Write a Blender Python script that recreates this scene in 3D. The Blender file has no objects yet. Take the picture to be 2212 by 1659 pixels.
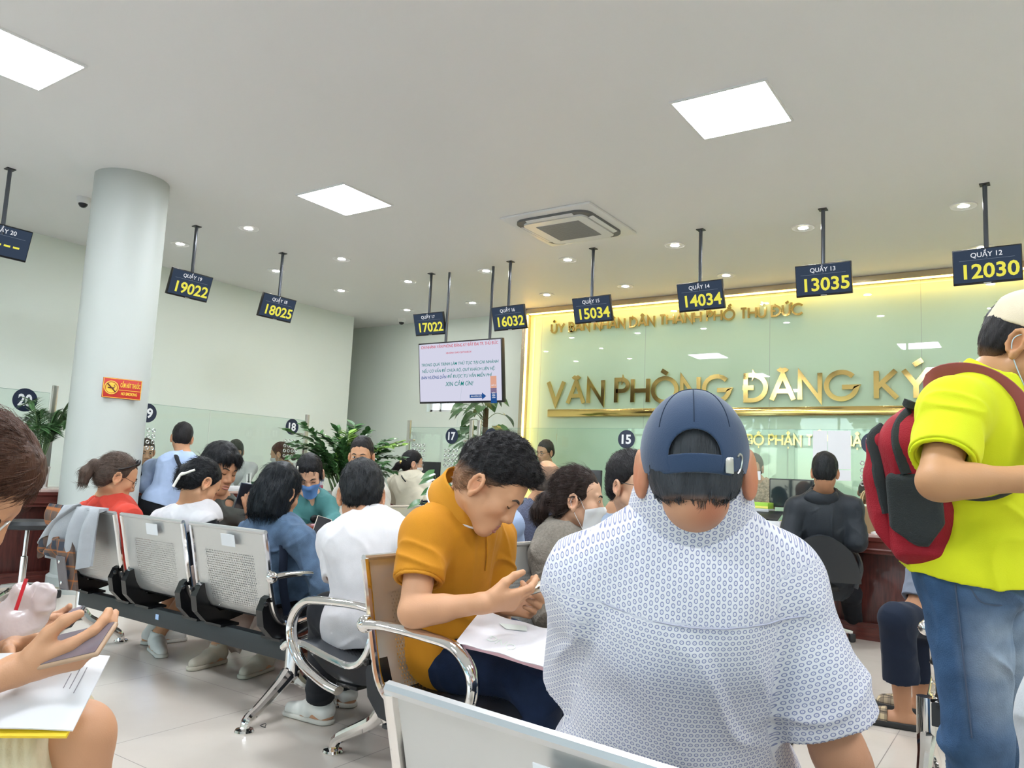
import bpy, bmesh, math, random
import numpy as np
from mathutils import Vector, Matrix, Quaternion

EXPOSURE = 0.0; SKY = 1.15; LED = 62.0; DOWN = 250.0; STRIP = 26.0
# ------------------------------------------------------------------ camera, world, exposure
SC = bpy.context.scene
COL = SC.collection
W_PX, H_PX, F_PX = 2212, 1659, 1672.35
CAM_H = 1.10
YAW, PITCH, ROLL = math.radians(34.4726), math.radians(6.6842), math.radians(2.6535)
FW = Vector((-math.sin(YAW)*math.cos(PITCH), math.cos(YAW)*math.cos(PITCH), math.sin(PITCH)))
_r = Vector((math.cos(YAW), math.sin(YAW), 0)); _u = _r.cross(FW)
RT = _r*math.cos(ROLL) + _u*math.sin(ROLL)
UP = _u*math.cos(ROLL) - _r*math.sin(ROLL)
CAM = Vector((0, 0, CAM_H))
cam_data = bpy.data.cameras.new('camera'); cam = bpy.data.objects.new('camera', cam_data); COL.objects.link(cam)
cam_data.sensor_width = 36; cam_data.lens = 36*F_PX/W_PX; cam_data.clip_start = .05; cam_data.clip_end = 200
cam.matrix_world = Matrix((( RT.x, UP.x, -FW.x, 0), (RT.y, UP.y, -FW.y, 0), (RT.z, UP.z, -FW.z, CAM_H), (0, 0, 0, 1)))
SC.camera = cam
vs = SC.view_settings
vs.view_transform = 'Standard'; vs.look = 'None'; vs.exposure = EXPOSURE; vs.gamma = 1; vs.use_curve_mapping = False

world = bpy.data.worlds.new('world'); SC.world = world; world.use_nodes = True
_nt = world.node_tree; _nt.nodes.clear()
_sky = _nt.nodes.new('ShaderNodeTexSky'); _sky.sky_type = 'NISHITA'; _sky.sun_elevation = math.radians(55); _sky.sun_rotation = math.radians(20); _sky.sun_disc = False
_bg = _nt.nodes.new('ShaderNodeBackground'); _bg.inputs[1].default_value = SKY
_out = _nt.nodes.new('ShaderNodeOutputWorld')
_nt.links.new(_sky.outputs[0], _bg.inputs[0]); _nt.links.new(_bg.outputs[0], _out.inputs[0])

def ray(px, py): return FW + RT*((px-W_PX/2)/F_PX) - UP*((py-H_PX/2)/F_PX)
def P(px, py, d):            # the point seen at a pixel, d metres in front of the camera
    return CAM + ray(px, py)*d
def PZ(px, py, z):
    r = ray(px, py); return CAM + r*((z-CAM_H)/r.z)
def PY(px, py, y):
    r = ray(px, py); return CAM + r*(y/r.y)
def PX(px, py, x):
    r = ray(px, py); return CAM + r*(x/r.x)
# ------------------------------------------------------------------ materials
MATS = {}
def nodes_of(name):
    m = bpy.data.materials.new(name); m.use_nodes = True
    nt = m.node_tree; b = nt.nodes['Principled BSDF']
    return m, nt, b
def mat(name, col, rough=.5, metal=0, bump=0, bscale=60, var=0, vscale=8, spec=.5, emit=0, stretch=None, coat=0, sheen=0, trans=0, attr=None, sss=0):
    if name in MATS: return MATS[name]
    m, nt, b = nodes_of(name); N = nt.nodes.new; Lk = nt.links.new
    b.inputs['Base Color'].default_value = (*col, 1); b.inputs['Roughness'].default_value = rough
    b.inputs['Metallic'].default_value = metal; b.inputs['Specular IOR Level'].default_value = spec
    b.inputs['Coat Weight'].default_value = coat; b.inputs['Sheen Weight'].default_value = sheen
    if trans: b.inputs['Transmission Weight'].default_value = trans
    if sss: b.inputs['Subsurface Weight'].default_value = sss; b.inputs['Subsurface Radius'].default_value = (.012, .004, .002); b.inputs['Subsurface Scale'].default_value = 1
    if emit:
        b.inputs['Emission Color'].default_value = (*col, 1); b.inputs['Emission Strength'].default_value = emit
    tc = N('ShaderNodeTexCoord'); mp = N('ShaderNodeMapping'); Lk(tc.outputs['Object'], mp.inputs[0])
    if stretch: mp.inputs['Scale'].default_value = stretch
    src = None
    if attr:
        a = N('ShaderNodeAttribute'); a.attribute_name = attr; src = a.outputs['Color']; Lk(src, b.inputs['Base Color'])
    if var:
        n = N('ShaderNodeTexNoise'); n.inputs['Scale'].default_value = vscale; n.inputs['Detail'].default_value = 4; Lk(mp.outputs[0], n.inputs[0])
        r = N('ShaderNodeMapRange'); r.inputs[1].default_value = .3; r.inputs[2].default_value = .7; r.inputs[3].default_value = 1-var; r.inputs[4].default_value = 1+var; Lk(n.outputs[0], r.inputs[0])
        mx = N('ShaderNodeMix'); mx.data_type = 'RGBA'; mx.blend_type = 'MULTIPLY'; mx.inputs[0].default_value = 1; mx.inputs[6].default_value = (*col, 1)
        if src: Lk(src, mx.inputs[6])
        Lk(r.outputs[0], mx.inputs[7]); Lk(mx.outputs[2], b.inputs['Base Color'])
    if bump:
        n = N('ShaderNodeTexNoise'); n.inputs['Scale'].default_value = bscale; n.inputs['Detail'].default_value = 3; Lk(mp.outputs[0], n.inputs[0])
        bp = N('ShaderNodeBump'); bp.inputs['Strength'].default_value = bump; bp.inputs['Distance'].default_value = .01; Lk(n.outputs[0], bp.inputs['Height']); Lk(bp.outputs[0], b.inputs['Normal'])
    MATS[name] = m; return m
def S(h):   # sRGB hex to linear
    v = [int(h[i:i+2], 16)/255 for i in (0, 2, 4)]
    return tuple((c/12.92 if c <= .04045 else ((c+.055)/1.055)**2.4) for c in v)
def emitmat(name, col, st):
    if name in MATS: return MATS[name]
    m = bpy.data.materials.new(name); m.use_nodes = True; nt = m.node_tree; nt.nodes.clear()
    e = nt.nodes.new('ShaderNodeEmission'); e.inputs[0].default_value = (*col, 1); e.inputs[1].default_value = st
    o = nt.nodes.new('ShaderNodeOutputMaterial'); nt.links.new(e.outputs[0], o.inputs[0]); MATS[name] = m; return m
def glassmat(name, tint, refl=1.0, rough=.0):
    if name in MATS: return MATS[name]
    m = bpy.data.materials.new(name); m.use_nodes = True; nt = m.node_tree; nt.nodes.clear(); N = nt.nodes.new
    t = N('ShaderNodeBsdfTransparent'); t.inputs[0].default_value = (*tint, 1)
    g = N('ShaderNodeBsdfGlossy'); g.inputs['Roughness'].default_value = rough
    f = N('ShaderNodeFresnel'); f.inputs[0].default_value = 1.5
    ml = N('ShaderNodeMath'); ml.operation = 'MULTIPLY'; ml.inputs[1].default_value = refl; nt.links.new(f.outputs[0], ml.inputs[0])
    mx = N('ShaderNodeMixShader'); nt.links.new(ml.outputs[0], mx.inputs[0]); nt.links.new(t.outputs[0], mx.inputs[1]); nt.links.new(g.outputs[0], mx.inputs[2])
    o = N('ShaderNodeOutputMaterial'); nt.links.new(mx.outputs[0], o.inputs[0]); MATS[name] = m; return m

# ------------------------------------------------------------------ mesh building
def V(*a): return Vector(a)
def orient(z, x=None):                      # 3x3 whose columns are x, y, z
    z = Vector(z).normalized()
    x = Vector(x) if x is not None else (Vector((1, 0, 0)) if abs(z.x) < .9 else Vector((0, 1, 0)))
    y = z.cross(x).normalized(); x = y.cross(z)
    return Matrix((x, y, z)).transposed()
def smoothline(pts, n=6):                   # Catmull-Rom through the points
    pts = [Vector(p) for p in pts]; out = []
    for i in range(len(pts)-1):
        p0 = pts[i-1] if i else pts[0]*2-pts[1]; p1, p2 = pts[i], pts[i+1]; p3 = pts[i+2] if i+2 < len(pts) else pts[-1]*2-pts[-2]
        for k in range(n):
            t = k/n
            out.append(.5*((2*p1)+(p2-p0)*t+(2*p0-5*p1+4*p2-p3)*t*t+(3*p1-p0-3*p2+p3)*t**3))
    return out+[pts[-1]]
class MB:
    def __init__(s): s.v = []; s.f = []; s.mi = []; s.m = 0; s.M = None
    def add(s, vs, fs, M=None):
        o = len(s.v); M2 = s.M @ M if (s.M and M) else (s.M or M)
        s.v += [tuple(M2 @ Vector(p)) if M2 else tuple(p) for p in vs]
        s.f += [tuple(i+o for i in f) for f in fs]; s.mi += [s.m]*len(fs); return s
    def box(s, c, d, rot=None, bev=0, seg=2):
        c = Vector(c); hx, hy, hz = d[0]/2, d[1]/2, d[2]/2
        M = Matrix.Translation(c) @ (rot.to_4x4() if rot is not None else Matrix())
        if bev:
            bm = bmesh.new(); bmesh.ops.create_cube(bm, size=1)
            for v in bm.verts: v.co = Vector((v.co.x*d[0], v.co.y*d[1], v.co.z*d[2]))
            bmesh.ops.bevel(bm, geom=bm.edges[:], offset=min(bev, min(d)*.49), segments=seg, profile=.5, affect='EDGES')
            bm.verts.index_update(); s.add([v.co.copy() for v in bm.verts], [[v.index for v in f.verts] for f in bm.faces], M); bm.free(); return s
        vs = [(x*hx, y*hy, z*hz) for x in (-1, 1) for y in (-1, 1) for z in (-1, 1)]
        return s.add(vs, [(0, 1, 3, 2), (4, 6, 7, 5), (0, 4, 5, 1), (2, 3, 7, 6), (0, 2, 6, 4), (1, 5, 7, 3)], M)
    def tube(s, pts, r, n=10, caps=True, ref=None, flat=None):
        pts = [Vector(p) for p in pts]; k = len(pts); rs = r if hasattr(r, '__len__') else [r]*k
        vs = []; x = None
        for i, p in enumerate(pts):
            d = (pts[min(i+1, k-1)]-pts[max(i-1, 0)])
            if d.length < 1e-9: d = Vector((0, 0, 1))
            d.normalize()
            if x is None: x = Vector(ref) if ref is not None else (Vector((0, 0, 1)) if abs(d.z) < .9 else Vector((1, 0, 0)))
            y = d.cross(x)
            if y.length < 1e-6: y = d.orthogonal()
            y.normalize(); x = y.cross(d)
            for j in range(n):
                a = 2*math.pi*j/n
                vs.append(p + x*math.cos(a)*rs[i]*(flat[0] if flat else 1) + y*math.sin(a)*rs[i]*(flat[1] if flat else 1))
        fs = [(i*n+j, i*n+(j+1) % n, (i+1)*n+(j+1) % n, (i+1)*n+j) for i in range(k-1) for j in range(n)]
        if caps: fs += [tuple(reversed(range(n))), tuple(range((k-1)*n, k*n))]
        return s.add(vs, fs)
    def cyl(s, a, b, r, r2=None, n=20): return s.tube([a, b], [r, r if r2 is None else r2], n)
    def lathe(s, prof, n=24, c=(0, 0, 0), rot=None):
        M = Matrix.Translation(Vector(c)) @ (rot.to_4x4() if rot is not None else Matrix())
        vs = [(r*math.cos(2*math.pi*j/n), r*math.sin(2*math.pi*j/n), z) for r, z in prof for j in range(n)]; k = len(prof)
        fs = [(i*n+j, i*n+(j+1) % n, (i+1)*n+(j+1) % n, (i+1)*n+j) for i in range(k-1) for j in range(n)]
        if prof[0][0] > 1e-6: fs.append(tuple(reversed(range(n))))
        if prof[-1][0] > 1e-6: fs.append(tuple(range((k-1)*n, k*n)))
        return s.add(vs, fs, M)
    def ball(s, c, r, rot=None, n=16, m=10):
        r = r if hasattr(r, '__len__') else (r, r, r)
        M = Matrix.Translation(Vector(c)) @ (rot.to_4x4() if rot is not None else Matrix()) @ Matrix.Diagonal((*r, 1))
        vs = [(0, 0, -1)]+[(math.cos(-math.pi/2+math.pi*i/m)*math.cos(2*math.pi*j/n), math.cos(-math.pi/2+math.pi*i/m)*math.sin(2*math.pi*j/n), math.sin(-math.pi/2+math.pi*i/m)) for i in range(1, m) for j in range(n)]+[(0, 0, 1)]
        fs = [(0, 1+(j+1) % n, 1+j) for j in range(n)]+[(1+i*n+j, 1+i*n+(j+1) % n, 1+(i+1)*n+(j+1) % n, 1+(i+1)*n+j) for i in range(m-2) for j in range(n)]
        t = 1+(m-2)*n; fs += [(t+j, t+(j+1) % n, len(vs)-1) for j in range(n)]
        return s.add(vs, fs, M)
    def prism(s, poly, z0, z1, M=None):
        k = len(poly); vs = [(x, y, z0) for x, y in poly]+[(x, y, z1) for x, y in poly]
        return s.add(vs, [tuple(reversed(range(k))), tuple(range(k, 2*k))]+[(i, (i+1) % k, k+(i+1) % k, k+i) for i in range(k)], M)
    def grid(s, fn, nu, nv, thick=0):
        g = [[Vector(fn(i/nu, j/nv)) for j in range(nv+1)] for i in range(nu+1)]
        if not thick:
            return s.add([p for r in g for p in r], [(i*(nv+1)+j, (i+1)*(nv+1)+j, (i+1)*(nv+1)+j+1, i*(nv+1)+j+1) for i in range(nu) for j in range(nv)])
        top, bot = [], []
        for i in range(nu+1):
            for j in range(nv+1):
                du = g[min(i+1, nu)][j]-g[max(i-1, 0)][j]; dv = g[i][min(j+1, nv)]-g[i][max(j-1, 0)]
                nn = du.cross(dv); nn = nn.normalized() if nn.length > 1e-12 else Vector((0, 0, 1))
                top.append(g[i][j]+nn*thick/2); bot.append(g[i][j]-nn*thick/2)
        K = len(top); id = lambda i, j: i*(nv+1)+j; fs = []
        for i in range(nu):
            for j in range(nv):
                q = (id(i, j), id(i+1, j), id(i+1, j+1), id(i, j+1)); fs.append(q); fs.append(tuple(K+x for x in reversed(q)))
        ring = [id(i, 0) for i in range(nu+1)]+[id(nu, j) for j in range(1, nv+1)]+[id(i, nv) for i in range(nu-1, -1, -1)]+[id(0, j) for j in range(nv-1, 0, -1)]
        for a, b in zip(ring, ring[1:]+ring[:1]): fs.append((b, a, K+a, K+b))
        return s.add(top+bot, fs)
    def build(s, name, m, parent=None, loc=None, rz=0, smooth=35):
        me = bpy.data.meshes.new(name); me.from_pydata(s.v, [], s.f)
        ms = m if isinstance(m, (list, tuple)) else [m]
        for x in ms: me.materials.append(x)
        if len(ms) > 1: me.polygons.foreach_set('material_index', s.mi)
        bm = bmesh.new(); bm.from_mesh(me); bmesh.ops.recalc_face_normals(bm, faces=bm.faces); bm.to_mesh(me); bm.free()
        if smooth:
            me.polygons.foreach_set('use_smooth', [True]*len(me.polygons)); me.set_sharp_from_angle(angle=math.radians(smooth))
        o = bpy.data.objects.new(name, me); COL.objects.link(o)
        if parent is not None: o.parent = parent
        if loc is not None: o.location = loc
        o.rotation_euler.z = rz
        return o
def tag(o, label=None, cat=None, group=None, kind=None):
    if label: o['label'] = label
    if cat: o['category'] = cat
    if group: o['group'] = group
    if kind: o['kind'] = kind
    return o
def thing(name, label, cat, loc=(0, 0, 0), rz=0, group=None):
    o = bpy.data.objects.new(name, None); COL.objects.link(o); o.empty_display_size = .1
    o.location = loc; o.rotation_euler.z = rz
    return tag(o, label, cat, group)
def struct(name, mb, m, **k): return tag(mb.build(name, m, **k), kind='structure')
def dup(root, loc=None, rz=None, label=None, group=None):
    r = root.copy(); COL.objects.link(r)
    if loc is not None: r.location = loc
    if rz is not None: r.rotation_euler.z = rz
    if label: r['label'] = label
    if group: r['group'] = group
    for ch in list(root.children):
        c = ch.copy(); COL.objects.link(c); c.parent = r
        for g in list(ch.children):
            d = g.copy(); COL.objects.link(d); d.parent = c
    return r
_fc = bpy.data.curves.new('lettering', 'FONT'); _fo = bpy.data.objects.new('lettering', _fc)
def text_geo(body, size, depth=.002, bold=0, width=None, shear=0):
    """vertices and faces of a line of lettering in the xy plane, baseline at y=0, centred in x, front towards +z"""
    COL.objects.link(_fo)
    _fc.body = body; _fc.size = size; _fc.extrude = depth/2; _fc.offset = bold*size; _fc.shear = shear; _fc.resolution_u = 3
    dg = bpy.context.evaluated_depsgraph_get(); dg.update()
    me = bpy.data.meshes.new_from_object(_fo.evaluated_get(dg))
    vs = [v.co.copy() for v in me.vertices]; fs = [tuple(p.vertices) for p in me.polygons]
    bpy.data.meshes.remove(me); COL.objects.unlink(_fo)
    if not vs: return [], []
    x0, x1 = min(v.x for v in vs), max(v.x for v in vs)
    k = width/(x1-x0) if width else 1
    for v in vs: v.x = (v.x-(x0+x1)/2)*k
    return vs, fs
def frame3(origin, xdir, ydir):            # 4x4: x along xdir, y along ydir, z out of the face
    x = Vector(xdir).normalized(); z = x.cross(Vector(ydir)).normalized(); y = z.cross(x)
    return Matrix(((x.x, y.x, z.x, origin[0]), (x.y, y.y, z.y, origin[1]), (x.z, y.z, z.z, origin[2]), (0, 0, 0, 1)))
# ------------------------------------------------------------------ shared materials
M_white = mat('white_plastic', (.82, .82, .81), .35)
M_paper = mat('white_paper', (.72, .72, .74), .7)
M_black = mat('black_plastic', (.012, .012, .014), .35)
M_dark = mat('dark_grey_plastic', (.04, .042, .045), .45)
M_steel = mat('brushed_steel', (.62, .61, .57), .28, metal=1)
M_chrome = mat('chrome', (.82, .80, .78), .06, metal=1)
M_gold = mat('polished_gold', (.86, .62, .22), .12, metal=1)
M_frame = mat('bronze_frame', (.60, .50, .36), .22, metal=1)
M_glass = glassmat('clear_glass', (.93, .97, .95), .55)
M_edge = mat('glass_edge', (.30, .48, .42), .2)

# ------------------------------------------------------------------ the room
CEIL = 3.52; XL = -9.15; YB = 9.47; XR = 5.2; YF = -4.6; XREC = -11.4
M_ceil = mat('ceiling_paint', (.88, .88, .88), .55, bump=.02, bscale=25)
M_wall = mat('pale_green_paint', (.83, .90, .835), .6, bump=.03, bscale=40)
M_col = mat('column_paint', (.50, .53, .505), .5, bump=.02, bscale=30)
# floor with 0.8 m tiles
def tilemat():
    m, nt, b = nodes_of('floor_tiles'); N = nt.nodes.new; Lk = nt.links.new
    tc = N('ShaderNodeTexCoord'); sep = N('ShaderNodeSeparateXYZ'); Lk(tc.outputs['Object'], sep.inputs[0])
    def line(sock, off):
        a = N('ShaderNodeMath'); a.operation = 'ADD'; a.inputs[1].default_value = off; Lk(sock, a.inputs[0])
        p = N('ShaderNodeMath'); p.operation = 'PINGPONG'; p.inputs[1].default_value = .4; Lk(a.outputs[0], p.inputs[0])
        l = N('ShaderNodeMath'); l.operation = 'LESS_THAN'; l.inputs[1].default_value = .0017; Lk(p.outputs[0], l.inputs[0]); return l
    lx = line(sep.outputs[0], 8+2.98); ly = line(sep.outputs[1], 8-2.50)
    mx = N('ShaderNodeMath'); mx.operation = 'MAXIMUM'; Lk(lx.outputs[0], mx.inputs[0]); Lk(ly.outputs[0], mx.inputs[1])
    n = N('ShaderNodeTexNoise'); n.inputs['Scale'].default_value = 2.2; n.inputs['Detail'].default_value = 6; Lk(tc.outputs['Object'], n.inputs[0])
    cr = N('ShaderNodeValToRGB'); cr.color_ramp.elements[0].position = .35; cr.color_ramp.elements[1].position = .7
    cr.color_ramp.elements[0].color = (.575, .51, .445, 1); cr.color_ramp.elements[1].color = (.625, .565, .50, 1); Lk(n.outputs[0], cr.inputs[0])
    mix = N('ShaderNodeMix'); mix.data_type = 'RGBA'; Lk(mx.outputs[0], mix.inputs[0]); Lk(cr.outputs[0], mix.inputs[6]); mix.inputs[7].default_value = (.19, .16, .14, 1)
    Lk(mix.outputs[2], b.inputs['Base Color'])
    rr = N('ShaderNodeMapRange'); rr.inputs[3].default_value = .16; rr.inputs[4].default_value = .5; Lk(mx.outputs[0], rr.inputs[0]); Lk(rr.outputs[0], b.inputs['Roughness'])
    b.inputs['Specular IOR Level'].default_value = .5
    return m
struct('floor', MB().box(((XREC+XR)/2, (YF+YB)/2, -.06), (XR-XREC+.6, YB-YF+.6, .12)), tilemat(), smooth=0)
struct('ceiling', MB().box(((XREC+XR)/2, (YF+YB)/2, CEIL+.06), (XR-XREC+.6, YB-YF+.6, .12)), M_ceil, smooth=0)
struct('wall_left', MB().box((XL-.125, (YF+8.72)/2, CEIL/2), (.25, 8.72-YF, CEIL)), M_wall, smooth=0)
struct('wall_recess', MB().box((XREC-.1, (8.4+YB)/2, CEIL/2), (.2, YB-8.4+.4, CEIL)), M_wall, smooth=0)
struct('wall_return', MB().box(((XREC+XL-.12)/2, 8.61, CEIL/2), (XL-.12-XREC, .22, CEIL)), M_wall, smooth=0)
w = MB(); wy = YB+.12            # back wall around the small window
wx0, wx1, wz0, wz1 = -8.14, -7.47, 2.04, 2.75
w.box(((XREC+wx0)/2, wy, CEIL/2), (wx0-XREC, .24, CEIL)); w.box(((wx1+XR)/2, wy, CEIL/2), (XR-wx1, .24, CEIL))
w.box(((wx0+wx1)/2, wy, wz0/2), (wx1-wx0, .24, wz0)); w.box(((wx0+wx1)/2, wy, (wz1+CEIL)/2), (wx1-wx0, .24, CEIL-wz1))
struct('wall_back', w, M_wall, smooth=0)
wn = thing('window_1', None, None, (0, 0, 0)); tag(wn, kind='structure')
f = MB()
for a, b_ in (((wx0+.02, wz0), (wx0+.02, wz1)), ((wx1-.02, wz0), (wx1-.02, wz1)), ((-7.93, wz0), (-7.93, wz1)), ((wx0, wz0+.02), (wx1, wz0+.02)), ((wx0, wz1-.02), (wx1, wz1-.02))):
    f.box(((a[0]+b_[0])/2, YB+.12, (a[1]+b_[1])/2), (abs(a[0]-b_[0])+.04, .06, abs(a[1]-b_[1])+.04))
f.build('window_frame', M_white, wn, smooth=0)
MB().box(((wx0+wx1)/2, YB+.13, (wz0+wz1)/2), (wx1-wx0, .006, wz1-wz0)).build('window_pane', glassmat('window_glass', (.95, .98, .97), .8), wn, smooth=0)
struct('wall_right', MB().box((XR+.1, (YF+YB)/2, CEIL/2), (.2, YB-YF+.4, CEIL)), M_wall, smooth=0)
# the glazed street front behind the benches
fr = MB(); fr.box(((XREC+XR)/2, YF-.12, 3.36), (XR-XREC, .24, .32)); fr.box(((XREC+XR)/2, YF-.12, .15), (XR-XREC, .24, .3))
for x in (XL-.2, -6.2, -3.3, -.4, 2.5, XR): fr.box((x, YF-.12, CEIL/2), (.36, .24, CEIL))
struct('wall_front', fr, M_wall, smooth=0)
for i, x in enumerate((-7.7, -4.75, -1.85, 1.05, 3.9)):
    wn2 = thing('window_%d' % (i+2), None, None, (x, YF-.1, 0)); tag(wn2, kind='structure')
    m = MB()
    for dx in (-1.25, 0, 1.25): m.box((dx, 0, 1.75), (.06, .07, 2.9))
    for z in (.33, 2.3, 3.17): m.box((0, 0, z), (2.56, .07, .06))
    m.build('window_frame', M_dark, wn2, smooth=0)
    MB().box((0, 0, 1.75), (2.5, .008, 2.85)).build('window_pane', MATS['window_glass'], wn2, smooth=0)
# street outside, seen only as reflections in the glass
tag(MB().box((-2, YF-15, -.1), (60, 29, .1)).build('ground', mat('asphalt', (.32, .31, .29), .9), smooth=0), kind='structure')
M_leafout = mat('tree_leaves', (.10, .20, .045), .6, var=.4, vscale=3); M_trunk = mat('bark', (.12, .085, .06), .9, bump=.5, bscale=20)
rnd = random.Random(5)
for i, (x, y, hh) in enumerate(((-9, -11, 6.), (-4.5, -13, 6.6), (-.5, -10.5, 5.6), (3.2, -12.5, 6.4), (7.5, -11, 6.))):
    t = thing('street_tree', ['bushy street tree outside, furthest along the street front', 'tall street tree outside behind the benches', 'small street tree outside the glass front', 'tall street tree beyond the small one outside', 'street tree outside at the right end of the front'][i], 'tree', (x, y, -.05), 0, 'street trees outside the glass front')
    MB().tube([(0, 0, 0), (.05, 0, hh*.5), (0, .1, hh*.8)], [.16, .12, .06], 10).build('trunk', M_trunk, t)
    m = MB()
    for k in range(420):
        a, b_, r = rnd.uniform(0, 6.28), rnd.uniform(-1, 1), rnd.uniform(.5, 1)**.5
        c = Vector((math.cos(a)*math.sqrt(1-b_*b_)*r*1.9, math.sin(a)*math.sqrt(1-b_*b_)*r*1.9, hh*.72+b_*r*1.7))
        R = orient((rnd.gauss(0, 1), rnd.gauss(0, 1), rnd.gauss(0, 1)+.6)); s_ = rnd.uniform(.12, .3)
        m.add([c+R@Vector(q)*s_ for q in ((-.5, -1, 0), (.5, -1, .1), (.7, .2, .25), (0, 1.1, 0), (-.7, .2, .2))], [(0, 1, 2, 3, 4)])
    m.build('crown', M_leafout, t, smooth=0)

# round column
cx_, cy_ = -6.56, 3.50
struct('column', MB().lathe([(.325, 0), (.325, .12), (.30, .14), (.30, CEIL)], 64, (cx_, cy_, 0)), M_col)

# gold framed wall panel with a hidden warm strip of light
XF0, ZF1, YPAN, YFRM = -6.23, 3.515, 9.40, 9.27
pn = thing('wall_panel', 'pale green glass wall panel in a gold frame with warm glow along its edges', 'wall panel', (-1.2, YPAN, 0))
ox = 1.2
def panelglass():
    m, nt, b = nodes_of('panel_glass'); b.inputs['Base Color'].default_value = (.52, .71, .55, 1); b.inputs['Roughness'].default_value = .015
    b.inputs['Specular IOR Level'].default_value = .62; b.inputs['Coat Weight'].default_value = .25; b.inputs['Coat Roughness'].default_value = .01
    N = nt.nodes.new; tc = N('ShaderNodeTexCoord'); sp = N('ShaderNodeSeparateXYZ'); nt.links.new(tc.outputs['Object'], sp.inputs[0])
    a = N('ShaderNodeMath'); a.operation = 'ADD'; a.inputs[1].default_value = SEAM0+40*1.64; nt.links.new(sp.outputs[0], a.inputs[0])
    p = N('ShaderNodeMath'); p.operation = 'PINGPONG'; p.inputs[1].default_value = .82; nt.links.new(a.outputs[0], p.inputs[0])
    l = N('ShaderNodeMath'); l.operation = 'LESS_THAN'; l.inputs[1].default_value = .003; nt.links.new(p.outputs[0], l.inputs[0])
    mx = N('ShaderNodeMix'); mx.data_type = 'RGBA'; nt.links.new(l.outputs[0], mx.inputs[0]); mx.inputs[6].default_value = (.52, .71, .55, 1); mx.inputs[7].default_value = (.40, .50, .44, 1)
    nt.links.new(mx.outputs[2], b.inputs['Base Color']); return m
SEAM0 = -(PY(1395, 700, YPAN).x+1.2)
MB().box(((XF0+XR)/2+ox, .034, ZF1/2), (XR-XF0-.1, .06, ZF1-.02)).build('glass_panel', panelglass(), pn, smooth=0)
f = MB(); dy = (YPAN-YFRM)
f.box((XF0+ox+.03, -dy/2, ZF1/2), (.06, dy, ZF1)); f.box(((XF0+XR)/2+ox, -dy/2, ZF1-.035), (XR-XF0, dy, .07))
f.build('gold_frame', M_frame, pn, smooth=0)
f = MB(); f.box((XF0+ox+.066, -dy+.035, ZF1/2), (.008, .03, ZF1-.16)); f.box(((XF0+XR)/2+ox, -dy+.035, ZF1-.076), (XR-XF0-.2, .03, .008))
f.build('light_strip', emitmat('warm_strip', (1, .56, .12), STRIP), pn, smooth=0)

# stroke lettering for the gold signs: strokes per glyph on a unit-high cap
def arc(cx, cy, rx, ry, a0, a1, n=18): return [(cx+rx*math.cos(math.radians(a0+(a1-a0)*i/n)), cy+ry*math.sin(math.radians(a0+(a1-a0)*i/n))) for i in range(n+1)]
A_ = (.78, [[(0, 0), (.39, 1), (.78, 0)], [(.14, .34), (.64, .34)]])
GL = {'A': A_, 'V': (.78, [[(0, 1), (.39, 0), (.78, 1)]]), 'N': (.68, [[(0, 0), (0, 1), (.68, 0), (.68, 1)]]), 'H': (.68, [[(0, 0), (0, 1)], [(.68, 0), (.68, 1)], [(0, .5), (.68, .5)]]),
 'P': (.52, [[(0, 0), (0, 1), (.26, 1)]+arc(.26, .75, .26, .25, 90, -90, 12)+[(0, .5)]]), 'O': (1.0, [arc(.5, .5, .5, .5, 90, 450, 40)]),
 'G': (1.0, [arc(.5, .5, .5, .5, 42, 352, 34)+[(1., .44), (.52, .44)]]), 'D': (.74, [[(0, 0), (0, 1), (.24, 1)]+arc(.24, .5, .5, .5, 90, -90, 20)+[(0, 0)]]),
 'K': (.62, [[(0, 0), (0, 1)], [(.6, 1), (.0, .38)], [(.17, .55), (.64, 0)]]), 'Y': (.74, [[(0, 1), (.37, .46), (.74, 1)], [(.37, .46), (.37, 0)]]),
 'U': (.62, [[(0, 1), (0, .31)]+arc(.31, .31, .31, .31, 180, 360, 16)+[(.62, 1)]]), 'B': (.52, [[(0, .52), (.28, .52)]+arc(.28, .76, .22, .24, -90, 90, 10)+[(0, 1), (0, 0), (.3, 0)]+arc(.28, .26, .26, .26, -90, 90, 12)]),
 'T': (.52, [[(0, 1), (.52, 1)], [(.26, 1), (.26, 0)]]), 'C': (.9, [arc(.5, .5, .5, .5, 42, 318, 30)]), 'I': (.0, [[(0, 0), (0, 1)]]), 'E': (.44, [[(.44, 1), (0, 1), (0, 0), (.44, 0)], [(0, .5), (.4, .5)]]), ' ': (.30, [])}
def glyph_marks(ch):
    import unicodedata
    d = unicodedata.normalize('NFD', ch.replace('Đ', 'D')); base = d[0]; w_, st = GL[base]; st = list(st); c = w_/2
    if ch == 'Đ': st.append([(-.12, .5), (.3, .5)])
    top = 1.16
    for k in d[1:]:
        if k == '\u0306': st.append(arc(c, 1.27, .15, .13, 200, 340, 10)); top = 1.34
        elif k == '\u0302': st.append([(c-.17, 1.12), (c, 1.28), (c+.17, 1.12)]); top = 1.36
        elif k == '\u031b': st.append([(w_, .98), (w_+.14, 1.04), (w_+.16, 1.2)])
    for k in d[1:]:
        if k == '\u0300': st.append([(c-.14, top+.18), (c+.10, top+.02)])
        elif k == '\u0301': st.append([(c-.06, top), (c+.2, top+.18)])
        elif k == '\u0309': st.append([(c-.08, top+.2)]+arc(c, top+.16, .09, .07, 150, -60, 8)+[(c, top)])
        elif k == '\u0323': st.append([(c-.05, -.24), (c+.05, -.24)])
    return w_, st
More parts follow.
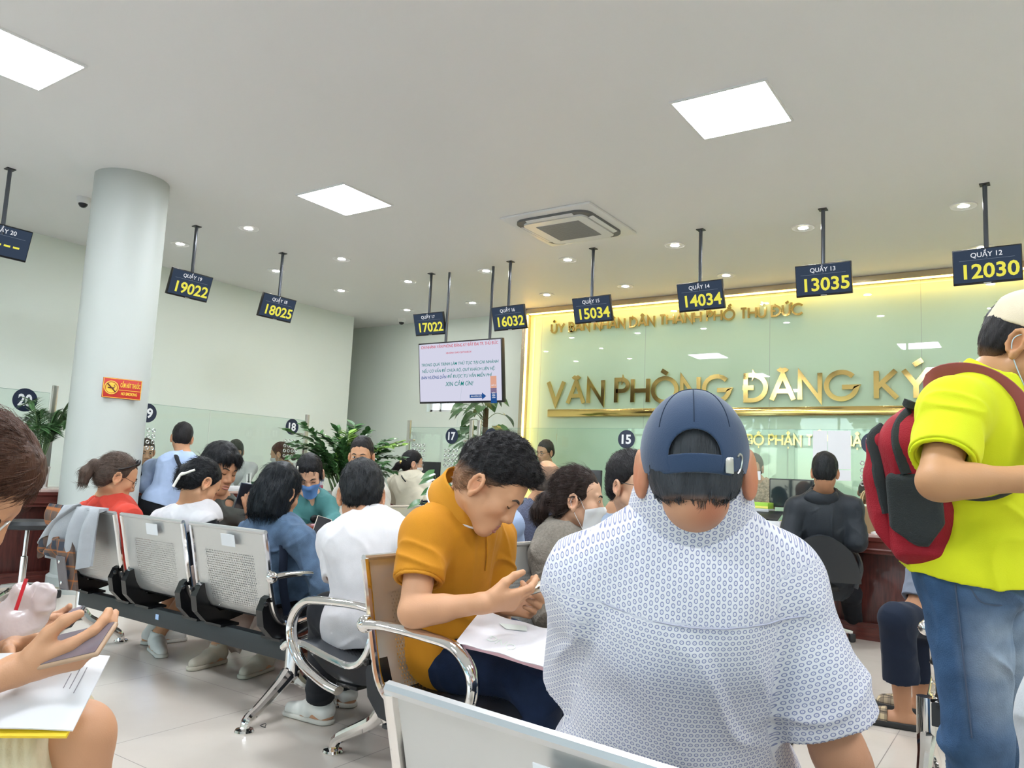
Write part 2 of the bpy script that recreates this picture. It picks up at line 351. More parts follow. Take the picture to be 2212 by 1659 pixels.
def stroke_ribbon(mb, line, w2, depth, M, lift=0):
    pts = [Vector((x, y, 0)) for x, y in line]; n = len(pts); closed = (pts[0]-pts[-1]).length < 1e-4
    L_, R_ = [], []
    for i in range(n):
        a = pts[i-1] if i else (pts[-2] if closed else None); b = pts[i+1] if i < n-1 else (pts[1] if closed else None)
        d1 = (pts[i]-a).normalized() if a is not None else None; d2 = (b-pts[i]).normalized() if b is not None else None
        d1 = d1 or d2; d2 = d2 or d1
        n1 = Vector((-d1.y, d1.x, 0)); n2 = Vector((-d2.y, d2.x, 0)); m_ = n1+n2
        m_ = m_.normalized() if m_.length > 1e-3 else n1
        k = w2/max(.38, m_.dot(n1)); L_.append(pts[i]+m_*k); R_.append(pts[i]-m_*k)
    z = Vector((0, 0, depth+lift)); zb_ = Vector((0, 0, -lift))
    vs = [q for i in range(n) for q in (L_[i]+zb_, R_[i]+zb_, R_[i]+z, L_[i]+z)]; fs = []
    for i in range(n-1):
        o, p = 4*i, 4*i+4
        fs += [(o+a, o+b, p+b, p+a) for a, b in ((0, 1), (1, 2), (2, 3), (3, 0))]
    fs += [(0, 3, 2, 1), (4*n-4, 4*n-3, 4*n-2, 4*n-1)]
    mb.add(vs, fs, M)
def gold_line(text, x0, x1, z, cap, w_, label, name='gold_lettering', gap=.22):
    tot = 0; items = []
    for ch in text:
        wd, st = glyph_marks(ch); items.append((tot, wd, st)); tot += wd+(gap if ch != ' ' else .1)
    tot -= gap; kx = (x1-x0)/(tot*cap)
    root = thing(name, label, 'lettering', (x0, YPAN, z)); words_ = text.split(' '); i = 0
    for wd in words_:
        mb = MB()
        for ch in wd:
            off, _, st = items[i]; i += 1
            for k_, l_ in enumerate(st):
                stroke_ribbon(mb, [((off+x)*cap*kx, y*cap) for x, y in l_], w_/2, .022, frame3((0, -.012, 0), (1, 0, 0), (0, 0, 1)), .0006*k_)
        i += 1
        mb.build('word', M_gold, root, smooth=0)
    return root
xV, xY = PY(1187, 826, YPAN).x, PY(2006, 800, YPAN).x
zb = PY(1206, 872, YPAN).z; capz = PY(1187, 826, YPAN).z-zb
per = (xY-xV)
gold_line('VĂN PHÒNG ĐĂNG KÝ', xV, xY, zb, capz, .055, 'large gold letters VĂN PHÒNG ĐĂNG KÝ above the gold bar')
gold_line('ĐẤT', PY(2052, 803, YPAN).x, PY(2052, 803, YPAN).x+.92, zb, capz, .055, 'large gold letters of the next word beyond KÝ, partly hidden behind the yellow shirt')
x0, x1 = PY(1194, 705, YPAN).x, PY(1735, 680, YPAN).x
gold_line('ỦY BAN NHÂN DÂN THÀNH PHỐ THỦ ĐỨC', x0, x1, (PY(1195, 719, YPAN).z+PY(1668, 685, YPAN).z)/2, .125, .024, 'thin gold letters ỦY BAN NHÂN DÂN at the panel top')
xb, xn = PY(1616, 950, YPAN).x, PY(1727, 950, YPAN).x
zb3 = PY(1650, 961, YPAN).z
xa = PY(1862, 962, YPAN).x
gold_line('BỘ PHẬN TIẾP NHẬ', xb, xa, zb3, .118, .022, 'thin gold letters reading BỘ PHẬN TIẾP NHẬ below the gold bar')
xg0, zg0, zg1 = PY(1186, 885, YPAN).x, PY(1186, 900.5, YPAN).z, PY(1186, 885, YPAN).z
tag(MB().box(((xg0+2.6)/2, YPAN-.02, (zg0+zg1)/2), (2.6-xg0, .04, zg1-zg0), bev=.004).build('gold_bar', M_gold), 'long polished gold bar under the large gold letters', 'bar')

# ------------------------------------------------------------------ lamps
M_led = emitmat('led_panel_light', (.90, .965, 1.03), LED); M_down = emitmat('downlight_light', (1.0, .985, .96), DOWN)
pos = [(x, y) for y in (4.72, 1.93, -1.0) for x in (-5.18, -1.60, 2.0)]  # the window-side row is unseen: it extends the grid, added to brighten the foreground
lab = ['square white ceiling panel light left of centre, before the air conditioner', 'square white ceiling panel light on the right, the largest in view', 'square ceiling panel light far right, beyond the standing man in yellow', 'square ceiling panel light cut by the left edge of the photo', 'square ceiling panel light overhead of the benches, out of view', 'square ceiling panel light overhead to the right, out of view', 'square ceiling panel light by the street windows, leftmost', 'square ceiling panel light by the street windows, middle', 'square ceiling panel light by the street windows, rightmost']
p0 = None
for (x, y), l_ in zip(pos, lab):
    if p0 is None:
        p0 = thing('ceiling_panel_light', l_, 'ceiling light', (x, y, CEIL), 0, 'square ceiling panel lights')
        m = MB()
        for a in range(4):
            R = Matrix.Rotation(a*math.pi/2, 3, 'Z'); m.box(R @ Vector((0, .302, -.006)), (.62 if a % 2 == 0 else .62, .014, .014), R)
        m.build('frame', M_white, p0, smooth=0)
        MB().box((0, 0, -.003), (.592, .592, .006)).build('diffuser', M_led, p0, smooth=0)
    else: dup(p0, (x, y, CEIL), 0, l_)
d0 = None; k = 0
rowname = ['nearest row', 'second row', 'third row', 'row nearest the back wall']
spots = [(-7.98, 4.87), (-6.75, 4.86), (-7.92, 6.16), (-6.71, 6.13)]+[(x, y) for y in (7.28,) for x in (-7.93, -6.70, -5.45, -4.32, -3.05, -1.78, -.48)]+[(x, y) for y in (8.62,) for x in (-7.92, -6.67, -5.42, -4.26, -2.97, -1.72, -.42)]
by = ['beside the pole of monitor QUẦY 19', 'above and right of monitor QUẦY 19', 'beside the pole of monitor QUẦY 18', 'below the left ceiling panel light', 'left of monitor QUẦY 17', 'above monitor QUẦY 17', 'behind the right pole of the television', 'just under the air conditioner', 'left of the pole of monitor QUẦY 14', 'left of the pole of monitor QUẦY 13', 'left of the pole of monitor QUẦY 12', 'near the far dome camera, just above monitor QUẦY 17', 'above the left television pole near the back wall', 'above the left corner of the gold frame', 'right of monitor QUẦY 15 near the gold frame', 'just above monitor QUẦY 14', 'touching the top of monitor QUẦY 13', 'touching the top of monitor QUẦY 12']
for (x, y), l_ in zip(spots, by):
    lb = 'round recessed downlight '+l_
    if d0 is None:
        d0 = thing('downlight', lb, 'downlight', (x, y, CEIL), 0, 'round ceiling downlights')
        MB().lathe([(.086, -.004), (.100, -.008), (.106, -.002), (.106, 0)], 28).build('trim_ring', M_white, d0)
        MB().lathe([(0, -.0045), (.088, -.0035)], 28).build('diffuser', M_down, d0)
    else: dup(d0, (x, y, CEIL), 0, lb)

# ceiling cassette air conditioner
ac = thing('air_conditioner', 'white square ceiling cassette air conditioner with grey grille', 'air conditioner', (-3.70, 6.24, CEIL))
MB().box((0, 0, -.012), (.97, .97, .024), bev=.008).build('panel', M_white, ac)
def rsq(a, r, n=6): return [(sx*(a-r)+r*math.cos(t), sy*(a-r)+r*math.sin(t)) for sx, sy, q in ((1, 1, 0), (-1, 1, 1), (-1, -1, 2), (1, -1, 3)) for t in [q*math.pi/2+i*math.pi/2/n for i in range(n+1)]]
MB().prism(rsq(.40, .13), -.045, -.02).build('vent_ring', mat('vent_shadow', (.16, .16, .16), .6), ac)
MB().prism(rsq(.335, .07), -.062, -.03).build('inner_panel', M_white, ac)
for q in range(4):
    R = Matrix.Rotation(q*math.pi/2, 4, 'Z'); m = MB(); m.M = R; m.box((0, .37, -.05), (.5, .045, .008), Matrix.Rotation(.25, 3, 'X'), bev=.003); m.build('louvre', M_white, ac)
m = MB(); m.box((0, 0, -.0635), (.46, .46, .004))
for i in range(24): m.box((0, -.22+i*.0191, -.067), (.45, .008, .005))
m.build('intake_grille', mat('grille_grey', (.33, .33, .32), .5), ac, smooth=0)

# dome cameras
def dome(loc, label):
    t = thing('dome_camera', label, 'camera', loc)
    MB().lathe([(.062, 0), (.062, -.02), (.055, -.05), (.046, -.058), (0, -.058)], 24).build('housing', M_white, t)
    MB().ball((0, 0, -.055), .042).build('dome', mat('smoked_dome', (.02, .02, .025), .06), t)
dome((-7.44, 3.52, CEIL), 'white dome camera on the ceiling beside the round column')
dome((-8.48, 9.12, CEIL), 'white dome camera on the ceiling by the far corner, left of monitor QUẦY 17')

# no-smoking plate on the column
ang = math.atan2(-cy_, -cx_)+math.radians(16)      # normal of the plate in plan
nx, ny = math.cos(ang), math.sin(ang)
zc = P(278, 836, 6.2).z
sg = thing('no_smoking_sign', 'red no smoking sign with yellow lettering on the round column', 'sign', (cx_+nx*.312, cy_+ny*.312, zc), math.atan2(ny, nx)+math.pi/2)
M_red = mat('sign_red', (.52, .03, .025), .4); M_yel = mat('sign_yellow', (.85, .55, .06), .45)
MB().box((0, .006, 0), (.30, .012, .165), bev=.002).build('plate', M_red, sg)
F3 = frame3((0, -.0005, 0), (1, 0, 0), (0, 0, 1))
m = MB(); m.M = F3
for a, b_ in (((-.146, -.078), (.146, -.078)), ((-.146, .078), (.146, .078)), ((-.146, -.078), (-.146, .078)), ((.146, -.078), (.146, .078)), ((-.025, -.012), (.142, -.012))):
    m.box(((a[0]+b_[0])/2, (a[1]+b_[1])/2, 0), (abs(a[0]-b_[0])+.004, abs(a[1]-b_[1])+.004, .003))
ring = [(-.085+.052*math.cos(t), .002+.052*math.sin(t), .0015) for t in [i*math.pi/16 for i in range(33)]]
m.tube(ring, .004, 6, caps=False); m.lathe([(0, .0015), (.043, .0015), (.043, -.001)], 28, (-.085, .002, 0))
v, f_ = text_geo('CẤM HÚT THUỐC', .05, .003, .02, .155); m.add(v, f_, Matrix.Translation((.06, .012, .001)))
v, f_ = text_geo('NO SMOKING', .034, .003, .02, .125); m.add(v, f_, Matrix.Translation((.055, -.052, .001)))
m.build('lettering', M_yel, sg, smooth=0)
m = MB(); m.M = F3; m.tube([(-.085-.034, .036, .004), (-.085+.034, -.032, .004)], .005, 6); m.tube([(-.112, .0, .004), (-.065, .0, .004)], .005, 6)
m.tube([(-.062, .004, .004), (-.058, .014, .004), (-.066, .02, .004), (-.058, .03, .004)], .0025, 6)
m.build('pictogram', mat('sign_dark', (.12, .02, .01), .5), sg)

# ------------------------------------------------------------------ hanging ticket monitors
M_scr = emitmat('screen_navy', (.040, .058, .092), 1.0); M_num = emitmat('screen_yellow', (.86, .80, .10), 1.0); M_wtxt = emitmat('screen_white', (.85, .87, .92), .9); M_rule = emitmat('screen_rule', (.25, .3, .38), .8)
def ticket(name, num, px, py, bx, by_, rz, tilt=17, text=None, w_=.46):
    top = PZ(px, py, CEIL); r = ray(bx, by_)
    t_ = (top.x*r.x+top.y*r.y)/(r.x**2+r.y**2); zt = CAM_H+r.z*t_
    t = thing('ticket_monitor', f'hanging queue monitor reading {name} and {text or num}', 'monitor', (top.x, top.y, CEIL), rz, 'hanging queue monitors')
    d = zt-CEIL; H_ = w_*.60
    MB().tube([(0, 0, 0), (0, 0, d-.08)], .017, 10).build('pole', mat('pole_grey', (.10, .11, .13), .3, metal=.6), t)
    MB().box((0, 0, -.004), (.07, .07, .008)).build('ceiling_plate', M_dark, t)
    Rt = Matrix.Rotation(math.radians(tilt), 4, 'X'); M4 = Matrix.Translation((0, -.03, d)) @ Rt      # screen faces -y, bottom swung back
    m = MB(); m.M = M4; m.box((0, .018, -H_/2), (w_, .036, H_), bev=.004); m.box((0, .05, -H_/2), (.16, .04, .12)); m.build('casing', M_black, t)
    sc = MB(); sc.M = M4; sc.box((0, -.001, -H_/2+.004), (w_-.014, .003, H_-.026)); so = sc.build('screen', M_scr, t, smooth=0)
    FM = M4 @ frame3((0, -.0035, 0), (1, 0, 0), (0, 0, 1))
    m = MB(); m.M = FM; v, f_ = text_geo(name, .052, .001, .012); m.add(v, f_, Matrix.Translation((0, -.068, 0))); m.build('counter_name', M_wtxt, so, smooth=0)
    m = MB(); m.M = FM; m.box((0, -.088, 0), (w_*.8, .002, .001)); m.build('rule', M_rule, so, smooth=0)
    m = MB(); m.M = FM
    if num.startswith('-'):
        for k in range(5): m.box((-.16+k*.072, -.17, 0), (.05, .016, .001))
    else:
        v, f_ = text_geo(num, .155, .001, .022, w_*.8); m.add(v, f_, Matrix.Translation((.028, -.228, 0)))
    m.build('ticket_number', M_num, so, smooth=0)
    m = MB(); m.M = M4; m.box((0, -.002, -H_+.006), (.05, .004, .006)); m.build('badge', M_steel, t, smooth=0)
    return t
L90 = math.pi/2
ticket('QUẦY 20', '-----', 22, 365, 8, 487, L90, text='a row of yellow dashes')
ticket('QUẦY 19', '19022', 425, 489, 411, 589, L90)
ticket('QUẦY 18', '18025', 611, 547, 603, 641, L90)
ticket('QUẦY 17', '17022', 932, 591, 927, 677, .03)
ticket('QUẦY 16', '16032', 1103, 565, 1100, 662, -.05)
ticket('QUẦY 15', '15034', 1282, 537, 1279, 642, -.05)
ticket('QUẦY 14', '14034', 1514, 496, 1515, 610, -.06)
t13 = ticket('QUẦY 13', '13035', 1778, 452, 1779, 571, .0, 12)
t12 = ticket('QUẦY 12', '12030', 2127, 398, 2136, 536, -.03, 12)

# television with the welcome slide
tvc = [PY(910, 745, 7.13), PY(1090, 728, 7.13), PY(1080, 869, 7.13), PY(900, 872, 7.13)]
tw = (tvc[1]-tvc[0]).xy.length; th = ((tvc[0]-tvc[3]).z+(tvc[1]-tvc[2]).z)/2; tc_ = (tvc[0]+tvc[1]+tvc[2]+tvc[3])/4
tv = thing('television', 'large television hanging on two poles, showing a white slide with red and green text', 'television', (tc_.x, 7.13, tc_.z), 0)
M4 = Matrix.Rotation(math.radians(7), 4, 'X')
m = MB(); m.M = M4; m.box((0, .03, 0), (tw, .06, th), bev=.006); m.build('casing', M_black, tv)
for px_ in (975, 1062):
    xx = PZ(px_, 590 if px_ == 975 else 574, CEIL).x-tc_.x; MB().tube([(xx, .03, th*.42), (xx, .03, CEIL-tc_.z)], .017, 10).build('pole', MATS['pole_grey'], tv)
sc = MB(); sc.M = M4; sc.box((0, -.001, .004), (tw-.03, .003, th-.04)); so = sc.build('screen', emitmat('slide_white', (.66, .66, .80), 1.0), tv, smooth=0)
FM = M4 @ frame3((0, -.0035, 0), (1, 0, 0), (0, 0, 1))
M_tr = emitmat('slide_red', (.75, .10, .14), .8); M_tg = emitmat('slide_green', (.02, .28, .25), .8); M_tb = emitmat('slide_blue', (.02, .10, .34), .8); M_tp = emitmat('slide_peach', (.9, .47, .34), .8)
def slide(body, size, y, m_, width=None, x=0, bold=.005, sh=0, depth=.001):
    v, f_ = text_geo(body, size, depth, bold, width, sh); mb = MB(); mb.M = FM; mb.add(v, f_, Matrix.Translation((x, y, 0))); mb.build('slide_text', m_, so, smooth=0)
W2 = tw-.06
slide('CHI NHÁNH VĂN PHÒNG ĐĂNG KÝ ĐẤT ĐAI TP. THỦ ĐỨC', .05, th*.405, M_tr, W2*.97)
slide('XIN KÍNH CHÀO QUÝ KHÁCH!', .028, th*.30, M_tr, W2*.32, 0, .01)
slide('TRONG QUÁ TRÌNH LÀM THỦ TỤC TẠI CHI NHÁNH', .05, th*.115, M_tg, W2*.97, 0, .005, .2)
slide('NẾU CÓ VẤN ĐỀ CHƯA RÕ, QUÝ KHÁCH LIÊN HỆ:', .05, th*.01, M_tg, W2*.92, -.02, .005, .2)
slide('BÀN HƯỚNG DẪN', .05, th*-.095, M_tb, W2*.33, -W2*.325, .007, .2)
slide('ĐỂ ĐƯỢC TƯ VẤN MIỄN PHÍ', .05, th*-.09, M_tg, W2*.55, W2*.13, .005, .2)
slide('XIN CẢM ƠN!', .07, th*-.22, M_tg, W2*.35, 0, .007, .2)
m = MB(); m.M = FM; m.box((W2*.42, -th*.22, 0), (.085, .18*th/.68, .001)); m.build('peach_box', M_tp, so, smooth=0)
m = MB(); m.M = FM; m.box((W2*.42, -th*.39, 0), (.085, .16*th/.68, .001)); m.build('blue_box', M_tb, so, smooth=0)
m = MB(); m.M = FM; m.prism([(W2*.13, -th*.42), (W2*.28, -th*.42), (W2*.28, -th*.45), (W2*.33, -th*.395), (W2*.28, -th*.34), (W2*.28, -th*.37), (W2*.13, -th*.37)], 0, .001); m.build('arrow', M_tb, so, smooth=0)
slide('BÀN HƯỚNG DẪN', .022, -th*.405, M_wtxt, W2*.13, W2*.21, .01, 0, .004)
slide('QUẦY 10', .02, -th*.24, M_wtxt, .06, W2*.42, .01, 0, .004)
for i, b_ in enumerate(('BÀN', 'HƯỚNG', 'DẪN')): slide(b_, .022, -th*(.36+.035*i), M_wtxt, .045, W2*.42, .01, 0, .004)
# ------------------------------------------------------------------ waiting benches
def perfmat():
    m, nt, b = nodes_of('perforated_steel'); N = nt.nodes.new; Lk = nt.links.new
    b.inputs['Base Color'].default_value = (.60, .60, .59, 1); b.inputs['Metallic'].default_value = .75; b.inputs['Roughness'].default_value = .34
    a = N('ShaderNodeAttribute'); a.attribute_name = 'pat'; sc = N('ShaderNodeVectorMath'); sc.operation = 'MULTIPLY'; sc.inputs[1].default_value = (1/.0128, 1/.0222, 0); Lk(a.outputs['Vector'], sc.inputs[0])
    def lat(off):
        o = N('ShaderNodeVectorMath'); o.operation = 'ADD'; o.inputs[1].default_value = off; Lk(sc.outputs[0], o.inputs[0])
        f = N('ShaderNodeVectorMath'); f.operation = 'FRACTION'; Lk(o.outputs[0], f.inputs[0])
        s = N('ShaderNodeVectorMath'); s.operation = 'SUBTRACT'; s.inputs[1].default_value = (.5, .5, 0); Lk(f.outputs[0], s.inputs[0])
        q = N('ShaderNodeVectorMath'); q.operation = 'MULTIPLY'; q.inputs[1].default_value = (.0128, .0222, 0); Lk(s.outputs[0], q.inputs[0])
        l = N('ShaderNodeVectorMath'); l.operation = 'LENGTH'; Lk(q.outputs[0], l.inputs[0])
        t = N('ShaderNodeMath'); t.operation = 'LESS_THAN'; t.inputs[1].default_value = .0036; Lk(l.outputs['Value'], t.inputs[0]); return t
    A, B = lat((100, 100, 0)), lat((100.5, 100.5, 0)); mx = N('ShaderNodeMath'); mx.operation = 'MAXIMUM'; Lk(A.outputs[0], mx.inputs[0]); Lk(B.outputs[0], mx.inputs[1])
    sp = N('ShaderNodeSeparateXYZ'); Lk(a.outputs['Vector'], sp.inputs[0])
    g = N('ShaderNodeMath'); g.operation = 'GREATER_THAN'; g.inputs[1].default_value = .98; Lk(sp.outputs[2], g.inputs[0])
    k = N('ShaderNodeMath'); k.operation = 'MULTIPLY'; Lk(mx.outputs[0], k.inputs[0]); Lk(g.outputs[0], k.inputs[1])
    i = N('ShaderNodeMath'); i.operation = 'SUBTRACT'; i.inputs[0].default_value = 1; Lk(k.outputs[0], i.inputs[1]); Lk(i.outputs[0], b.inputs['Alpha'])
    return m
M_perf = perfmat()
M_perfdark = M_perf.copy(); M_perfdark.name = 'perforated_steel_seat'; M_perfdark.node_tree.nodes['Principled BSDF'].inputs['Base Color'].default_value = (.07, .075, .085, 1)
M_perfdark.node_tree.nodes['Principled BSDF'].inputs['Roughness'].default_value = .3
M_beam = mat('beam_black', (.022, .026, .028), .55, bump=.1, bscale=300)
M_brk = mat('bracket_black', (.008, .008, .009), .22)
BPROF = smoothline([(-.19, .80), (-.165, .70), (-.13, .55), (-.095, .45), (-.03, .405), (.08, .415), (.22, .44), (.30, .435), (.335, .41)], 5)
BPROF = [Vector((0, a.x, a.y)) for a in [Vector((p.x, p.y, 0)) for p in BPROF]]
def bench(label, loc, rz, n=3, arms=(True, True), pitch=.62, sw=.56, zs=1.0, sticker=(), beam_label=False, group='steel waiting benches', inset=0):
    t = thing('waiting_bench', label, 'bench', loc, rz, group)
    W_ = pitch*n; prof = [Vector((0, p.y, p.z*zs)) for p in BPROF]; K = len(prof)-1
    acc = [0]
    for a, b in zip(prof, prof[1:]): acc.append(acc[-1]+(b-a).length)
    ksplit = 17
    for i in range(n):
        x0 = -W_/2+pitch*(i+.5)
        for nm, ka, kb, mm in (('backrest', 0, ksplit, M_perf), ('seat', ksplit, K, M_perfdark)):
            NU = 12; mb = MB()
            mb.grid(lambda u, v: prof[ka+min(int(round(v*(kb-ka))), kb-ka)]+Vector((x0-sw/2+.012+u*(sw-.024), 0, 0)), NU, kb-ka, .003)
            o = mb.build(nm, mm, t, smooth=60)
            at = o.data.attributes.new('pat', 'FLOAT_VECTOR', 'POINT'); half = len(o.data.vertices)//2; vals = []
            for q in range(2*half):
                r_ = q % half; iu, jv = divmod(r_, kb-ka+1); s_ = acc[ka+jv]; u = iu/NU*(sw-.024)
                inb = (s_ > .085 and s_ < acc[K]-.06)
                vals += [u, s_, 1.0 if (inb and 2 <= iu <= NU-2) else 0.0]
            at.data.foreach_set('vector', vals)
        for sx in (-1, 1):
            xx = x0+sx*(sw/2-.006)
            MB().tube([p+Vector((xx, 0, 0)) for p in prof], .0125, 8).build('side_rail', M_chrome, t)
            m = MB(); xb = xx-sx*.03
            # moulded black bracket: thick crescent hugging the bend, with a foot plate on the beam
            cres = [Vector((0, a, b*zs)) for a, b in ((-.145, .52), (-.165, .47), (-.15, .40), (-.10, .35), (.0, .335), (.10, .36), (.22, .43), (.08, .405), (-.03, .392), (-.085, .43), (-.125, .53))]
            vs = [p+Vector((xb-.022, 0, 0)) for p in cres]+[p+Vector((xb+.022, 0, 0)) for p in cres]; k = len(cres)
            m.add(vs, [tuple(range(k)), tuple(range(2*k-1, k-1, -1))]+[(j, (j+1) % k, k+(j+1) % k, k+j) for j in range(k)])
            m.box((xb-sx*.03, -.02, .335*zs), (.13, .10, .012)); m.ball((xx, -.155, .50*zs), .011, n=8, m=6); m.build('bracket', M_brk, t, smooth=25)
        m = MB(); m.tube([(x0-sw/2, -.191, .805*zs), (x0+sw/2, -.191, .805*zs)], .010, 8); m.build('top_rail', mat('satin_steel', (.62, .62, .62), .3, metal=.8), t)
        if i in sticker:
            MB().box((x0+.03, -.198, .752*zs), (.10, .0015, .055), Matrix.Rotation(.23, 3, 'X')).build('sticker', M_paper, t, smooth=0)
    MB().box((0, -.02, .29*zs), (W_-.02-2*inset, .05, .085), bev=.004).build('beam', M_beam, t)
    if beam_label:
        MB().box((-.1, -.0465, .295*zs), (.028, .002, .026)).build('beam_sticker', mat('label_blue', (.35, .5, .75), .4), t, smooth=0)
    for sx in (-1, 1):
        x = sx*(W_/2-inset); m = MB()
        m.tube(smoothline([(x, -.02, .345), (x, -.02, .26), (x, -.02, .19)], 3), [.036]*7, 12, flat=(1, .8))
        for sy in (-1, 1):
            m.tube(smoothline([(x, -.02+sy*.012, .20), (x, -.02+sy*.06, .155), (x, sy*.17, .085), (x, sy*.225, .05), (x, sy*.24, .012)], 4), [.034, .033, .031, .029, .027, .026, .025, .024, .023, .022, .022, .022, .022, .022, .021, .02, .02], 10)
            m.lathe([(.038, 0), (.04, .006), (.036, .014), (.012, .02), (.012, .04)], 16, (x, sy*.24, 0))
        m.tube(smoothline([(x, -.15, .1), (x, -.02, .165), (x, .14, .1)], 5), .012, 6)
        m.build('leg', M_chrome, t)
    for j, sx in enumerate((-1, 1)):
        if arms[j]:
            x = sx*(W_/2-.015)
            m = MB(); m.tube(smoothline([(x, -.15, .615*zs), (x+.0, -.06, .622*zs), (x, .10, .615*zs), (x, .20, .60*zs), (x, .262, .54*zs), (x, .262, .46*zs), (x, .20, .385*zs), (x, .08, .335*zs), (x, .0, .32*zs)], 6), .021, 12, flat=(.75, 1.15))
            m.ball((x, -.15, .615*zs), .027, n=10, m=8); m.build('armrest', M_chrome, t)
    return t
bench('grey perforated steel bench on the left with a jacket over its left seat', (-3.66, 2.415, 0), math.radians(-1), 3, (False, True), sticker=(1, 2), beam_label=True)
bench('steel bench facing right, seat of the man in the orange polo shirt', (-1.57, 1.76+.93, 0), -math.pi/2, 3, (False, True), zs=1.02, inset=.14)
bench('steel bench facing left, seat of the young man in the white polo shirt', (-2.06, 2.0+.93, 0), math.pi/2, 3, (True, False), inset=.24)
fa, fb = PZ(830, 1490, .80), PZ(1340, 1652, .80)
fd = (fb-fa); fang = math.atan2(fd.y, fd.x); fdir = Vector((math.cos(fang), math.sin(fang), 0)); fn = Vector((-fdir.y, fdir.x, 0))
fo = fa+fdir*.91+fn*.19
bench('steel bench nearest the camera, seat of the man in the navy cap', (fo.x, fo.y, 0), fang, 3, (True, True), sticker=(0,))
bench('steel bench at the right edge, beside the leg of the man in yellow', (.55, 3.42, 0), .0, 3, (True, True))
bench('steel bench behind the reddish desk, seat of the woman in teal', (-4.12, 4.15, 0), -math.pi/2, 3, (True, True))

# ------------------------------------------------------------------ counters
M_wood = mat('red_mahogany', (.105, .022, .016), .28, var=.35, vscale=6, stretch=(1, 1, 9), coat=.3)
M_wood2 = mat('red_mahogany_front', (.075, .017, .013), .32, var=.4, vscale=7, stretch=(9, 9, 1), coat=.2)
M_stone = mat('counter_stone', (.55, .40, .36), .2, var=.1, vscale=20)
YC, ZC = 6.43, .78
def counter(name, label, length, loc, rz, depth=.72, zc=ZC):
    t = thing(name, label, 'counter', loc, rz)       # local: x along the front, front face at y=0, staff side +y
    MB().box((0, depth/2+.06, (zc-.1)/2), (length, depth-.12, zc-.1)).build('front_panel', M_wood2, t, smooth=0)
    MB().box((0, depth/2, zc-.012), (length, depth, .024), bev=.003).build('worktop', M_stone, t)
    m = MB()
    prof = [(0.0, zc-.024), (0, zc-.05), (.012, zc-.06), (.012, zc-.105), (.004, zc-.115), (.016, zc-.13), (.016, zc-.145), (.06, zc-.15), (.06, zc-.024)]
    vs = [(-length/2, y, z) for y, z in prof]+[(length/2, y, z) for y, z in prof]; k = len(prof)
    m.add(vs, [tuple(range(k)), tuple(range(2*k-1, k-1, -1))]+[(j, (j+1) % k, k+(j+1) % k, k+j) for j in range(k)]); m.build('moulding', M_wood, t, smooth=0)
    m = MB(); m.box((0, .03, .045), (length, .06, .09)); m.box((0, .036, .105), (length, .05, .03)); m.build('plinth', M_wood, t, smooth=0)
    return t
counter('service_counter', 'long dark red wooden service counter under the gold panel', 9.4, (-1.45, YC, 0), 0)
counter('service_counter', 'dark red wooden counter on the left behind the round column', 4.3, (-6.9, 3.95, 0), math.pi/2, .60, .80)

# glass screens with steel posts, number discs and speaking holes
XG, YG = -7.22, 7.06
def screen(label, a, b, ztop=1.63, zbot=.80):
    a, b = Vector((*a, 0)), Vector((*b, 0)); c = (a+b)/2; d = b-a; rz = math.atan2(d.y, d.x)
    t = thing('glass_screen', label, 'glass screen', (c.x, c.y, zbot), rz, 'counter glass screens')
    L_ = d.length
    MB().box((0, 0, (ztop-zbot)/2), (L_, .010, ztop-zbot)).build('pane', M_glass, t, smooth=0)
    m = MB(); m.box((0, 0, ztop-zbot-.001), (L_, .010, .0025)); m.build('polished_edge', M_edge, t, smooth=0)
    return t
def post(label, x, y, side, zt=1.70, zb=.80):
    t = thing('screen_post', label, 'post', (x, y, zb), math.atan2(side[1], side[0]), 'steel posts of the glass screens')
    MB().box((0, 0, (zt-zb)/2), (.045, .03, zt-zb), bev=.003).build('upright', M_steel, t)
    for z in (.66, .2): m = MB(); m.box((.05, -.012, z), (.09, .016, .03), bev=.003); m.cyl((.085, -.03, z), (.085, .016, z), .012); m.build('clamp', M_steel, t)
    return t
M_navy = mat('decal_navy', (.012, .02, .05), .4); M_decal = mat('decal_white', (.85, .86, .88), .5); M_hole = mat('hole_ring', (.55, .58, .56), .25, metal=.6)
def disc(num, at_, nrm, dia=.18):
    n_ = Vector((*nrm, 0)); xd = Vector((-n_.y, n_.x, 0))
    t = tag(MB().lathe([(0, .004), (dia/2, .004), (dia/2, .001), (0, .001)], 40, rot=None).build('number_disc', M_navy), f'round navy counter number disc reading {num} on the glass', 'number disc', 'counter number discs')
    t.matrix_world = frame3(Vector(at_)+n_*.006, xd, (0, 0, 1))
    m = MB(); v, f_ = text_geo(num, dia*.68, .001, .03, dia*.56); m.add(v, f_, Matrix.Translation((0, -dia*.235, .0048))); m.build('number', M_decal, t, smooth=0)
    return t
def holes(num, at_, nrm, rows=4, cols=4):
    n_ = Vector((*nrm, 0)); xd = Vector((-n_.y, n_.x, 0)); m = MB()
    for i in range(rows):
        for j in range(cols):
            x, y = (j-(cols-1)/2)*.055, -i*.058
            m.tube([(x+.0155*math.cos(a), y+.0155*math.sin(a), .0) for a in [q*math.pi/8 for q in range(17)]], .0052, 6, caps=False)
    t = tag(m.build('speaking_hole_rings', M_hole), f'block of small round speaking holes in the glass by number {num}', 'speaking holes', 'speaking holes in the glass'); t.matrix_world = frame3(Vector(at_)+n_*.007, xd, (0, 0, 1)); return t
screen('glass screen of counter 20 on the left', (XG, 2.0), (XG, 3.32)); screen('glass screen of counter 19 behind the round column', (XG, 3.9), (XG, 4.93)); screen('glass screen of counter 18 by the big plant', (XG, 4.94), (XG, 6.2))
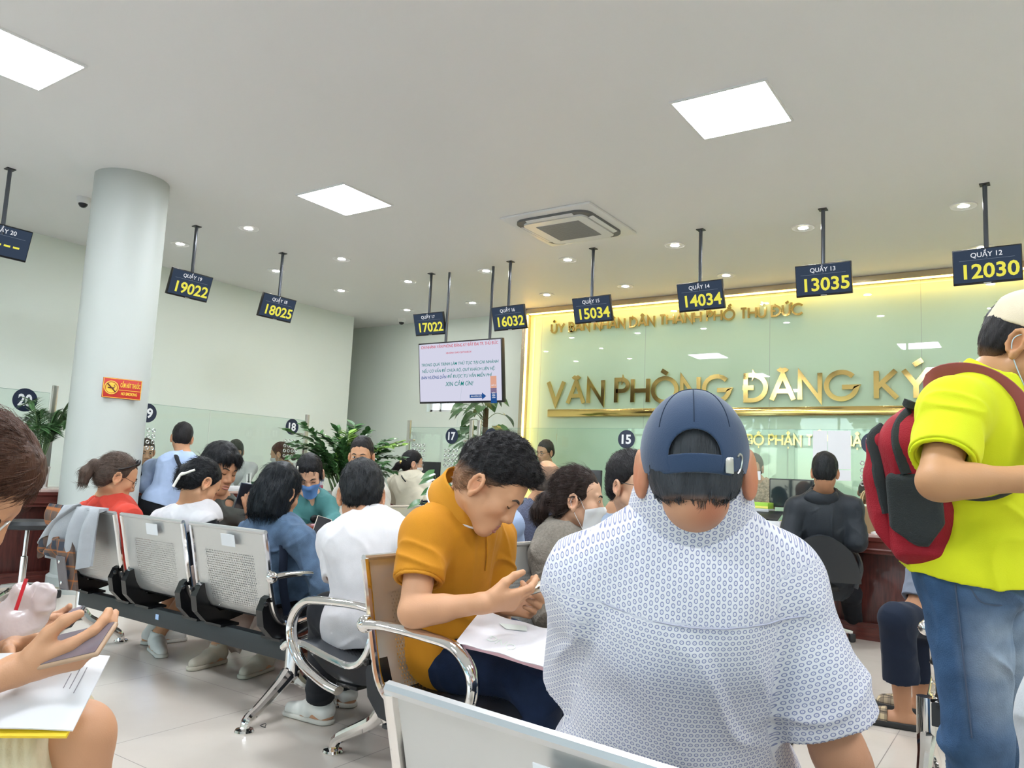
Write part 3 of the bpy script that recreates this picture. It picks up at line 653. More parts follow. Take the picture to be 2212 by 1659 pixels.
post('steel post at the left, between disc 20 and the round column', XG, 3.36, (0, -1)); post('steel post beside disc 18, among the big plant leaves', XG, 6.24, (0, -1))
screen('glass screen of counter 17 on the back counter', (-6.29, YG), (-5.41, YG), 1.615); screen('glass screen of counter 16, left of the gold frame edge', (-5.24, YG), (-4.25, YG), 1.615)
screen('glass screen of counter 15 in front of the gold panel', (-4.24, YG), (-3.20, YG), 1.615); screen('glass screen between disc 15 and the white papers', (-3.19, YG), (-1.86, YG), 1.615); screen('glass screen of the counter behind the red backpack', (-1.85, YG), (-.2, YG), 1.615)
post('steel post left of disc 17', -6.33, YG, (1, 0)); post('steel post between discs 17 and 16, the left one', -5.38, YG, (-1, 0)); post('steel post between discs 17 and 16, the right one', -5.27, YG, (1, 0))
for num, (px, py) in {'20': (53, 864), '19': (318, 892), '18': (630, 922)}.items():
    q = PX(px, py, XG+.006); disc(num, q, (1, 0), .2 if num == '20' else .185); holes(num, q+Vector((0, 0, -.165)), (1, 0))
for num, (px, py) in {'17': (977, 942), '16': (1062, 943), '15': (1354, 949), '14': (1886, 958)}.items():
    q = PY(px, py, YG-.006); disc(num, q, (0, -1), .185); holes(num, q+Vector((0, 0, -.165)), (0, -1))
q = PY(905, 962, YG-.006); holes('17, left of the disc', q, (0, -1))
# papers taped on the glass
def paper_on_glass(label, x0, y0, x1, y1, yy=YG-.012):
    a, b = PY(x0, y0, yy), PY(x1, y1, yy); c = (a+b)/2
    return tag(MB().box((0, 0, 0), (abs(b.x-a.x), .001, abs(a.z-b.z))).build('paper_sheet', M_paper, loc=c, smooth=0), label, 'paper')
paper_on_glass('left one of two tall white paper sheets taped on the counter glass', 1756, 930, 1787, 1012)
paper_on_glass('right one of two tall white paper sheets taped on the counter glass', 1788, 930, 1838, 1014)
paper_on_glass('small grey-white paper under the tall sheets on the glass', 1806, 1015, 1838, 1039)
paper_on_glass('small white paper on the glass right of the navy cap', 1617, 1017, 1643, 1037)

# computer monitors on the counters
def pc(label, px, py, px2, py2, y, scr=False, rz=0):
    a, b = PY(px, py, y), PY(px2, py2, y); w_ = abs(b.x-a.x); h_ = a.z-b.z
    t = thing('computer_monitor', label, 'monitor', ((a.x+b.x)/2, y, ZC), rz, 'computer monitors on the counter')
    zc = (a.z+b.z)/2-ZC
    MB().box((0, 0, zc), (w_, .03, h_), bev=.004).build('casing', M_black, t)
    if scr: MB().box((0, -.0165, zc), (w_-.02, .002, h_-.02)).build('screen', mat('dark_screen', (.02, .03, .035), .03, spec=.8), t, smooth=0)
    m = MB(); m.box((0, .03, (zc-h_/4)/2+.005), (.05, .03, zc-h_/4)); m.box((0, .03, .006), (.22, .17, .012), bev=.004); m.build('stand', M_black, t)
    return t
pc('black computer monitor behind the woman in the cream hoodie', 914, 997, 948, 1054, 6.75)
pc('black computer monitor behind the woman with the white mask', 1218, 1013, 1298, 1082, 6.8)
pc('dark computer monitor beside the man in the black hooded jacket, reflecting the hall', 1663, 1033, 1758, 1100, 6.85, True)
# ------------------------------------------------------------------ people: smooth blended volumes turned into one surface
def na(v): return np.array(tuple(v), dtype=np.float64)
def nrm(v):
    v = np.asarray(v, float); return v/np.linalg.norm(v)
class Prim:
    __slots__ = ('op', 'k', 'lo', 'hi', 'fn')
    def __init__(s, op, k, lo, hi, fn): s.op, s.k, s.lo, s.hi, s.fn = op, k, lo, hi, fn
def rc(a, b, ra, rb, k=.015, op='add', flat=None):
    a, b = na(a), na(b); ba = b-a; L2 = ba@ba+1e-12; m = max(ra, rb); dirn = ba/math.sqrt(L2)
    def fn(X, Y, Z):
        px, py, pz = X-a[0], Y-a[1], Z-a[2]
        t = np.clip((px*ba[0]+py*ba[1]+pz*ba[2])/L2, 0, 1)
        d = np.sqrt((px-t*ba[0])**2+(py-t*ba[1])**2+(pz-t*ba[2])**2)-(ra+(rb-ra)*t)
        if flat: d = np.maximum(d, (X-b[0])*dirn[0]+(Y-b[1])*dirn[1]+(Z-b[2])*dirn[2])
        return d
    return Prim(op, k, np.minimum(a, b)-m, np.maximum(a, b)+m, fn)
def chain(pts, rs, k=.015, op='add', flat=None):
    return [rc(pts[i], pts[i+1], rs[i], rs[i+1], k if i == 0 else min(k, .012), op, flat if i == len(pts)-2 else None) for i in range(len(pts)-1)]
def ell(c, r, M, k=.02, op='add'):          # M: 3x3, columns are the axes
    c = na(c); r = np.array(r, float); M = np.array(M, float)
    ext = np.sqrt(((M*r)**2).sum(1))
    def fn(X, Y, Z):
        px, py, pz = X-c[0], Y-c[1], Z-c[2]
        q = [(px*M[0, i]+py*M[1, i]+pz*M[2, i]) for i in range(3)]
        k0 = np.sqrt(sum((q[i]/r[i])**2 for i in range(3))); k1 = np.sqrt(sum((q[i]/r[i]**2)**2 for i in range(3)))+1e-9
        return k0*(k0-1)/k1
    return Prim(op, k, c-ext, c+ext, fn)
def boxp(c, hlf, M, rd=.01, k=.01, op='add'):
    c = na(c); hf = np.array(hlf, float)-rd; M = np.array(M, float); ext = (np.abs(M)*np.array(hlf)).sum(1)
    def fn(X, Y, Z):
        px, py, pz = X-c[0], Y-c[1], Z-c[2]
        q = [np.abs(px*M[0, i]+py*M[1, i]+pz*M[2, i])-hf[i] for i in range(3)]
        o = np.sqrt(sum(np.maximum(v, 0)**2 for v in q)); return o+np.minimum(np.maximum(np.maximum(q[0], q[1]), q[2]), 0)-rd
    return Prim(op, k, c-ext, c+ext, fn)
def plane(p, n):                            # keeps the side n points away from
    p, n = na(p), nrm(na(n)); return Prim('and', 0, None, None, lambda X, Y, Z: (X-p[0])*n[0]+(Y-p[1])*n[1]+(Z-p[2])*n[2])
def fncut(fn): return Prim('and', 0, None, None, fn)
_NR = np.random.RandomState(7).rand(32, 32, 32).astype(np.float32)*2-1
def vnoise(x, y, z):
    x, y, z = x+1000., y+1000., z+1000.
    i, j, k = np.floor(x).astype(int), np.floor(y).astype(int), np.floor(z).astype(int)
    u, v, w = x-i, y-j, z-k; u, v, w = [t*t*(3-2*t) for t in (u, v, w)]
    g = lambda a, b, c: _NR[(i+a) & 31, (j+b) & 31, (k+c) & 31]
    return (((g(0, 0, 0)*(1-u)+g(1, 0, 0)*u)*(1-v)+(g(0, 1, 0)*(1-u)+g(1, 1, 0)*u)*v)*(1-w)
            + ((g(0, 0, 1)*(1-u)+g(1, 0, 1)*u)*(1-v)+(g(0, 1, 1)*(1-u)+g(1, 1, 1)*u)*v)*w)
def smin(a, b, k):
    if k <= 0: return np.minimum(a, b)
    h = np.maximum(k-np.abs(a-b), 0)/k; return np.minimum(a, b)-h*h*k*.25
def eval_pts(prims, pts):
    X, Y, Z = pts[:, 0], pts[:, 1], pts[:, 2]; F = np.full(len(pts), 1.0)
    for p in prims:
        d = p.fn(X, Y, Z)
        F = smin(F, d, p.k) if p.op == 'add' else (-smin(-F, d, p.k) if p.op == 'sub' else np.maximum(F, d))
    return F
def solid(prims, h, disp=None, clip=None):
    adds = [p for p in prims if p.op == 'add']
    lo = np.min([p.lo for p in adds], 0)-.03; hi = np.max([p.hi for p in adds], 0)+.03
    if clip is not None: lo = np.maximum(lo, clip[0]); hi = np.minimum(hi, clip[1])
    n = np.maximum(np.ceil((hi-lo)/h).astype(int)+1, 3)
    ax = [lo[i]+h*np.arange(n[i]) for i in range(3)]
    F = np.full(n, .2, np.float32)
    for p in prims:
        if p.op == 'and':
            F = np.maximum(F, p.fn(ax[0][:, None, None], ax[1][None, :, None], ax[2][None, None, :]).astype(np.float32)); continue
        m = p.k+2.5*h
        a = np.clip(np.floor((p.lo-m-lo)/h).astype(int), 0, n-1); b = np.clip(np.ceil((p.hi+m-lo)/h).astype(int)+1, 1, n)
        if (b <= a).any(): continue
        sl = tuple(slice(a[i], b[i]) for i in range(3))
        d = p.fn(ax[0][sl[0]][:, None, None], ax[1][sl[1]][None, :, None], ax[2][sl[2]][None, None, :]).astype(np.float32)
        F[sl] = smin(F[sl], d, p.k) if p.op == 'add' else -smin(-F[sl], d, p.k)
    if disp is not None:
        I = np.nonzero(np.abs(F) < .03)
        if len(I[0]): F[I] += disp(ax[0][I[0]], ax[1][I[1]], ax[2][I[2]]).astype(np.float32)
    for i in range(3):                      # close the surface at the limits of the grid
        s = [slice(None)]*3
        for e in (0, -1): s[i] = e; F[tuple(s)] = np.maximum(F[tuple(s)], .01)
    return nets(F, lo, h)
def nets(F, lo, h):
    ins = F < 0; n = np.array(F.shape)
    c = ins[:-1, :-1, :-1].astype(np.uint8)
    c = sum(ins[i:n[0]-1+i, j:n[1]-1+j, k:n[2]-1+k].astype(np.uint8) for i in (0, 1) for j in (0, 1) for k in (0, 1))
    act = (c > 0) & (c < 8); idx = np.full(act.shape, -1, np.int64); I = np.nonzero(act); N = len(I[0])
    if N == 0: return np.zeros((0, 3)), np.zeros((0, 4), int)
    idx[I] = np.arange(N); acc = np.zeros((N, 3)); cnt = np.zeros(N)
    I = [x.astype(np.int64) for x in I]
    for (a, b) in [((0, 0, 0), (1, 0, 0)), ((0, 1, 0), (1, 1, 0)), ((0, 0, 1), (1, 0, 1)), ((0, 1, 1), (1, 1, 1)), ((0, 0, 0), (0, 1, 0)), ((1, 0, 0), (1, 1, 0)), ((0, 0, 1), (0, 1, 1)), ((1, 0, 1), (1, 1, 1)), ((0, 0, 0), (0, 0, 1)), ((1, 0, 0), (1, 0, 1)), ((0, 1, 0), (0, 1, 1)), ((1, 1, 0), (1, 1, 1))]:
        fa = F[I[0]+a[0], I[1]+a[1], I[2]+a[2]]; fb = F[I[0]+b[0], I[1]+b[1], I[2]+b[2]]
        m = (fa < 0) != (fb < 0); t = np.where(m, fa/np.where(m, fa-fb, 1), 0)
        for q in range(3): acc[:, q] += np.where(m, a[q]+(b[q]-a[q])*t, 0)
        cnt += m
    vs = (np.stack(I, 1)+acc/cnt[:, None])*h+lo
    quads = []
    for d in range(3):
        e1, e2 = [(1, 2), (2, 0), (0, 1)][d]
        s0 = [slice(None)]*3; s1 = [slice(None)]*3; s0[d] = slice(0, -1); s1[d] = slice(1, None)
        A, B = ins[tuple(s0)], ins[tuple(s1)]; E = np.nonzero(A != B)
        E = [x.astype(np.int64) for x in E]; ok = (E[e1] > 0) & (E[e2] > 0) & (E[e1] < n[e1]-1) & (E[e2] < n[e2]-1)
        E = [x[ok] for x in E]; inside_first = A[tuple(E)]
        def cell(o1, o2):
            q = [E[0].copy(), E[1].copy(), E[2].copy()]; q[e1] -= o1; q[e2] -= o2; return idx[tuple(q)]
        q = np.stack([cell(1, 1), cell(0, 1), cell(0, 0), cell(1, 0)], 1)
        q[~inside_first] = q[~inside_first][:, ::-1]; quads.append(q)
    Q = np.concatenate(quads); return vs, Q
def meshobj(name, vs, Q, m, parent=None, org=(0, 0, 0), cols=None, pat=None):
    me = bpy.data.meshes.new(name); vs = np.asarray(vs)-np.array(org)
    me.vertices.add(len(vs)); me.vertices.foreach_set('co', vs.astype(np.float32).ravel())
    Q = np.asarray(Q); me.loops.add(Q.size); me.loops.foreach_set('vertex_index', Q.astype(np.int32).ravel())
    me.polygons.add(len(Q)); me.polygons.foreach_set('loop_start', np.arange(0, Q.size, Q.shape[1], dtype=np.int32))
    me.polygons.foreach_set('use_smooth', np.ones(len(Q), bool)); me.update(calc_edges=True); me.validate()
    me.materials.append(m)
    if cols is not None:
        a = me.attributes.new('Col', 'FLOAT_COLOR', 'POINT'); c4 = np.ones((len(vs), 4), np.float32); c4[:, :3] = cols; a.data.foreach_set('color', c4.ravel())
    if pat is not None:
        a = me.attributes.new('pat', 'FLOAT_VECTOR', 'POINT'); a.data.foreach_set('vector', pat.astype(np.float32).ravel())
    o = bpy.data.objects.new(name, me); COL.objects.link(o)
    if parent is not None: o.parent = parent
    else: o.location = org
    return o
M_skin = mat('skin', (.70, .45, .33), .48, attr='Col', spec=.35, bump=.06, bscale=400)
M_hair = mat('hair', (.012, .010, .010), .45, attr='Col', spec=.22)
def _hairbump():
    nt = M_hair.node_tree; b = nt.nodes['Principled BSDF']; N = nt.nodes.new
    tc = N('ShaderNodeTexCoord'); mp = N('ShaderNodeMapping'); mp.inputs['Scale'].default_value = (260, 260, 35); nt.links.new(tc.outputs['Object'], mp.inputs[0])
    n = N('ShaderNodeTexNoise'); n.inputs['Scale'].default_value = 1; n.inputs['Detail'].default_value = 2; nt.links.new(mp.outputs[0], n.inputs[0])
    bp = N('ShaderNodeBump'); bp.inputs['Strength'].default_value = .55; bp.inputs['Distance'].default_value = .006; nt.links.new(n.outputs[0], bp.inputs['Height']); nt.links.new(bp.outputs[0], b.inputs['Normal'])
_hairbump()
M_lip = mat('lips', (.46, .17, .15), .4); M_eyew = mat('eye_white', (.62, .60, .58), .25); M_iris = mat('iris', (.015, .009, .006), .15)
def cloth(name, col, bump=.12, bscale=220, var=.06, vscale=14, rough=.85, sheen=.04):
    return mat('cloth_'+name, col, rough, bump=bump, bscale=bscale, var=var, vscale=vscale, spec=.2, sheen=sheen)
SKIN = dict(a=(.58, .305, .170), b=(.47, .235, .130), c=(.64, .375, .245), d=(.38, .18, .10))
def hd(yaw):  # heading in degrees: 0 = towards the back wall, positive turns left
    a = math.radians(yaw); return np.array([-math.sin(a), math.cos(a), 0.])
class Fig:
    """joints in world coordinates; pel hips, nb base of the neck, hc centre of the head between the ears"""
    def __init__(s, label, pel, nb, hc, body, head, hpitch=0, hroll=0, size=1.0, hs=1.0, female=False, skin='a', vox=.006, shw=.178, hunch=.0, org=None, girth=1.0):
        s.label, s.fem, s.vox, s.size, s.hs, s.girth = label, female, vox, size, hs, girth
        s.pel, s.nb, s.hc = na(pel), na(nb), na(hc)
        s.U = nrm(s.nb-s.pel); f = hd(body); s.F = nrm(f-s.U*(f@s.U)); s.L = np.cross(s.U, s.F)
        f = hd(head); l = np.cross([0, 0, 1.], f); cp, sp = math.cos(math.radians(hpitch)), math.sin(math.radians(hpitch))
        hf = f*cp-np.array([0, 0, 1.])*sp; hu = np.array([0, 0, 1.])*cp+f*sp
        cr, sr = math.cos(math.radians(hroll)), math.sin(math.radians(hroll))      # + tilts the head to its left
        s.HF = hf; s.HL = l*cr-hu*sr; s.HU = hu*cr+l*sr
        s.HM = np.stack([s.HL, s.HF, s.HU], 1); s.BM = np.stack([s.L, s.F, s.U], 1)
        s.skin = SKIN[skin] if isinstance(skin, str) else skin; s.T = np.linalg.norm(s.nb-s.pel); s.hunch = hunch
        s.shw = shw*size; s.SH = {}
        for sd, sg in (('L', 1), ('R', -1)): s.SH[sd] = s.sp(.90)+s.L*sg*s.shw
        s.arms = {}; s.legs = {}; s.hands = {}; s.root = None; s.org = org if org is not None else (s.pel[0], s.pel[1], 0)
    def sp(s, t): return s.pel+s.U*s.T*t-s.F*s.hunch*math.sin(math.pi*min(max(t, 0), 1))
    def h(s, l, f, u): return s.hc+(s.HL*l+s.HF*f+s.HU*u)*s.hs
    def arm(s, sd, el, wr, sh=None):
        if sh is not None: s.SH[sd] = na(sh)
        s.arms[sd] = (s.SH[sd], na(el), na(wr)); return s
    def leg(s, sd, kn, an, toe=None, hip=None):
        sg = 1 if sd == 'L' else -1
        hp = na(hip) if hip is not None else s.pel+s.L*sg*.09*s.size
        kn, an = na(kn), na(an)
        t = nrm(na(toe)) if toe is not None else nrm((kn-hp)*np.array([1, 1, 0])+1e-6)
        s.legs[sd] = (hp, kn, an, t); return s
    def hand(s, sd, D, N, curl=(.3, .3, .35, .4), th=((.55, .75, .35), (.8, .35, .45)), sc=1.0, spread=0):
        s.hands[sd] = (nrm(D), nrm(N), curl, th, sc*s.size*(.92 if s.fem else 1), spread); return s
    # --- volumes, each grown by o
    def torso(s, o=0, k=.06):
        z = s.size; g = s.girth; w = .94 if s.fem else 1.0; M = s.BM
        return [ell(s.sp(.07), (.168*z*g+o, .128*z*g+o, .125*z+o), M, k), ell(s.sp(.34), (.142*z*w*g+o, .112*z*g+o, .16*z+o), M, k),
                ell(s.sp(.64), (.160*z*w+o, .118*z*g+o, .17*z+o), M, k), ell(s.sp(.82)-s.F*.008, (.165*z*w+o, .095*z+o, .10*z+o), M, k)]
    def yoke(s, o=0, k=.045):
        z = s.size*(.9 if s.fem else 1); r = []
        for sd in 'LR':
            r += [rc(s.sp(.90), s.SH[sd], .062*z+o, .055*z+o, k), rc(s.nb+s.U*.03, s.SH[sd]*.55+s.sp(.93)*.45+s.U*.012, .045*z+o, .045*z+o, k)]
        return r
    def upper(s, sd, o=0, t=1.0, k=.03, flat=None, end=0):
        a, e, w = s.arms[sd]; z = s.size*(.86 if s.fem else 1); p = a+(e-a)*t
        return [ell(a-s.U*.01, (.056*z+o, .056*z+o, .062*z+o), s.BM, .035), rc(a, p, .053*z+o, (.053-.010*t)*z+o+end, k, flat=flat)]
    def fore(s, sd, o=0, t=1.0, k=.02, flat=None, end=0):
        a, e, w = s.arms[sd]; z = s.size*(.86 if s.fem else 1); p = e+(w-e)*t; r = []
        r.append(rc(e, p, .042*z+o, (.042-.015*t)*z+o+end, k, flat=flat))
        if t > .3: r.append(rc(e+(w-e)*.12, e+(w-e)*.4, .043*z+o, .038*z+o, .02))
        return r
    def thigh(s, sd, o=0, t=1.0, k=.05, flat=None, end=0):
        hp, kn, an, _ = s.legs[sd]; z = s.size*s.girth**.5; return [rc(hp, hp+(kn-hp)*t, .088*z+o, (.088-.026*t)*z+o+end, k, flat=flat)]
    def shin(s, sd, o=0, t=1.0, k=.03, flat=None, end=0):
        hp, kn, an, _ = s.legs[sd]; z = s.size; back = nrm(hp-kn+(an-kn)*.001)
        r = [rc(kn, kn+(an-kn)*t, .058*z+o, (.058-.022*t)*z+o+end, k, flat=flat)]
        if t > .4: r.append(rc(kn+(an-kn)*.12+back*.012, kn+(an-kn)*.38+back*.012, .05*z+o, .042*z+o, .03))
        return r
    def foot(s, sd, o=0):
        hp, kn, an, t = s.legs[sd]; z = s.size; dn = np.array([0, 0, -1.]); side = np.cross(t, [0, 0, 1.])
        b = np.array([an[0], an[1], max(.035, an[2]-.06)])
        return [rc(an, b, .036*z+o, .036*z+o, .02), rc(b-t*.035, b+t*.06, .036*z+o, .034*z+o, .02), rc(b+t*.06+dn*.005, b+t*.16*z+dn*.012, .036*z+o, .024*z+o, .02)]
    def neckp(s, o=0, k=.03):
        r = (.047, .052) if s.fem else (.056, .062); return [rc(s.h(0, -.028, -.05), s.nb+s.U*.01, r[0]*s.size+o, r[1]*s.size+o, k)]
    def headp(s, ear=True, detail=True):
        q = s.hs; M = s.HM; h = s.h; fem = s.fem; E = lambda c, r, k=.02, op='add': ell(h(*c), [x*q for x in r], M, k*q, op)
        R = lambda a, b, ra, rb, k=.015, op='add': rc(h(*a), h(*b), ra*q, rb*q, k*q, op)
        jw = .9 if fem else 1.0
        p = [E((0, -.012, .043), (.076, .097, .086)), E((0, .045, .045), (.061, .050, .055), .03), E((0, .035, -.025), (.060*jw, .060, .075), .03),
             R((.050*jw, .005, -.052), (.017, .066, -.098), .020, .019, .03), R((-.050*jw, .005, -.052), (-.017, .066, -.098), .020, .019, .03), E((0, .076, -.098), (.020, .018, .018), .03),
             E((.043, .066, -.022), (.020, .020, .020), .03), E((-.043, .066, -.022), (.020, .020, .020), .03), E((0, .080, -.062), (.032, .018, .026), .025)]
        if detail:
            p += [E((.031, .106, .008), (.017, .017, .011), .02, 'sub'), E((-.031, .106, .008), (.017, .017, .011), .02, 'sub'),
                  E((.031, .084, .008), (.0165, .0125, .0115), .006), E((-.031, .084, .008), (.0165, .0125, .0115), .006),
                  R((.012, .094, .028), (.045, .082, .029), .008, .006, .02), R((-.012, .094, .028), (-.045, .082, .029), .008, .006, .02),
                  R((0, .092, .018), (0, .111, -.030), .0092, .0132, .014), E((.0145, .102, -.036), (.0105, .011, .0095), .008), E((-.0145, .102, -.036), (.0105, .011, .0095), .008),
                  R((-.020, .092, -.064), (.020, .092, -.064), .0055, .0055, .012), R((-.016, .090, -.074), (.016, .090, -.074), .006, .006, .012)]
        if ear:
            for sg in (1, -1):
                c = h(sg*.079, -.012, -.006)
                em = np.stack([nrm(s.HL*sg+s.HF*-.35), nrm(s.HF+s.HL*sg*.35), s.HU], 1)
                p.append(ell(c, np.array([.007, .021, .032])*q, em, .012*q))
                ring = []
                for i in range(9):
                    a = math.radians(-60+i*37); ring.append(c+em[:, 0]*.009*q+em[:, 1]*math.cos(a)*.019*q*(1 if math.cos(a) > 0 else .95)+em[:, 2]*(math.sin(a)*.030+.003)*q)
                p += [rc(ring[i], ring[i+1], .0052*q, .0052*q, .004) for i in range(8)]
                p.append(ell(c+em[:, 0]*.010*q-em[:, 1]*-.003*q-em[:, 2]*.002*q, np.array([.007, .009, .014])*q, em, .006*q, 'sub'))
                p.append(ell(c-em[:, 2]*.030*q+em[:, 1]*.005*q+em[:, 0]*.004*q, np.array([.006, .009, .011])*q, em, .01*q))
        return p
    def handp(s, sd):
        a, e, W = s.arms[sd]; D, N, curl, th, z, spr = s.hands[sd]
        N = nrm(N-D*(N@D)); T = np.cross(D, N) if sd == 'R' else np.cross(N, D)
        p = []; off = [.027, .009, -.009, -.026]; kn = [.086, .089, .084, .076]; tips = []
        LEN = [(.042, .025, .021), (.046, .029, .022), (.043, .027, .021), (.033, .020, .019)]
        p.append(rc(W-D*.012, W+D*.02, .025*z, .021*z, .02))
        for i in range(4):
            k0 = W+(D*kn[i]+T*off[i])*z; p.append(rc(W+(D*.02+T*off[i]*.55)*z, k0, .0155*z, .0122*z, .014))
            c = curl[i]; ang = 0; q = k0; rr = [.0108, .0096, .0088, .0078] if i < 3 else [.0095, .0085, .0078, .007]
            sp_ = nrm(D+T*spr*(1.5-i)*.16)
            cs = c if hasattr(c, '__len__') else (c*75, c*95, c*60)
            for j in range(3):
                ang += math.radians(cs[j]); d = sp_*math.cos(ang)+N*math.sin(ang); q2 = q+d*LEN[i][j]*z
                p.append(rc(q, q2, rr[j]*z, rr[j+1]*z, .005)); q = q2
            tips.append(q)
        b0 = W+(D*.022+T*.024+N*.006)*z
        d1 = nrm(D*th[0][0]+T*th[0][1]+N*th[0][2]); d2 = nrm(D*th[1][0]+T*th[1][1]+N*th[1][2])
        b1 = b0+d1*.042*z; b2 = b1+nrm(d1+d2)*.033*z; b3 = b2+d2*.026*z
        p += [rc(b0, b1, .0175*z, .0135*z, .014), rc(b1, b2, .0125*z, .0112*z, .006), rc(b2, b3, .0112*z, .0085*z, .006)]
        s.tips = tips+[b3]
        return p
    # --- meshes
    def body(s, ear=True, detail=True, legs=True, paint=(), extra=(), name='person', headonly=False):
        p = s.torso()+s.yoke(0)
        for sd in s.arms: p += s.upper(sd)+s.fore(sd)
        if legs:
            for sd in s.legs: p += s.thigh(sd)+s.shin(sd)+s.foot(sd)
        p += s.neckp(); hp_ = s.headp(ear, detail)
        nk = s.neckp()
        # the head is carved on its own and then joined, so that its hollows stay clear of the chest
        for sd in s.hands: p += s.handp(sd)
        s.face_prims = hp_
        vs, Q = solid(p+hp_+list(extra), s.vox)
        col = np.tile(np.array(s.skin), (len(vs), 1)); col *= (1+.05*vnoise(vs[:, 0]*25, vs[:, 1]*25, vs[:, 2]*25))[:, None]
        q = s.hs
        for c, r, cc, st in [((.045, .075, -.03), .03, (1.0, .80, .74), .5), ((-.045, .075, -.03), .03, (1.0, .80, .74), .5), ((.085, -.012, -.005), .03, (1.02, .72, .64), .55), ((-.085, -.012, -.005), .03, (1.02, .72, .64), .55), ((0, .11, -.03), .016, (1.0, .8, .74), .5)]+list(paint):
            d2 = ((vs-s.h(*c))**2).sum(1); w = st*np.exp(-d2/(2*(r*q*.6)**2)); col = col*(1-w[:, None])+col*np.array(cc)*w[:, None]
        s.root = meshobj(name, vs, Q, M_skin, None, s.org, np.clip(col, 0, 1))
        tag(s.root, s.label, 'person'); return s.root
    def sub(s, name, prims, m, disp=None, vox=None, cols=None, pat=None, label=None):
        vs, Q = solid(prims, vox or s.vox, disp)
        c = cols(vs) if cols else None; pt = pat(vs) if pat else None
        o = meshobj(name, vs, Q, m, s.root, s.org, c, pt)
        if label: o['label'] = label
        return o
    def mb(s, name, mbuild, m, smooth=40):
        M = Matrix.Translation(-Vector(s.org)); mbuild.v = [tuple(M @ Vector(v)) for v in mbuild.v]
        return mbuild.build(name, m, s.root, smooth=smooth)
    def wr(s, amp=.004, fr=14, seed=0, st=(1, 1, .55)):
        def f(x, y, z):
            d = np.stack([x, y, z], -1)-s.pel; l, f_, u = d@s.L, d@s.F, d@s.U
            w_ = vnoise(l*7+seed*3, f_*7, u*7)*.35
            n1 = vnoise(l*fr*.55*st[0]+seed+w_, f_*fr*.55*st[1], u*fr*.9+l*fr*.5+w_); n2 = vnoise(l*fr*.9+seed+9, f_*fr*.9, u*fr*.45-l*fr*.35+w_)
            m1 = np.clip(vnoise(l*6+seed+4, f_*6, u*6)*1.6+.45, 0, 1); m2 = np.clip(vnoise(l*5+seed+14, f_*5+3, u*5)*1.6+.35, 0, 1)
            return -amp*(np.clip(1-3.2*np.abs(n1), 0, 1)**1.3*m1+.8*np.clip(1-3.2*np.abs(n2), 0, 1)**1.3*m2)+amp*.35
        return f
    def shirt(s, m, o=.013, sleeve=.62, longs=None, hem=-.12, name='shirt', wr=.004, fr=14, neck=.008, neckdrop=.0, cuff=.006, pat=None, cols=None, hemo=.012, seed=0, k=.05, vneck=0, extra=(), label=None, sides='LR'):
        """hem: fraction of the back length below the hips where the garment ends"""
        p = s.torso(o, k)
        z = s.size; p.append(ell(s.sp(.0), (.172*z*s.girth+o+hemo*.6, .132*z*s.girth+o+hemo*.6, .17*z), s.BM, .05))
        p.append(plane(s.pel+s.U*s.T*hem, -s.U)); p += s.yoke(o, .04)
        for sd in sides:
            if sd not in s.arms: continue
            if longs is None: p += s.upper(sd, o+.002, sleeve, flat=True, end=cuff+.004)
            else: p += s.upper(sd, o)+s.fore(sd, o, longs, flat=True, end=.002)
        p += list(extra)
        nb = s.nb+s.U*neckdrop
        p.append(rc(s.nb-s.U*.02+s.F*.012, s.h(0, -.02, -.04), (.05 if s.fem else .060)*z+neck, .075*z+neck, .01, 'sub'))
        p.append(plane(nb+s.U*.045-s.F*.03, nrm(s.U-s.F*.0)) if False else rc(nb+s.U*.075, nb+s.U*.20, .085*z, .15*z, .005, 'sub'))
        if vneck: p.append(rc(s.nb+s.F*.10+s.U*.03, s.nb+s.F*.13-s.U*vneck, .032, .008, .01, 'sub'))
        for sd in sides:
            if sd in s.arms and longs is None:
                a, e, w = s.arms[sd]; d = nrm(e-a); q = a+(e-a)*sleeve
                p.append(rc(q-d*.012, q+d*.05, (.046 if not s.fem else .040)*z+.007, .046*z+.009, .003, 'sub'))
        return s.sub(name, p, m, s.wr(wr, fr, seed) if wr else None, pat=pat, cols=cols, label=label)
    def pants(s, m, o=.012, t=.98, short=None, waist=.14, name='trousers', wr=.004, seed=3, label=None, end=.012, cols=None, fr=12):
        z = s.size; p = [ell(s.sp(.05), (.170*z*s.girth+o, .130*z*s.girth+o, .13*z+o), s.BM, .05), ell(s.sp(.22), (.150*z*s.girth+o, .116*z*s.girth+o, .10*z), s.BM, .05), plane(s.sp(waist), s.U)]
        for sd in s.legs:
            if short: p += s.thigh(sd, o, short, flat=True, end=end)
            else: p += s.thigh(sd, o)+s.shin(sd, o, t, flat=True, end=end)
        return s.sub(name, p, m, s.wr(wr, fr, seed), label=label, cols=cols)
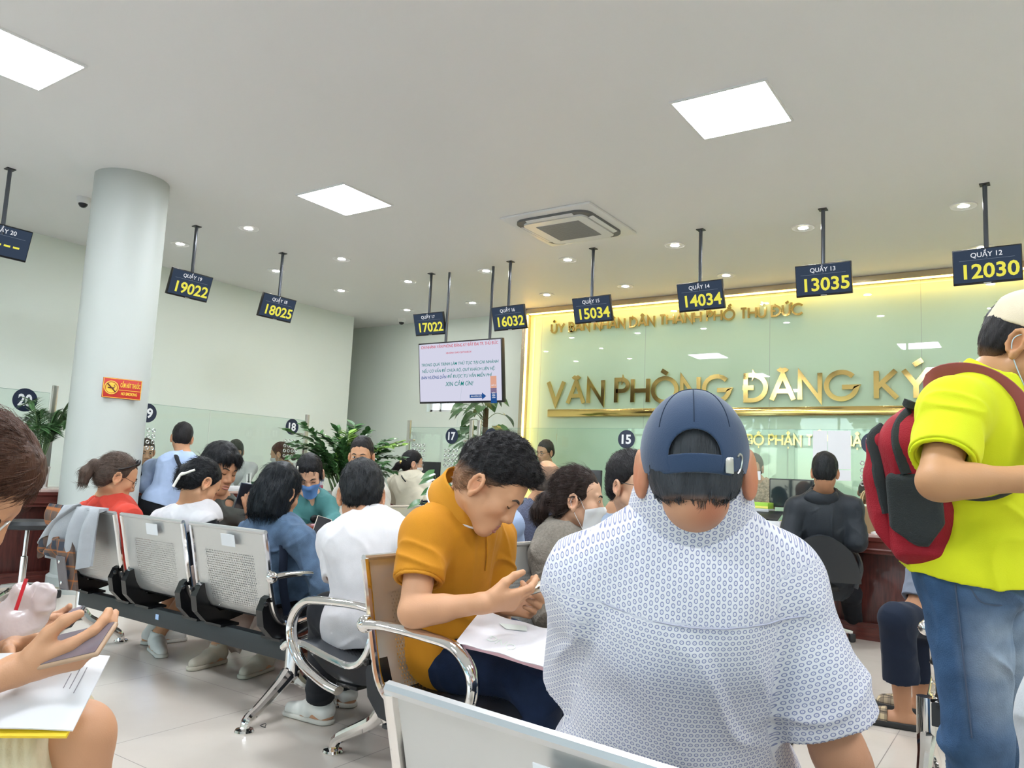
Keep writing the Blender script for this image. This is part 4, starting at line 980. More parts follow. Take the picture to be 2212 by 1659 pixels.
    def shoes(s, m, m2=None, o=.008, names='shoe'):
        for sd in s.legs:
            hp, kn, an, t = s.legs[sd]; b = np.array([an[0], an[1], .0]); side = np.cross(t, [0, 0, 1.]); z = s.size
            up = np.array([0, 0, 1.])
            M = np.stack([side, t, up], 1)
            p = [rc(b-t*.03+up*.05, b+t*.05+up*.055, .042*z, .042*z, .02), rc(b+t*.05+up*.042, b+t*.165*z+up*.032, .042*z, .030*z, .02), rc(b-t*.025+up*.06, b-t*.005+up*.095, .043*z, .044*z, .02),
                 rc(b-t*.002+up*.085, b+up*.14, .032*z, .034*z, .004, 'sub'), plane(b+up*.018, -up)]
            o_ = s.sub(names, p, m, None, vox=min(s.vox, .006))
            p = [rc(b-t*.03+up*.012, b+t*.165*z+up*.012, .046*z, .038*z, .01), plane(b+up*.022, up), plane(b+up*.002, -up)]
            vs, Q = solid(p, min(s.vox, .006)); so = meshobj('sole', vs, Q, m2 or m, o_, s.org); 
    def surf(s, l, u, f0=.16):
        fs = np.linspace(f0, .02, 71); pts = np.array([s.h(l, f, u) for f in fs]); F = eval_pts(s.face_prims, pts)
        i = np.nonzero(F < 0)[0]; return fs[i[0]] if len(i) else .05
    def face(s, eyes='open', brow=(.010, .008, .008), lips=True, look=0, lipw=.022, gape=0):
        for sg in (1, -1):
            m = MB(); pts = [] if brow is None else [s.h(sg*l, s.surf(sg*l, u)+.001, u) for l, u in ((.014, .026), (.026, .031), (.038, .032), (.049, .026))]
            if pts: m.tube(smoothline(pts, 3), [.002*s.hs, .003*s.hs, .0036*s.hs, .004*s.hs, .004*s.hs, .0038*s.hs, .0032*s.hs, .003*s.hs, .0024*s.hs, .0015*s.hs], 6); pts and s.mb('eyebrow', m, mat('brow_%.3f' % brow[0], brow, .7))
            m = MB(); f = s.surf(sg*.031, .008)
            if eyes == 'open':
                m.ball(s.h(sg*.031, f-.0015, .008), (.0125*s.hs, .0035*s.hs, .0055*s.hs), Matrix(s.HM.tolist()), 14, 8); e = s.mb('eye', m, M_eyew)
                m = MB(); m.ball(s.h(sg*.031+look, f+.0005, .008), (.0058*s.hs, .0028*s.hs, .0056*s.hs), Matrix(s.HM.tolist()), 12, 8); M = Matrix.Translation(-Vector(s.org)); m.v = [tuple(M @ Vector(v)) for v in m.v]; m.build('iris', M_iris, e)
                m = MB(); m.tube(smoothline([s.h(sg*l, s.surf(sg*l, u)+.001, u) for l, u in ((.018, .009), (.030, .0145), (.045, .0085))], 4), .0014*s.hs, 5); M = Matrix.Translation(-Vector(s.org)); m.v = [tuple(M @ Vector(v)) for v in m.v]; m.build('upper_lashes', M_iris, e)
            else:
                m.tube(smoothline([s.h(sg*l, s.surf(sg*l, u)+.0012, u) for l, u in ((.017, .004), (.024, .0005), (.034, -.0005), (.046, .005))], 4), [.0008*s.hs]*4+[.0018*s.hs]*8+[.001*s.hs], 5); s.mb('eyelashes', m, M_iris)
        if lips:
            m = MB()
            for u, r, bow in ((-.0635-gape*.3, .0042, .003), (-.0725-gape, .0052, -.003)):
                pts = [s.h(l, s.surf(l, u)-.0005, u+bow*(1-abs(l)/lipw)) for l in (-lipw, -lipw*.5, 0, lipw*.5, lipw)]
                m.tube(smoothline(pts, 3), [r*s.hs*(.25+.75*math.sin(math.pi*i/12)) for i in range(13)], 7)
            if gape: m.ball(s.h(0, s.surf(0, -.068)-.001, -.068-gape*.6), (lipw*.8*s.hs, .004*s.hs, gape*.7*s.hs), Matrix(s.HM.tolist()))
            s.mb('lips', m, M_lip)
    def hair(s, prims, col=(.012, .010, .011), line=None, amp=.003, fr=60, fade=None, vox=None, strands=0, slen=.03, flow=None, name='hair', bare=None, wid=.0009, seed=1, lift=.30):
        """line: hairline as (f, u) points; hair is kept above it"""
        p = list(prims)
        if line is not None:
            lf, lu = zip(*sorted(line))
            def cut(X, Y, Z):
                d = [X-s.hc[0], Y-s.hc[1], Z-s.hc[2]]
                f = (d[0]*s.HF[0]+d[1]*s.HF[1]+d[2]*s.HF[2])/s.hs; u = (d[0]*s.HU[0]+d[1]*s.HU[1]+d[2]*s.HU[2])/s.hs
                return (np.interp(f, lf, lu)-u)*.7*s.hs
            p.append(fncut(cut))
        if bare: p += bare
        def disp(x, y, z):
            d = np.stack([x, y, z], -1)-s.hc; l, f, u = d@s.HL, d@s.HF, d@s.HU
            return amp*vnoise(l*fr, f*fr, u*fr*.35+3)+amp*.6*vnoise(l*fr*2.3, f*fr*2.3, u*fr*.6)
        def cols(vs):
            c = np.tile(np.array(col, float), (len(vs), 1)); c *= (1+.35*vnoise(vs[:, 0]*90, vs[:, 1]*90, vs[:, 2]*18))[:, None]
            if fade is not None:
                d = vs-s.hc; w = np.clip(fade(d@s.HL/s.hs, d@s.HF/s.hs, d@s.HU/s.hs), 0, 1)[:, None]; c = c*(1-w)+np.array(s.skin)*.8*w
            return np.clip(c, 0, 1)
        vs, Q = solid(p, vox or s.vox, disp); col_ = cols(vs)
        if strands and len(vs):
            rs = np.random.RandomState(seed); nv = len(vs)
            a = vs[Q[:, 1]]-vs[Q[:, 0]]; b = vs[Q[:, 3]]-vs[Q[:, 0]]; fn = np.cross(a, b); fn /= np.linalg.norm(fn, axis=1)[:, None]+1e-9
            pick = rs.randint(0, len(Q), strands); o = vs[Q[pick, 0]]-fn[pick]*.004; n = fn[pick]
            fl = flow(o, n) if flow else np.tile(-s.HU, (strands, 1)); fl = fl-n*(fl*n).sum(1)[:, None]*.97
            dirv = fl/(np.linalg.norm(fl, axis=1)[:, None]+1e-9)+n*lift*(.6+.8*rs.rand(strands, 1))+rs.normal(0, .05+.25*lift, (strands, 3))
            dirv /= np.linalg.norm(dirv, axis=1)[:, None]; ln = slen*(.6+.8*rs.rand(strands, 1))
            sd = np.cross(dirv, n); sd /= np.linalg.norm(sd, axis=1)[:, None]+1e-9; up = np.cross(sd, dirv)
            mid = o+dirv*ln*.55; tip = o+dirv*ln-n*ln*.25
            V_ = np.concatenate([o+sd*wid, o-sd*wid, o+up*wid, mid+sd*wid*.8, mid-sd*wid*.8, mid+up*wid*.8, tip, tip, tip]); ids = np.arange(strands)
            S_ = lambda j: nv+ids+j*strands
            quads = [np.stack([S_(i), S_(j), S_(j+3), S_(i+3)], 1) for i, j in ((0, 1), (1, 2), (2, 0), (3, 4), (4, 5), (5, 3))]
            sc_ = col_[Q[pick, 0]]*(.7+.9*rs.rand(strands, 1)); col_ = np.concatenate([col_]+[np.clip(sc_, 0, 1)]*9); vs = np.concatenate([vs, V_]); Q = np.concatenate([Q]+quads)
        return meshobj(name, vs, Q, M_hair, s.root, s.org, col_)
    def cap_ell(s, o=.01, top=.012, k=.02, c=(0, -.012, .043)):
        return ell(s.h(c[0], c[1], c[2]+top*.4), [(.076+o)*s.hs, (.097+o)*s.hs, (.086+o+top*.6)*s.hs], s.HM, k)
    def HE(s, c, r, k=.02, op='add'): return ell(s.h(*c), [x*s.hs for x in r], s.HM, k*s.hs, op)
    def HR(s, a, b, ra, rb, k=.015, op='add'): return rc(s.h(*a), s.h(*b), ra*s.hs, rb*s.hs, k*s.hs, op)
    def collar(s, m, h=.045, flare=.028, gap=28, rx=.066, ry=.070, name='collar', tilt=.35, pts=True, dz=0.0, label=None, thick=.004, trim=None):
        """folded shirt collar round the neck: a standing band turned over at the top"""
        c0 = s.nb+s.U*(.022+dz)+s.F*.006; z = s.size*(.88 if s.fem else 1)
        nd = nrm(s.h(0, -.028, -.05)-s.nb); ax = nrm(s.U*.6+nd*.4); F_ = nrm(s.F-ax*(s.F@ax)); L_ = np.cross(ax, F_)
        prof = [(0, 0.0, .0), (.012, .5, .0), (.004, 1.0, .0), (-.001, 1.06, 0), (.004, 1.0, 0), (.016, .55, 0), (flare, -.05, 0), (flare+.004, -.38, 0)]
        def fn(u, v):
            a = math.radians(gap+(360-2*gap)*u); i = v*(len(prof)-1); k0 = min(int(i), len(prof)-2); t = i-k0
            r_ = prof[k0][0]*(1-t)+prof[k0+1][0]*t; y = prof[k0][1]*(1-t)+prof[k0+1][1]*t
            fr_ = .5+.5*math.cos(a)                # 1 at the front
            drop = -.030*fr_*1.0
            pt = 0
            if pts and v > .7: pt = -.02*max(0, 1-abs(min(u, 1-u))/.12)
            return tuple(c0+(F_*math.cos(a)*(ry*z+r_)+L_*math.sin(a)*(rx*z+r_))+ax*(h*y*(1-.25*fr_)+drop+pt))
        mb_ = MB(); mb_.grid(fn, 44, 14, thick); o = s.mb(name, mb_, m, 60)
        if trim:
            mt = MB(); M_ = Matrix.Translation(-Vector(s.org)); mt.tube([M_ @ Vector(fn(i/44, .985)) for i in range(45)], .0042, 6); mt.build('collar_edging', trim, o)
        if label: o['label'] = label
        return o
    def around(s, a, u, f0=.025):       # distance of the face surface from the vertical axis through f0, seen at the angle a from straight ahead
        rs = np.linspace(.15, .02, 66); pts = np.array([s.h(math.sin(a)*r, f0+math.cos(a)*r, u) for r in rs]); F = eval_pts(s.face_prims, pts)
        i = np.nonzero(F < 0)[0]; return rs[i[0]] if len(i) else .05
    def mask(s, m, lo=-.112, hi=-.012, span=78, off=.006, loops=True, name='face_mask'):
        NU, NV = 16, 9; R_ = np.array([[s.around(math.radians((i/NU*2-1)*span), max(lo+(hi-lo)*j/NV, -.098)) for j in range(NV+1)] for i in range(NU+1)])
        R2 = R_.copy()
        for _ in range(2):
            P_ = np.pad(R2, 1, mode='edge'); R2 = np.maximum(R_, (P_[:-2, 1:-1]+P_[2:, 1:-1]+P_[1:-1, :-2]+P_[1:-1, 2:])/4)
        def fn(u, v):
            a = math.radians((u*2-1)*span); r = R2[int(round(u*NU)), int(round(v*NV))]+off; e = abs(u*2-1)
            uu = lo+(hi-lo)*v; uu = (lo+hi)/2+(uu-(lo+hi)/2)*(1-.30*e**2)
            return tuple(s.h(math.sin(a)*r, .025+math.cos(a)*r, uu))
        mb_ = MB(); mb_.grid(fn, NU, NV, .002); o = s.mb(name, mb_, m, 70)
        if loops:
            a = math.radians(span); r = R2[-1, NV//2]+off; l0, f0 = math.sin(a)*r, .025+math.cos(a)*r; md = (lo+hi)/2; hh = (hi-lo)/2*.68
            for sg in (1, -1):
                m_ = MB(); m_.tube(smoothline([s.h(sg*l0, f0, md+hh), s.h(sg*.079, .006, .020), s.h(sg*.088, -.022, .004), s.h(sg*.080, -.010, -.036), s.h(sg*l0, f0, md-hh)], 5), .0013*s.hs, 5)
                mm = Matrix.Translation(-Vector(s.org)); m_.v = [tuple(mm @ Vector(v)) for v in m_.v]; m_.build('ear_loop', m, o)
        return o
    def glasses(s, m, w=.026, hgt=.019, lens=None, u0=.004, f0=.104, rad=.0013, wrap=True, name='glasses'):
        mb_ = MB()
        for sg in (1, -1):
            mb_.tube([s.h(sg*.032+w*math.cos(t), f0-.004*abs(math.cos(t)), u0+hgt*math.sin(t)) for t in [i*math.pi/12 for i in range(25)]], rad, 6, caps=False)
            if wrap: mb_.tube(smoothline([s.h(sg*(.032+w), f0-.006, u0+.006), s.h(sg*.074, .06, u0+.008), s.h(sg*.083, .0, .016), s.h(sg*.082, -.03, -.004)], 4), rad, 6)
        mb_.tube([s.h(.007, f0, u0+.006), s.h(0, f0+.004, u0+.008), s.h(-.007, f0, u0+.006)], rad, 6); g = s.mb(name, mb_, m)
        return g
# ------------------------------------------------------------------ the people
C_ORANGE = cloth('orange_pique', (.50, .205, .012), .10, 500); C_ORL = cloth('orange_collar', (.56, .24, .02), .1, 500)
C_WHITE = cloth('white_cotton', (.62, .60, .615), .06, 300); C_OFFW = cloth('off_white', (.58, .55, .49), .1, 200); C_CREAM = cloth('cream_fleece', (.62, .57, .45), .15, 160)
C_NAVYJ = cloth('navy_jeans', (.008, .017, .045), .2, 350, .18, 20); C_BLACK = cloth('black', (.012, .013, .017), .1, 300); C_DNAVY = cloth('dark_navy', (.012, .018, .035), .1, 300)
C_DENIM = cloth('denim', (.085, .135, .215), .25, 320, .22, 22); C_LBLUE = cloth('light_blue', (.36, .45, .64), .08, 260); C_RED = cloth('red_jersey', (.56, .055, .035), .1, 260); C_RED2 = cloth('dark_red_knit', (.20, .02, .022), .1, 260)
C_GRAYT = cloth('grey_green_tee', (.085, .09, .08), .1, 300); C_TEAL = cloth('teal', (.075, .22, .22), .08, 260); C_BEIGE = cloth('beige', (.62, .53, .42), .1, 200); C_PINKB = cloth('pale_trousers', (.55, .43, .36), .1, 200)
C_HEATH = cloth('heather_blue', (.12, .13, .19), .1, 300, .3, 160); C_TAUPE = cloth('taupe_lace', (.20, .175, .145), .3, 130, .18, 90); C_STRIPE = cloth('pale_stripe', (.40, .48, .62), .08, 260)
C_GREYS = cloth('grey_tee', (.17, .19, .24), .1, 260); C_HOOD = cloth('black_nylon', (.022, .026, .032), .1, 120, .1, 10, .5); C_PURPLE = cloth('purple', (.06, .015, .05), .1, 260)
C_NEON = cloth('neon_yellow', (.62, .66, .016), .10, 420, .04, 8); C_NEONB = cloth('neon_rib', (.64, .72, .012), .1, 500)
C_JEANS = mat('cloth_washed_jeans', (.09, .17, .30), .85, bump=.3, bscale=300, var=.22, vscale=16, spec=.2, attr='Col'); C_SKIRT = cloth('cream_pleats', (.62, .53, .36), .2, 120, .1, 12); C_PALEG = cloth('pale_grey', (.50, .52, .54), .08, 260)
M_MASKW = mat('white_mask', (.80, .80, .82), .75); M_MASKB = mat('blue_mask', (.12, .27, .60), .75); M_SHOEW = mat('white_shoe', (.70, .68, .63), .55); M_SHOEB = mat('beige_shoe', (.52, .46, .36), .7); M_SOLE = mat('black_sole', (.02, .02, .02), .7)
def plaid(name, base, dark, mid, per):
    m, nt, b = nodes_of(name); N = nt.nodes.new; Lk = nt.links.new; b.inputs['Roughness'].default_value = .85; b.inputs['Specular IOR Level'].default_value = .2
    tc = N('ShaderNodeTexCoord'); sp = N('ShaderNodeSeparateXYZ'); Lk(tc.outputs['Object'], sp.inputs[0])
    def st(sock, w_, off):
        a = N('ShaderNodeMath'); a.operation = 'MULTIPLY_ADD'; a.inputs[1].default_value = 1/per; a.inputs[2].default_value = 50+off; Lk(sock, a.inputs[0])
        f = N('ShaderNodeMath'); f.operation = 'FRACT'; Lk(a.outputs[0], f.inputs[0]); l = N('ShaderNodeMath'); l.operation = 'LESS_THAN'; l.inputs[1].default_value = w_; Lk(f.outputs[0], l.inputs[0]); return l.outputs[0]
    cur = None
    for sock, w_, off, c in ((sp.outputs[0], .4, 0, mid), (sp.outputs[1], .4, .2, mid), (sp.outputs[2], .35, .3, mid), (sp.outputs[0], .1, .6, dark), (sp.outputs[1], .1, .8, dark), (sp.outputs[2], .12, .1, dark)):
        mx = N('ShaderNodeMix'); mx.data_type = 'RGBA'; mx.inputs[7].default_value = (*c, 1); s_ = N('ShaderNodeMath'); s_.operation = 'MULTIPLY'; s_.inputs[1].default_value = .6; Lk(st(sock, w_, off), s_.inputs[0]); Lk(s_.outputs[0], mx.inputs[0])
        if cur is None: mx.inputs[6].default_value = (*base, 1)
        else: Lk(cur, mx.inputs[6])
        cur = mx.outputs[2]
    Lk(cur, b.inputs['Base Color']); return m
PLAID = plaid('checked_cloth', (.55, .43, .27), (.02, .018, .018), (.16, .12, .09), .035)
M_CLEAR = mat('clear_frame', (.55, .55, .52), .15, spec=.8); M_WIRE = mat('wire_frame', (.10, .09, .09), .25, metal=.8)
def tailflow(pp): return lambda o, n: np.where((((o-pp.hc)@pp.HF) < -.108)[:, None], -pp.HU[None, :], (-pp.HF-pp.HU*.2)[None, :])
HL0 = [(.13, .10), (.085, .082), (.055, .060), (.030, .028), (.012, .012), (-.012, .012), (-.03, -.03), (-.06, -.062), (-.12, -.075)]
def short_hair(p, o=.012, top=.016, line=None, extra=(), **k):
    return p.hair([p.cap_ell(o, top), p.HE((0, -.055, -.01), (.066+o*.6, .05+o*.5, .065), .03)]+list(extra), line=line or HL0, **k)
def band(p, sd, t0, t1, o, m, name='sleeve_band'):
    a, e, w = p.arms[sd]; d = nrm(e-a); q0, q1 = a+(e-a)*t0, a+(e-a)*t1; z = p.size*(.86 if p.fem else 1)
    r0 = (.053-.010*t0)*z+o
    return p.sub(name, [rc(q0, q1, r0, r0+.003, .01, flat=True), plane(q0, -d), rc(q0-d*.02, q1+d*.05, r0-.010, r0-.008, .003, 'sub')], m, None)
def crown(p, o=.006, top=.006): return [p.cap_ell(o, top), p.HE((0, -.055, -.01), (.068+o, .052+o, .07), .03)]
HLF = [(.13, .105), (.088, .088), (.06, .072), (.045, .045), (.03, .01), (.0, .0), (-.02, -.03), (-.05, -.07), (-.12, -.09)]      # hair drawn back

# --- man in the orange polo shirt
e = Fig('seated man in an orange polo shirt looking down at the phone in his hands', P(972, 1392, 2.62), P(995, 1104, 2.50), P(1056, 1050, 2.42), -84, -70, 40, 0, hs=1.06, vox=.0042, hunch=.03)
e.arm('R', P(893, 1322, 2.26), P(1050, 1302, 2.20), P(920, 1155, 2.40)).arm('L', P(1072, 1310, 2.72), P(1098, 1308, 2.42), P(1062, 1165, 2.70))
e.hand('R', RT*.93+UP*.02+FW*.25, UP*.45+FW*.8, curl=(.28, .35, .45, .55), th=((.75, .5, .4), (.95, .1, .3)), sc=1.05)
e.hand('L', RT*.8+UP*.05-FW*.35, UP*.55-FW*.7, curl=(.5, .55, .6, .6), th=((.7, .6, .45), (.9, .2, .4)))
e.leg('R', e.pel+na((.45, -.13, -.03)), e.pel+na((.40, -.15, -.44)), (1, -.2, 0)).leg('L', e.pel+na((.45, .12, -.03)), e.pel+na((.42, .14, -.44)), (1, .1, 0))
e.body(); e.face('closed', gape=.010, brow=(.05, .034, .026))
e.shirt(C_ORANGE, .019, .60, hem=-.20, wr=.008, fr=11, hemo=.03, name='polo_shirt'); band(e, 'R', .555, .625, .024, C_ORL); band(e, 'L', .555, .625, .024, C_ORL)
e.collar(C_ORL, .058, .040, 14, dz=.040, label='orange collar with white edging', trim=M_MASKW)
e.pants(C_NAVYJ, .014, waist=.02, name='jeans', wr=.006); e.shoes(C_BLACK)
m = MB(); pts = []
for t in (.93, .84, .74, .64):
    c = e.sp(t)+e.L*.0; d = e.F
    for r in np.linspace(.30, .05, 60):
        if eval_pts(e.torso(.019)+e.yoke(.019), np.array([c+d*r]))[0] < 0: break
    pts.append(c+d*(r+.003))
m.tube(smoothline(pts, 5), .0032, 6, flat=(1, 1)); e.mb('placket', m, C_ORL)
m = MB(); m.ball(pts[0]+e.F*.004-e.U*.012, .006, n=10, m=6); e.mb('button', m, M_black)
short_hair(e, .010, .034, fade=lambda l, f, u: np.minimum((.036-u+f*.25)*16, .62), strands=7000, slen=.028, flow=lambda o, n: np.tile(e.HF*.7+e.HU*.35, (len(o), 1)), amp=.004, extra=[e.HE((0, .055, .108), (.062, .05, .032), .03)])

# --- young man in the white polo shirt, seen from behind
p = Fig('young man in a white polo shirt and black trousers, seen from behind, leaning forward', P(803, 1348, 3.05), P(790, 1122, 3.12), P(780, 1073, 3.16), 58, 47, 22, 0, size=.97, hs=1.0, vox=.0048, skin='b', hunch=.04)
p.arm('L', P(741, 1292, 3.02), P(790, 1262, 3.30), P(728, 1172, 3.16)).arm('R', P(880, 1300, 3.16), P(830, 1265, 3.36), P(862, 1165, 3.06))
p.hand('L', FW*.8+RT*.5, UP*-.3+RT*.4, curl=(.5, .5, .5, .5)).hand('R', FW*.8-RT*.4, UP*-.3-RT*.4, curl=(.5, .5, .5, .5))
p.leg('L', P(706, 1322, 3.12), P(692, 1515, 3.36), (-1, -.12, 0)).leg('R', P(748, 1318, 3.30), P(745, 1478, 3.62), (-1, .1, 0))
p.body(); p.shirt(C_WHITE, .018, .62, hem=-.17, wr=.006, hemo=.02, name='polo_shirt'); p.pants(C_BLACK, .014, waist=.0, t=.93); p.shoes(M_SHOEW, C_OFFW); p.collar(C_WHITE, .036, .022, 26)
short_hair(p, .014, .016, strands=7000, slen=.026, col=(.011, .012, .014), lift=.16)
p_white = p

# --- woman in the denim jacket with a black bob
p = Fig('woman with a black bob in a blue denim jacket holding a phone, seen from behind', (-3.04, 2.58, .53), P(592, 1132, 3.74), P(602, 1066, 3.74), 20, 6, 18, 0, size=.95, female=True, vox=.0048, hunch=.03)
p.arm('R', P(696, 1268, 3.52), P(703, 1212, 3.74), P(650, 1168, 3.58)).arm('L', P(566, 1262, 3.98), P(668, 1190, 4.02), P(538, 1158, 3.88))
p.hand('R', UP*.85-RT*.45+FW*.15, -RT*.6+FW*.4-UP*.2, curl=(.35, .4, .45, .5), th=((.6, .6, .4), (.9, .1, .4))); p.hand('L', RT*.7+UP*.6, UP*.4+RT*.2-FW*.6, curl=(.4, .45, .5, .5))
p.leg('L', (-3.16, 3.02, .50), (-3.16, 3.02, .09)).leg('R', (-2.95, 3.03, .50), (-2.93, 3.06, .09))
p.body(); p.face('closed')
p.shirt(C_DENIM, .020, longs=.80, hem=-.20, wr=.010, fr=13, hemo=.02, name='denim_jacket'); p.collar(C_DENIM, .04, .04, 18, rx=.070, ry=.072); p.pants(C_BLACK, .012); p.shoes(C_BLACK)
p.hair(crown(p, .012, .014)+[p.HE((.055, -.03, -.05), (.036, .062, .10), .04), p.HE((-.055, -.03, -.05), (.036, .062, .10), .04), p.HE((0, -.075, -.06), (.075, .045, .10), .04)], col=(.006, .008, .011), bare=[p.HE((0, .115, -.03), (.06, .07, .115), .01, 'sub'), plane(p.h(0, 0, -.125), -p.HU)], amp=.004, fr=45, strands=5000, slen=.06, lift=.06)
p_denim = p
m = MB(); m.tube(smoothline([P(607, 1150, 3.66), P(613, 1190, 3.56), P(611, 1260, 3.54), P(622, 1330, 3.56)], 5), .016, 8, flat=(1.2, .35), ref=tuple(RT)); p.mb('bag_strap', m, C_DNAVY)

# --- woman in white with a hair claw
p = Fig('woman with a white claw clip in black hair and a white cape collar', (-3.68, 2.60, .53), P(404, 1112, 4.16), P(430, 1046, 4.14), 12, -2, 34, 4, size=.95, female=True, vox=.005, hunch=.035)
p.arm('R', P(456, 1232, 4.02), P(462, 1205, 4.25), P(438, 1132, 4.0)).arm('L', P(350, 1225, 4.35), P(420, 1215, 4.45), P(352, 1128, 4.30))
p.hand('R', FW*.8-RT*.3, UP*-.2+FW*.2).hand('L', FW*.8+RT*.3, UP*-.2+FW*.2)
p.leg('L', (-3.80, 3.03, .50), (-3.76, 2.74, .09), (.2, -1, 0)).leg('R', (-3.56, 3.03, .50), (-3.46, 2.82, .09), (.3, -1, 0))
p.body(); p.face('closed'); p.shirt(C_BLACK, .014, longs=.7, hem=-.10, wr=.006)
p.sub('cape_collar', p.yoke(.030, .05)+[ell(p.sp(.82), (.20, .145, .14), p.BM, .04), rc(p.nb-p.U*.02, p.h(0, -.02, -.04), .062, .085, .01, 'sub'), rc(p.nb+p.U*.075, p.nb+p.U*.2, .085, .15, .005, 'sub'), plane(p.sp(.66), -p.U)], C_WHITE, p.wr(.004))
p.pants(C_PINKB, .035, t=.93, end=.05, wr=.012); p.shoes(M_SHOEB)
p.hair(crown(p, .008, .010)+[p.HE((0, -.085, -.02), (.05, .04, .058), .03), p.HE((.02, -.10, .02), (.034, .028, .035), .03)], line=HLF, col=(.007, .008, .010), amp=.004, fr=55, strands=2500, slen=.05, lift=.05, flow=tailflow(p))
m = MB(); c = lambda l, f, u: p.h(l-.068, f-.002, u-.062)
m.tube(smoothline([c(.030, -.128, .040), c(.058, -.108, .052), c(.075, -.098, .030), c(.055, -.118, .012), c(.020, -.142, .012), c(-.01, -.147, .02), c(-.045, -.125, .062)], 4), .0062, 8)
m.tube(smoothline([c(.060, -.11, .050), c(.025, -.138, .030), c(.01, -.148, .0), c(.014, -.142, -.055)], 4), .007, 8); p.mb('claw_clip', m, mat('ivory_plastic', (.78, .76, .68), .3))

# --- woman in the red hoodie
p = Fig('woman in a red hoodie with a ponytail and sunglasses pushed up on her head', (-4.28, 2.60, .53), P(232, 1084, 4.46), P(250, 1032, 4.42), -6, -14, 20, 0, size=.95, female=True, vox=.005, hunch=.04)
p.arm('R', P(272, 1225, 4.22), P(300, 1215, 4.45), P(276, 1118, 4.28)).arm('L', P(180, 1215, 4.70), P(240, 1210, 4.85), P(190, 1108, 4.62))
p.hand('R', FW*.8+RT*.3, UP*-.2+FW*.2).hand('L', FW*.8+RT*.3, UP*-.2+FW*.2)
p.leg('L', (-4.38, 2.97, .50), (-4.42, 2.78, .09), (.3, 1, 0)).leg('R', (-4.20, 2.97, .50), (-4.23, 2.68, .09), (.9, -.35, 0))
p.body(); p.face('closed'); p.shirt(C_RED, .022, longs=.85, hem=-.16, wr=.009, hemo=.02, name='hoodie')
p.sub('hood', [ell(p.nb-p.F*.055-p.U*.01, (.135, .075, .055), p.BM, .03), ell(p.nb-p.F*.02+p.U*.012, (.115, .095, .045), p.BM, .03), rc(p.nb-p.U*.05, p.h(0, -.02, -.03), .066, .085, .012, 'sub')], C_RED, p.wr(.008, 16))
p.pants(C_BLACK, .014, short=.75); p.shoes(M_SHOEW, C_OFFW)
BRN = (.085, .055, .042)
p.hair(crown(p, .008, .010)+chain([p.h(0, -.095, .035), p.h(.0, -.135, .025), p.h(0, -.155, -.03), p.h(0, -.145, -.085), p.h(0, -.135, -.115)], [.02, .03, .034, .026, .010], .02), line=HLF, col=BRN, amp=.003, fr=70, strands=2500, slen=.05, lift=.05, flow=tailflow(p))
m = MB(); m.tube([p.h(.018*math.cos(t), -.104, .036+.018*math.sin(t)) for t in [i*math.pi/6 for i in range(13)]], .008, 6); p.mb('hair_tie', m, C_RED)
p.glasses(M_WIRE, .026, .022, u0=.0)
m = MB()
for sg in (1, -1): m.ball(p.h(sg*.034, .066, .118), (.03, .012, .022), Matrix(p.HM.tolist())); m.tube(smoothline([p.h(sg*.066, .06, .112), p.h(sg*.09, .02, .075), p.h(sg*.088, -.03, .04)], 4), .004, 6)
p.mb('sunglasses', m, M_black)

# --- young man in the grey T-shirt facing the camera
p = Fig('young man with a black fringe in a grey-green T-shirt looking at his phone', P(492, 1255, 5.02), P(478, 1090, 4.92), P(472, 1016, 4.86), 268, 272, 14, 6, size=1.0, hs=1.14, vox=.005, skin='b', hunch=.03)
p.arm('L', P(566, 1176, 4.60), P(542, 1112, 4.52), P(548, 1120, 4.86)).arm('R', P(436, 1205, 4.92), P(470, 1225, 4.8), P(446, 1116, 5.04))
p.hand('L', UP*.95-RT*.1-FW*.1, FW*.85-RT*.5, curl=((20, 35, 25), (25, 40, 25), (30, 45, 30), (35, 50, 30)), th=((.6, .55, .5), (.8, .2, .5)), sc=1.05, spread=.5).hand('R', RT*.8, UP*-.6)
p.leg('L', P(590, 1240, 5.0), P(592, 1355, 5.0), (.9, -.3, 0)).leg('R', P(580, 1245, 4.8), P(582, 1365, 4.8), (.9, -.3, 0))
p.body(); p.face('closed', brow=(.02, .016, .014)); p.shirt(C_GRAYT, .016, .62, hem=-.1, wr=.008, vneck=.02, neck=-.010, neckdrop=.035, name='t_shirt'); p.pants(C_BLACK); p.shoes(C_BLACK)
short_hair(p, .018, .020, line=[(.13, .062), (.085, .058), (.055, .045), (.030, .018), (.012, .0), (-.012, .0), (-.03, -.03), (-.12, -.075)], col=(.008, .008, .010), strands=5000, slen=.04, lift=.12, extra=[p.HE((.03, .075, .075), (.04, .032, .045), .02), p.HE((-.03, .075, .075), (.04, .032, .045), .02)], bare=[p.HE((0, .13, .03), (.022, .05, .055), .01, 'sub')], flow=lambda o, n: np.tile(-p.HU+p.HF*.2, (len(o), 1)))
m = MB(); a_, e_, w_ = p.arms['L']; m.tube([Vector(w_-nrm(w_-e_)*.03), Vector(w_-nrm(w_-e_)*.005)], .037, 14); p.mb('wristwatch', m, mat('brown_leather', (.09, .03, .015), .5))
p_grey = p

